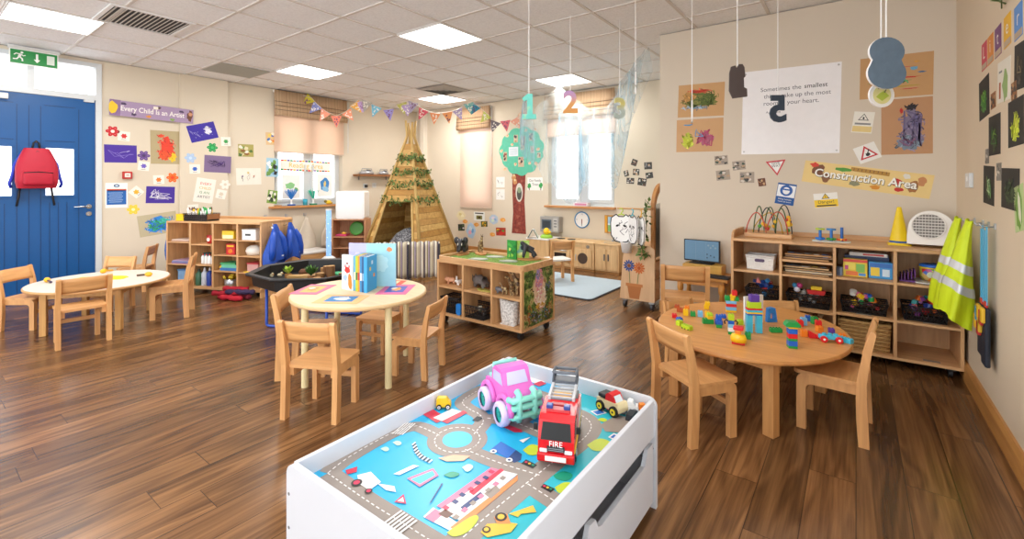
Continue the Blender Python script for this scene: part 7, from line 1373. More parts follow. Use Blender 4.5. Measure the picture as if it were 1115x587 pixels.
t = thing('toy_bee', 'yellow toy on the right of the window sill', 'toy', (XL-.01, 4.44, .9005)); f = MB(); f.sph((0, 0, .035), (.04, .055, .035), M('#e3c12c', .5)); f.build('body', t); f = MB(); f.sph((0, -.05, .05), .026, M('#7a6a22', .5)); f.sph((0, .04, .02), (.03, .04, .018), M('#c9a51e', .5)); f.build('head', t)
f = MB(); f.lathe((0, 0, 0), [(0, 0), (.05, 0), (.065, .014), (.062, .016), (.045, .004), (0, .004)], wood('#c99a62', .5, 0), 20); tag(f.build('wooden_dish', loc=(XL+.0, 3.58, .9005)), 'small wooden dish at the left end of window sill', 'dish')
t = thing('toy_tray', 'pink and white toy box on the sill under the netting', 'toy', (-3.40, YK-.02, .9005)); f = MB(); f.box((0, 0, .03), (.26, .08, .06), M('#efe6ea', .4), .006); f.build('carton', t); f = MB(); f.box((0, -.0405, .03), (.2, .002, .03), M('#d98aa8', .4)); f.box((0, 0, .0605), (.16, .05, .002), M('#c56a92', .4)); f.build('printed_front', t)
# ================================================================== PAPERS ON THE WALLS
T_P = .0016
def paper(name, label, cat, wall, c, z, w, h, rot, col, deco=None, group=None, off=-.0004, outline=None, rough=.7):
    if wall == 'L' and 2.285 < c < 2.86: off += .035
    f = MB(); m = M(col, rough, var=.03)
    if outline: f.prism(outline, 0, T_P, m)
    else: f.box((0, 0, T_P/2), (w, h, T_P), m)
    if deco: deco(f)
    o = f.build(name, mw=wallframe(wall, c, z, off, rot)); return tag(o, label, cat, group)
D0, D1, D2, D3 = T_P, T_P+.0006, T_P+.0012, T_P+.0018
INK = M('#2b2a2c', .6); GREY = M('#8a8a8a', .6)
def flower_outline(r, n=6): return [(r*(.62+.38*abs(math.cos(n*a/2)))*math.cos(a), r*(.62+.38*abs(math.cos(n*a/2)))*math.sin(a)) for a in [2*PI*i/48 for i in range(48)]]
def fl(c, z, r, col, ctr, nm, side):
    def d(f):
        f.ell(0, 0, r*.28, r*.28, M(ctr, .6), D0, 14)
        for k in range(6): a = k*PI/3; f.ell(r*.62*math.cos(a), r*.62*math.sin(a), r*.05, r*.03, M('#f3efe6', .6), D0, 6)
    paper('paper_flower', '%s paper flower %s' % (nm, side), 'paper flower', 'L', c, z, 0, 0, 0, col, d, 'paper flowers on the left wall', outline=flower_outline(r))
fl(1.602, 1.879, .068, '#c3262e', '#f0e9dc', 'red', 'below the banner'); fl(1.905, 1.601, .066, '#6a4a8f', '#4a3568', 'purple', 'between the purple drawing and red painting'); fl(2.208, 1.329, .068, '#ee6a1f', '#e9441f', 'orange', 'below the red painting')
fl(1.799, .931, .066, '#efcf3f', '#f4e9b0', 'yellow', 'below the yellow flower card'); fl(2.662, 1.749, .068, '#1f9a4f', '#3fb868', 'green', 'below the dark blue flower drawing'); fl(2.40, 1.593, .069, '#a9c3e2', '#c9dcf0', 'pale blue', 'left of the purple scribble'); fl(2.824, 1.238, .070, '#efe9dd', '#d9cdb8', 'cream', 'right of the slogan poster')
def card(c, z, rot, col, nm, where, sz=.115):
    def d(f):
        f.prism([(x*.62, y*.62) for x, y in flower_outline(.05)], D0, D1, M(col, .6)); f.rect(0, -.043, .05, .006, GREY, D0)
    paper('flower_card', 'small white card with %s flower %s' % (nm, where), 'card', 'L', c, z, sz, sz, rot, '#efe9dd', d, 'flower cards on the left wall')
card(1.709, 1.830, -4, '#d0302f', 'a red', 'next to the red paper flower'); card(1.904, 1.471, -6, '#6f5fc0', 'a violet', 'under the purple paper flower'); card(1.830, 1.146, 45, '#eeb02f', 'a yellow', 'set diagonally'); card(2.06, 1.300, 3, '#ee7a2a', 'an orange', 'next to the orange paper flower'); card(2.834, 1.845, 3, '#2f9a4a', 'a green', 'right of the dark blue flower drawing', .125); card(2.451, 1.448, 2, '#2a5fc0', 'a blue', 'under the pale blue paper flower', .125); card(2.772, 1.102, -13, '#d9cdb8', 'a cream', 'under the cream paper flower', .125); card(2.433, .908, 3, '#3a3a3c', 'a black', 'above the pen basket', .125)
def banner1(f):
    f.rect(-.38, 0, .10, .192, M('#8a6d94', .6), D0); f.blob(-.40, .0, .04, .075, M('#f1c42f', .6), D1, 2, 14, .15); f.blob(.395, .0, .03, .07, M('#6a4030', .6), D1, 5); f.blob(.40, .03, .022, .025, M('#c98f6a', .6), D2, 6)
    for x, y, c in ((-.2, -.06, '#4a3a58'), (.05, .06, '#5a3f3a'), (.2, -.07, '#7fa04a'), (-.05, -.065, '#d98f3a'), (.3, .05, '#4a3a58'), (-.3, .06, '#4a3a58')): f.blob(x, y, .025, .016, M(c, .6), D1, int(abs(x*100)))
    f.text('Every Child Is an Artist', .0, .0, .088, M('#f6f2ea', .5), D2, sx=.80, bold=.012); f.rect(.02, .055, .05, .035, M('#e9e2d4', .6), D2)
paper('wall_banner', 'purple Every Child Is an Artist banner on left wall', 'banner', 'L', 1.994, 2.153, .87, .185, -1.5, '#a58fae', banner1)
bpx = bpy.data.objects['wall_banner']; bpx.matrix_world = wallframe('L', 1.994, 2.153, .046, -1.5)
t_ = MB(); 
def scrib(cols, seed, k=34, w=.006, rx=.4, ry=.38):
    def d(f, W=1, H=1): pass
    return cols, seed
def shade(h, k):
    h = h.lstrip('#'); return '#'+''.join('%02x' % max(0, min(255, int(int(h[i:i+2], 16)*k))) for i in (0, 2, 4))
def drawing(c, z, w, h, rot, col, label, lines, blobs=(), cat='drawing', wall='L', name='drawing', group=None):
    def d(f):
        for k, (x, y, a, b, cc, sd) in enumerate(blobs):
            c3 = [M(cc, .7, var=.15, scale=40), M(shade(cc, .72), .7), M(shade(cc, 1.22), .7)]; f.blob(x*w, y*h, a*w*.86, b*h*.86, c3[0], D0+k*.0004, sd, 26, .3, .0002)
            if a*w*b*h > .0006: f.strokes(x*w, y*h, a*w*1.05, b*h*1.05, c3, D0+k*.0004+.0002, sd+90, int(min(70, 14+a*b*400)), .007, .42)
        for k, (x, y, a, b, cc, sd, n, lw) in enumerate(lines): f.scribble(x*w, y*h, a*w, b*h, M(cc, .7), D1+.0012+k*.0005, sd, n, lw)
    return paper(name, label, cat, wall, c, z, w, h, rot, col, d, group)
drawing(1.679, 1.613, .312, .215, 1, '#4a2f9a', 'violet drawing with pale scribble lines, nearest the blue door', [(0, 0, .4, .3, '#8f7fd0', 3, 22, .004), (.1, 0, .3, .2, '#d9d0f0', 5, 9, .003)])
drawing(2.134, 1.719, .323, .429, 1, '#b3a37c', 'tall brown sheet with a red and yellow painted shape', [(0, -.1, .2, .25, '#e0482f', 5, 18, .012)], [(.05, -.02, .30, .34, '#e5432f', 4), (.22, -.30, .14, .14, '#f0c42a', 5), (-.05, -.25, .2, .15, '#e2552f', 6), (-.15, .34, .14, .05, '#e0482f', 7)], 'painting', name='painting')
drawing(2.080, 1.106, .306, .214, -2, '#452b96', 'violet drawing with white chalk patches under the orange flower', [(0, 0, .4, .34, '#e6e2f2', 8, 50, .005), (0, -.1, .36, .2, '#f2f0f8', 9, 30, .004)])
drawing(2.055, .735, .411, .27, 7, '#bfb392', 'tilted beige sheet with blue and green painted planet', [(.05, 0, .3, .3, '#2f6fd0', 3, 22, .010), (.0, -.1, .2, .2, '#2f9a4a', 4, 16, .010)], [(.05, -.03, .38, .38, '#2f86d8', 4), (-.10, -.05, .17, .24, '#35a552', 5), (.14, .12, .15, .14, '#3fb0a0', 6)], 'painting', name='painting')
drawing(2.545, 1.953, .341, .228, 17, '#3a2c9c', 'tilted dark blue drawing with a white flower', [(-.2, 0, .25, .3, '#b9b5e6', 3, 12, .003)], [(.2, .05, .14, .24, '#dfe0ee', 4)]+[(-.3+.12*i, -.25+.1*((i*3) % 5), .012, .02, '#c9c9ea', i) for i in range(6)])
drawing(2.731, 1.521, .338, .234, -2, '#7d688f', 'grey purple drawing with dark scribble next to the pale blue flower', [(0, 0, .4, .34, '#2f1f4a', 6, 38, .005), (0, 0, .3, .2, '#4a2f7a', 2, 22, .006)])
drawing(3.157, 1.356, .348, .244, 2, '#e9e3d6', 'white sheet with three small drawn figures', [(-.25, -.1, .05, .22, '#3a3430', 3, 12, .003), (-.02, 0, .07, .3, '#3a3430', 4, 16, .003), (.2, -.1, .05, .2, '#3a3430', 5, 12, .003)], [(-.02, .22, .05, .08, '#d9c27a', 3), (-.25, .02, .04, .06, '#7a6a8a', 4), (.2, 0, .04, .06, '#c98a6a', 5)])
def slogan(f):
    for i, (tx, c) in enumerate((('EVERY', '#d95a4a'), ('CHILD', '#eeb13a'), ('IS AN', '#5a9a6a'), ('ARTIST', '#4a4a52'))): f.text(tx, 0, .09-.06*i, .05, M(c, .6), D0)
paper('slogan_poster', 'white slogan poster in coloured letters, tilted, above the cubby unit', 'poster', 'L', 2.569, 1.156, .235, .33, -9, '#efe9dd', slogan)
def photoart(seed, cols, n=14):
    def d(f):
        r_ = random.Random(seed)
        for k in range(n): f.blob(r_.uniform(-.38, .38), r_.uniform(-.38, .38), .12, .10, M(r_.choice(cols), .5), D0+k*.00012, seed*50+k, 10, .35, .0003)
    return d
def photo(wall, c, z, w, h, rot, label, cols, seed, base='#d9d2c6', group=None, cat='photo', name='photo', n=14):
    def d(f):
        r_ = random.Random(seed)
        for k in range(n): f.blob(r_.uniform(-.36, .36)*w, r_.uniform(-.36, .36)*h, .14*w, .12*h, M(r_.choice(cols), .5), D0+k*.00012, seed*50+k, 10, .35, .0003)
    return paper(name, label, cat, wall, c, z, w, h, rot, base, d, group)
FARM = ['#6f8f3a', '#c9b35a', '#8a5a2f', '#d9cfa8', '#4f6f2f', '#e0dccb']
photo('L', 3.116, 1.735, .215, .182, 1, 'landscape farm picture with green hedge, left of the peach blind', FARM, 1, '#a8a05a', cat='picture'); photo('L', 3.51, 1.939, .22, .19, 3, 'picture with orange and blue animals next to roman blind', ['#d9802f', '#3f6fb0', '#c9a04a', '#e8c95a', '#f0ead8'], 2, '#d9b98a', cat='picture'); photo('L', 3.50, 1.498, .19, .285, -2, 'tall picture with a black and white cow on green', ['#3f7a3a', '#2a2a2c', '#efefea', '#6f9a4a', '#7fb0d0'], 3, '#9fc4d8', cat='picture'); photo('L', 3.50, 1.047, .155, .20, -8, 'small tilted green picture level with the window sill', ['#3f6f2f', '#6f9a3a', '#e8e6d8', '#2f3a28'], 4, '#7fa24a', cat='picture')
t = thing('fire_call_point', 'small red fire call point on the left wall', 'fire alarm', (XL, 1.736, 1.353)); f = MB(); f.box((.018, 0, 0), (.036, .095, .09), M('#b82a24', .35), .006); f.build('case', t); f = MB(); f.box((.037, 0, 0), (.003, .055, .05), M('#e9e4dc', .4)); f.box((.039, 0, 0), (.001, .03, .008), M('#a02a2a', .4)); f.build('press_plate', t)
def notice(f):
    f.rect(0, -.025, .185, .175, M('#1f62ae', .5), D0); f.rect(0, .065, .185, .022, M('#d9583a', .5), D0); f.ell(0, .115, .028, .02, M('#23507e', .5), D0, 18); f.ell(0, .115, .016, .010, M('#cfe0ee', .5), D1, 14)
    for i in range(6): f.rect(-.01, .03-.022*i, .14-.02*(i % 2), .005, M('#bcd3ec', .5), D1)
paper('notice', 'white and blue printed notice below the red call point', 'notice', 'L', 1.639, 1.109, .21, .30, 0, '#f3f2ee', notice)
# on the window panes
def reading(f):
    for i in range(17): f.rect(-.40+.05*i, .076, .04, .026, M(('#d8342c', '#f0c02a', '#5a3a9a', '#2f9a4a', '#e87a2a', '#7fb0d8')[i % 6], .5), D0); f.rect(-.40+.05*i, -.076, .04, .026, M(('#2f9a4a', '#e87a2a', '#3a3a3c', '#d8342c', '#f0c02a', '#8a5fb0')[i % 6], .5), D0)
    f.text('Reading Area', 0, 0, .115, M('#e3c33a', .5), D0, sx=.95)
o = paper('window_banner', 'Reading Area banner with bright border on the window', 'banner', 'L', 4.09, 1.54, .86, .17, -1, '#f6f3ea', reading); o.matrix_world = wallframe('L', 4.09, 1.54, -.084, -1)
def sheet1(f): f.blob(-.02, .02, .08, .05, M('#8fc98a', .6), D0, 3, 16, .2); f.blob(.08, -.04, .03, .03, M('#6fae6a', .6), D1, 4)
o = paper('window_sheet', 'white sheet with pale green leaf picture on left window pane', 'picture', 'L', 3.84, 1.20, .30, .38, 0, '#f4f3ee', sheet1); o.matrix_world = wallframe('L', 3.84, 1.20, -.084, 0)
def sheet2(f): f.blob(0, .02, .085, .11, M('#3f86c8', .6), D0, 3, 16, .15); f.blob(.01, -.06, .06, .05, M('#8fc2e6', .6), D1, 4); f.blob(.0, .02, .02, .05, M('#e8d27a', .6), D2, 5)
o = paper('window_sheet', 'white sheet with blue painted picture on right window pane', 'picture', 'L', 4.42, 1.22, .28, .38, 0, '#f2f2ee', sheet2); o.matrix_world = wallframe('L', 4.42, 1.22, -.084, 0)

# paper tree
t = thing('paper_tree', 'paper family tree with turquoise crown and red brown trunk', 'wall display', (-4.58, YK-.001, 1.2)); Q0 = Matrix(((1,0,0,0),(0,0,-1,0),(0,1,0,0),(0,0,0,1)))
f = MB(Q0); P = [(-.17, .27), (.11, .27), (.10, .0), (.085, -.25), (.10, -.45), (.12, -.80), (-.18, -.80), (-.15, -.45), (-.165, -.1)]; f.prism(P, 0, .002, pattern_mat('bark_paper', ['#6b2c22', '#8a3c30', '#9a4638'], 25, .8)); tk = f.build('trunk', t); r_ = random.Random(3)
f = MB(Q0)
for i in range(8): f.blob(r_.uniform(-.12, .06), -.75+.12*i, .03, .03, M('#a05a48', .8), .0022, i, 12, .4)
f.build('bark_mark', t)
P = []
for i in range(72): a = 2*PI*i/72; k = 1+.09*abs(math.sin(a*5.5+.4)); P.append((.015+.435*k*math.cos(a)*(1 if math.sin(a) > -.3 else .93), .60+.385*k*math.sin(a)))
f = MB(Q0); f.prism(P, .002, .006, M('#5cbfa0', .7, var=.10, scale=20)); f.build('crown', t)
f = MB(Q0); f.rect(-.14, .60, .20, .16, M('#dfe6ea', .6), .006)
for i in range(4): f.rect(-.14, .645-.03*i, .15, .006, M('#9fb0c0', .6), .0066)
f.build('sheet', t)
for i, (x, y, w, h) in enumerate(((-.09, .82, .09, .13), (.06, .79, .10, .14), (.05, .68, .08, .12), (.22, .83, .08, .13), (-.32, .52, .08, .16), (.02, .42, .12, .17), (.25, .62, .08, .12), (.38, .52, .07, .09))):
    f = MB(Q0); f.rect(x, y, w, h, M('#c9b79a', .6), .006)
    for k in range(7): f.blob(x+r_.uniform(-.3, .3)*w, y+r_.uniform(-.3, .3)*h, .2*w, .16*h, M(r_.choice(('#3a2a2a', '#6a3f2a', '#c99a7a', '#8a2f2a', '#2f3a5a', '#d9c9b0')), .5), .0066+k*.0002, i*10+k, 9, .3, .0003)
    f.build('photo', t)
for i, (x, y) in enumerate(((-.28, .88), (-.40, .62), (-.33, .30), (-.10, .38), (.20, .40), (.32, .38), (.36, .62), (-.17, .72), (.12, .95), (.30, .95))):
    f = MB(Q0); f.blob(x, y, .035, .028, M('#e6c9a4', .6), .006, i, 10, .3); f.blob(x+.01, y+.01, .012, .012, M('#d98a5a', .6), .0068, i+30); f.build('leaf_cutout', t)
f = MB(Q0); f.ell(-.02, -.10, .075, .16, M('#d9d4c8', .6), .003, 28); f.ell(-.02, -.12, .05, .11, M('#4a4a44', .6), .0036, 22); f.ell(-.02, -.06, .04, .05, M('#8a9a7a', .6), .0042, 16); f.build('oval_photo', t)
for i, (x, y) in enumerate(((-.13, .16), (-.11, .08))): f = MB(Q0); f.blob(x, y, .045, .05, M('#c98f5a', .6), .003, 60+i, 12, .3); f.blob(x, y+.03, .02, .02, M('#e8d0a4', .6), .0036, 66); f.build('animal_cutout', t)
def fam(f):
    f.text('Our Family', 0, .055, .062, INK, D0, sx=.85); f.text('Tree', 0, -.01, .062, INK, D0)
    for s in (-1, 1): f.blob(s*.115, -.03, .035, .045, M('#2f9a4a', .6), D0, 4+s); f.rect(s*.115, -.085, .016, .04, M('#7a3a2a', .6), D0)
paper('family_sign', 'Our Family Tree sign right of the paper tree trunk', 'sign', 'K', -4.28, 1.246, .305, .215, 0, '#f1efe8', fam)
for i, (z, l) in enumerate(((1.276, 'upper'), (1.06, 'lower'))): drawing(-5.01, z, .19, .185, 0, '#f0eee8', '%s white line drawing left of the paper tree trunk' % l, [(-.2, .1, .15, .25, '#3a3a3c', 3+i, 12, .004), (.2, -.1, .16, .2, '#3a3a3c', 6+i, 12, .004)], wall='K', group='two line drawings by the paper tree')
KP = ['#3a3a3c', '#6a4a3a', '#c9a98a', '#8a8a8a', '#2a3a2a', '#d8d2c8']
for i, (c, z, w, h, rt, l) in enumerate(((-2.562, 1.554, .084, .091, -20, 'topmost left'), (-2.359, 1.503, .112, .10, 2, 'top right'), (-2.535, 1.417, .095, .09, -4, 'middle'), (-2.341, 1.366, .105, .085, 8, 'right, lower'), (-2.622, 1.291, .115, .085, -4, 'bottom left'), (-2.447, 1.274, .125, .105, -10, 'bottom middle'), (-2.683, 1.398, .07, .085, 15, 'far left'))): photo('K', c, z, w, h, rt, 'small photo right of the netted window, %s of the cluster of seven' % l, KP, 20+i, '#4a4642', 'photos right of the netted window')
def kw(f): f.rect(0, .055, .2, .02, INK, D0); f.rect(.0, -.02, .14, .07, M('#7a7a3a', .5), D0); f.blob(0, -.02, .03, .02, M('#3a2a1a', .5), D1, 3)
paper('info_sheet', 'white sheet with title and animal photo below the narrow roller blind', 'sheet', 'K', -5.498, .655, .26, .16, 0, '#e6ebe6', kw)
photo('K', -5.941, .429, .16, .125, 4, 'black and white photo near the teepee under the narrow window', ['#2a2a2c', '#4f6f3a', '#d9d9d6', '#3a3a3a'], 41, '#2f3a28'); photo('K', -5.38, .522, .15, .10, 3, 'yellow and black animal photo below the info sheet', ['#d9a92a', '#2a2a1c', '#6a7a2a'], 42, '#4a4a1f'); photo('K', -5.0, .408, .215, .14, 2, 'red and yellow photo beside the trunk of the paper tree', ['#c8302a', '#e0a02a', '#4f8f3a', '#8a1f1f'], 43, '#a83a2a')
def blobpaper(c, z, a, b, col, cols, label, sd, rot=0): paper('paper_cutout', label, 'paper shape', 'K', c, z, 0, 0, rot, col, lambda f: [f.blob(a*.3*math.cos(k*2), b*.3*math.sin(k*2), a*.35, b*.3, M(cc, .7), D0+k*.0002, sd+k) for k, cc in enumerate(cols)], outline=[(a*math.cos(q*PI/10)*(1+.12*math.sin(q*1.9+sd)), b*math.sin(q*PI/10)*(1+.1*math.cos(q*2.3+sd))) for q in range(20)])
blobpaper(-5.70, .384, .11, .14, '#a9c9e6', ['#6fa8dc', '#cfe0f0', '#e6b0c0'], 'pale blue and pink paper shape under the narrow window', 1); blobpaper(-5.161, .615, .10, .085, '#b5c9dc', ['#8fb0dc', '#e0d4e0', '#cfe0c8'], 'blue and lilac paper shape right of the info sheet', 4); blobpaper(-5.949, .651, .11, .09, '#e2d7ae', ['#eee6c0', '#d9c98a'], 'pale yellow paper star at the left of the info sheet', 7)
for i, (c, z, l) in enumerate(((-5.846, .545, 'next to the black and white photo'), (-5.568, .501, 'between pale blue shape and animal photo'), (-4.957, .616, 'beside the paper tree trunk, highest one'), (-5.19, .345, 'lowest one, above the jungle shelf'))): blobpaper(c, z, .06, .036, '#e8a24a', ['#f0c27a'], 'orange paper leaf '+l, 20+i)

# construction wall
drawing(-1.159, 2.026, .41, .305, -2, '#c99d6a', 'brown sheet with green and red painting, upper left of the quote poster', [(.0, .0, .35, .25, '#5a6a2a', 4, 30, .012), (.0, .25, .2, .06, '#d8432a', 5, 12, .010)], [(0, .05, .40, .26, '#7a7a3a', 4), (.15, .0, .22, .2, '#4f5f22', 7), (-.05, .27, .25, .06, '#c95a3a', 5), (-.25, .1, .14, .2, '#b98a4a', 6), (-.1, -.22, .3, .04, '#8fa8b8', 8)], 'painting', 'P', 'painting')
drawing(-1.172, 1.700, .415, .305, -1, '#cda172', 'brown sheet with yellow green and pink painting, below the green one', [(-.25, -.15, .12, .25, '#c9d23a', 3, 26, .010), (.12, -.1, .18, .3, '#b84a6a', 5, 30, .010), (-.22, .33, .12, .02, '#4a9ad0', 6, 8, .010), (.0, .05, .1, .15, '#6f9ac0', 8, 18, .008)], [(-.24, -.15, .14, .24, '#c2c94a', 4), (.14, -.1, .17, .24, '#b0607a', 6)], 'painting', 'P', 'painting')
def quote(f):
    q = M('#5a575e', .6); f.text('Sometimes the', -.065, .19, .050, q, D0); f.text('smallest', .185, .192, .050, M('#3a383c', .6), D0); f.text('smallest', .1855, .1925, .050, M('#3a383c', .6), D0)
    f.text('things take up the most', .05, .13, .050, q, D0); f.text('room in your heart.', .01, .07, .050, q, D0); f.text('A.A. Milne', -.115, -.005, .026, q, D0)
    for x in (-.335, .335):
        for y in (-.34, .34): f.ell(x, y, .008, .008, M('#b9b6b0', .3, .5), D0, 10)
paper('quote_poster', 'large white quote poster behind the hanging navy number', 'poster', 'P', -.452, 1.863, .709, .724, -1.2, '#efecec', quote, rough=.35)
PH = ['#2f2c2a', '#6a5a4a', '#b99a7a', '#8a8078', '#d9cfc2', '#3a4a3a']
for i, (c, z, w, h, rt, l) in enumerate(((-.981, 1.462, .112, .083, 4, 'top left photo of five under the yellow green painting'), (-.965, 1.327, .116, .09, 6, 'lower left photo of five under the yellow green painting'), (-.834, 1.412, .105, .08, 6, 'middle photo of five under the quote poster corner'), (-.769, 1.305, .115, .095, 0, 'larger lower photo of the five, left of give way sign'))): photo('P', c, z, w, h, rt, l, PH, 60+i, '#a89a8a', 'photos under the paintings')
photo('P', -.653, 1.262, .058, .068, 8, 'smallest brown photo nearest the give way sign', ['#3a2218', '#7a4a2a', '#c9a070'], 70, '#6a4028', 'photos under the paintings')
tri = lambda r: [(-r, r*.62), (r, r*.62), (0, -r*1.1)]
def give(f): f.prism([(x*.74, y*.74+.0) for x, y in tri(.075)], D0, D1, M('#f2efea', .5)); f.text('GIVE', 0, .024, .03, INK, D1); f.text('WAY', 0, .0, .03, INK, D1)
paper('give_way_sign', 'red edged give way triangle sign', 'sign', 'P', -.545, 1.40, 0, 0, 6, '#c8262e', give, outline=tri(.075), rough=.4)
def cons(f):
    for x, y, a, b, c, s in ((-.30, .02, .04, .05, '#7a4a2a', 1), (-.24, -.03, .03, .04, '#8a5a34', 2), (.20, .0, .035, .03, '#c8322c', 3), (.30, -.01, .03, .05, '#a8703a', 4), (.34, .03, .025, .03, '#c98a5a', 5), (-.14, .05, .05, .016, '#4f9a3a', 6), (-.05, -.05, .04, .02, '#8a8a6a', 7), (.08, -.055, .03, .018, '#d98f2a', 8), (-.33, .06, .03, .02, '#d8432c', 9), (.25, .055, .02, .02, '#e8e4da', 10), (.22, -.05, .03, .014, '#c8322c', 11)): f.blob(x, y, a, b, M(c, .6), D0+s*.0001, s, 12, .25, .0003)
    f.rect(.03, .058, .24, .03, M('#b98a3a', .6), D0, -.03)
    for i in range(9): f.rect(-.07+.025*i, .06, .003, .018, INK, D1, -.03)
    f.text('Construction Area', .0, -.004, .088, M('#5a4a3a', .6), D2, sx=.95, bold=.045); f.text('Construction Area', -.002, -.002, .088, M('#fbf7ee', .5), D3, sx=.95, bold=.02)
paper('wall_banner', 'yellow Construction Area banner above the bookcase', 'banner', 'P', .047, 1.290, .80, .175, -9.5, '#ecd08c', cons)
def danger(f):
    f.rect(0, -.025, .158, .06, M('#f2cb12', .5), D0); f.prism([(-.028, .012), (.028, .012), (0, .055)], D0, D1, INK); f.prism([(-.020, .017), (.020, .017), (0, .047)], D1, D2, M('#f2cb12', .5)); f.rect(0, .03, .004, .016, INK, D2); f.text('Danger!', 0, -.014, .034, INK, D1); f.rect(0, -.043, .13, .010, INK, D1)
paper('danger_sign', 'yellow and white danger sign below the construction banner', 'sign', 'P', -.195, 1.117, .160, .115, 6, '#f1efe8', danger)
def blue(f):
    f.rect(0, .025, .13, .10, M('#eef1f4', .5), D0); f.ell(0, .03, .046, .046, M('#1f5aa8', .5), D1, 26); f.ell(0, .028, .026, .030, M('#eef1f4', .5), D2, 18); f.rect(0, .038, .05, .012, M('#1f5aa8', .5), D3)
    f.text('Safety helmets', 0, -.045, .017, WHITE, D0); f.text('must be worn', 0, -.065, .017, WHITE, D0)
paper('safety_sign', 'blue and white safety helmet sign over the bead maze', 'sign', 'P', -.475, 1.162, .138, .178, -9, '#23589c', blue)
drawing(.237, 2.056, .425, .315, -1, '#c79b69', 'brown sheet with red and blue streaks behind the hanging eight', [], [(.15, -.05, .2, .018, '#c8322c', 1), (-.1, -.12, .3, .015, '#4f8f5a', 2), (.25, .15, .06, .05, '#6fa8c8', 3), (.0, .2, .3, .012, '#c9605a', 4), (.1, -.25, .25, .015, '#b5a03a', 5), (.35, .05, .06, .02, '#3f6f9a', 6), (.2, -.32, .15, .012, '#c8404a', 7), (.28, .3, .05, .03, '#d8a04a', 8)], 'painting', 'P', 'painting')
drawing(.300, 1.676, .292, .415, 0, '#c0926a', 'brown sheet with tall grey violet painted figure', [(.1, -.05, .24, .38, '#6f6488', 4, 46, .010), (.05, -.3, .2, .12, '#8a5a7a', 6, 20, .008)], [(.12, -.05, .24, .38, '#857a94', 4), (.05, -.3, .26, .14, '#7a8a9a', 6), (.1, .34, .14, .06, '#2f2a30', 7), (-.1, .28, .04, .06, '#c8322c', 8), (.2, .1, .1, .14, '#5f5a80', 9)], 'painting', 'P', 'painting')
def caut(f): f.prism([(-.034, .015), (.034, .015), (0, .068)], D0, D1, INK); f.prism([(-.026, .020), (.026, .020), (0, .060)], D1, D2, M('#f0ece0', .5)); f.ell(0, .032, .006, .010, INK, D2, 10); f.rect(0, -.012, .1, .014, GREY, D0); f.rect(0, -.052, .12, .045, M('#e6cc84', .5), D0)
paper('caution_sign', 'pale caution sign with small triangle under the round hanging disc', 'sign', 'P', .043, 1.725, .128, .163, -8, '#f0ede2', caut)
def roadw(f): f.prism([(-.058, -.04), (.058, -.04), (0, .058)], D0, D1, M('#c8262e', .5)); f.prism([(-.040, -.030), (.040, -.030), (0, .038)], D1, D2, WHITE); f.blob(.0, -.012, .014, .014, INK, D2, 3); f.line([(-.012, -.018), (.015, .014)], .006, INK, D2); f.ell(.016, .018, .006, .006, INK, D2, 8)
paper('road_works_sign', 'tilted white card with red road works triangle', 'sign', 'P', .069, 1.488, .14, .13, 22, '#f0eee8', roadw)

# right wall
def lettercard(c, z, ch, col, label):
    def d(f): f.rect(0, .015, .10, .105, M(col, .6), D0); f.text(ch, 0, .015, .10, M('#f6f1e6', .5), D1); f.rect(0, -.056, .115, .03, M('#b9a48a', .6), D0)
    paper('letter_card', label, 'letter card', 'R', c, z, .128, .15, 2, col, d, 'letter cards on the right wall')
lettercard(3.611, 1.956, 'L', '#c9485a', 'red letter card L on the right wall'); lettercard(3.466, 1.959, 'i', '#d98a3a', 'orange letter card i on the right wall'); lettercard(3.303, 1.961, 't', '#7a4a78', 'purple letter card t on the right wall'); lettercard(3.125, 1.968, 'e', '#e8b22a', 'yellow letter card e on the right wall'); lettercard(2.943, 1.960, 'r', '#5a8fd0', 'blue letter card r on the right wall')
def dark(c, z, w, h, rt, label, cols, sd): drawing(c, z, w, h, rt, '#23221f', label, [(.0, -.05, .25, .3, cols[0], sd, 26, .007), (.05, .0, .2, .25, cols[-1], sd+3, 16, .005)], [(0, -.1, .28, .28, cols[0] if sd % 2 else '#3a4a2a', sd)], wall='R', group='black paper drawings on the right wall')
dark(3.618, 1.724, .25, .22, 4, 'black paper with green leafy scribble under the letter L', ['#4f8a3a', '#8fbf4a'], 3); dark(2.926, 1.76, .16, .20, -3, 'black paper with pale dots under the letter r', ['#4a4238', '#8a7a5a'], 5); dark(3.379, 1.499, .25, .205, 0, 'black paper with dark green drawing in the second row', ['#3a6a2f', '#6f9a3a'], 8); dark(2.985, 1.522, .25, .21, 1, 'black paper with bright yellow green patches', ['#c3d23a', '#e0e05a'], 7); dark(3.506, 1.242, .25, .205, -3, 'black paper with pale green loops near the vests', ['#8fb87a', '#c9dcae'], 10); dark(3.08, 1.226, .31, .19, -2, 'plain black green paper at the lower right', ['#2f3a2c', '#3a4a34'], 12)
def catp(f): f.blob(.03, -.02, .05, .07, M('#8fae6a', .6), D0, 3, 14, .25); f.rect(-.07, -.04, .03, .08, M('#b5603a', .6), D0); f.rect(-.06, .05, .06, .01, GREY, D0)
paper('drawing', 'white sheet with a soft green shape under the letters t and e', 'drawing', 'R', 3.192, 1.745, .235, .20, -2, '#e2ddcf', catp)
def leafp(f): f.blob(0, 0, .05, .085, M('#6f9a3a', .6), D0, 3, 16, .2); f.blob(.01, 0, .02, .07, M('#d8dcc0', .6), D1, 4)
paper('drawing', 'green and white leaf drawing at the right photo edge', 'drawing', 'R', 2.93, 1.143, .15, .20, 10, '#b5c98a', leafp)
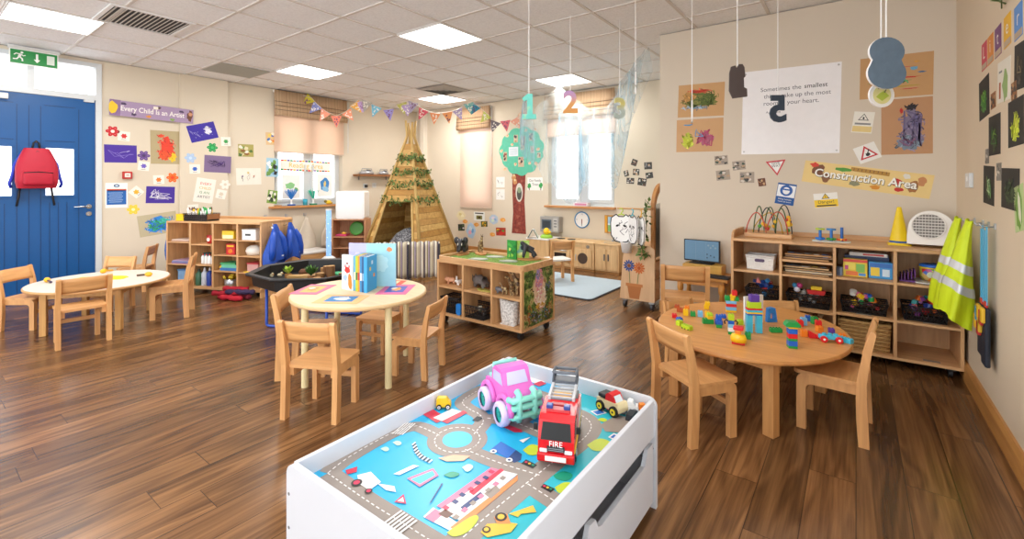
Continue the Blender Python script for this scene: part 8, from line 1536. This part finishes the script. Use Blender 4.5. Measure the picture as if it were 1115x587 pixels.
for i, (c, z, w, h, l) in enumerate(((3.542, 1.398, .085, .08, 'small grey photo under the dark green drawing'), (3.287, 1.309, .10, .088, 'small grey photo between two lower black papers'))): photo('R', c, z, w, h, 0, l, ['#5a5650', '#8f8a80', '#c9c2b6'], 80+i, '#8a857c', 'small photos on the right wall')
for i, (c, z, w, h, l) in enumerate(((3.404, 1.680, .105, .082, 'brown photo between black paper and white sheet'), (3.012, 1.665, .09, .085, 'brown photo above the yellow green black paper'))): photo('R', c, z, w, h, 2, l, ['#7a4a2a', '#b58a5a', '#3a2a20'], 84+i, '#9a6a44', 'small photos on the right wall')
t = thing('switch_plate', 'white switch box on the right wall near the corner', 'switch', (XR, 3.97, 1.27)); f = MB(); f.box((-.010, 0, 0), (.020, .13, .09), PVC, .004); f.build('plate', t); f = MB(); f.box((-.0215, 0, .01), (.003, .02, .03), WHITE, .001); f.build('rocker', t)
t = thing('ivy_garland', 'leaf sprig above the letter cards at the photo edge', 'plant', (XR-.01, 3.02, 2.12)); f = MB(); P = [(0, .16, -.03), (-.02, .05, .02), (-.02, -.1, .05)]; f.tube(P, .003, LEAFS[0], 5); f.build('stem', t); f = MB()
for i in range(14): leaf(f, Vector(P[i % 2]).lerp(Vector(P[i % 2+1]), rnd.random()), .035, 1500+i)
f.build('leaves', t)

# ================================================================== CAMERA, SKY, LIGHT
cam = bpy.data.cameras.new('camera'); cam.sensor_fit = 'HORIZONTAL'; cam.sensor_width = 36; cam.lens = 504/1115*36; cam.shift_y = -93.5/1115; cam.clip_start = .05
co = bpy.data.objects.new('camera', cam); C.objects.link(co); co.location = (0, 0, 1.25); co.rotation_euler = (PI/2, 0, math.atan2(.5965, .8026)); bpy.context.scene.camera = co
w = bpy.data.worlds.new('daylight'); bpy.context.scene.world = w; w.use_nodes = True; bg = w.node_tree.nodes['Background']; bg.inputs[0].default_value = (.92, .96, 1, 1); bg.inputs[1].default_value = 2.5
sc = bpy.context.scene
sc.view_settings.view_transform = 'Standard'; sc.view_settings.look = 'None'; sc.view_settings.gamma = 1; sc.view_settings.use_curve_mapping = False; sc.view_settings.exposure = 0.65
sc.cycles.max_bounces = 8; sc.cycles.transparent_max_bounces = 16
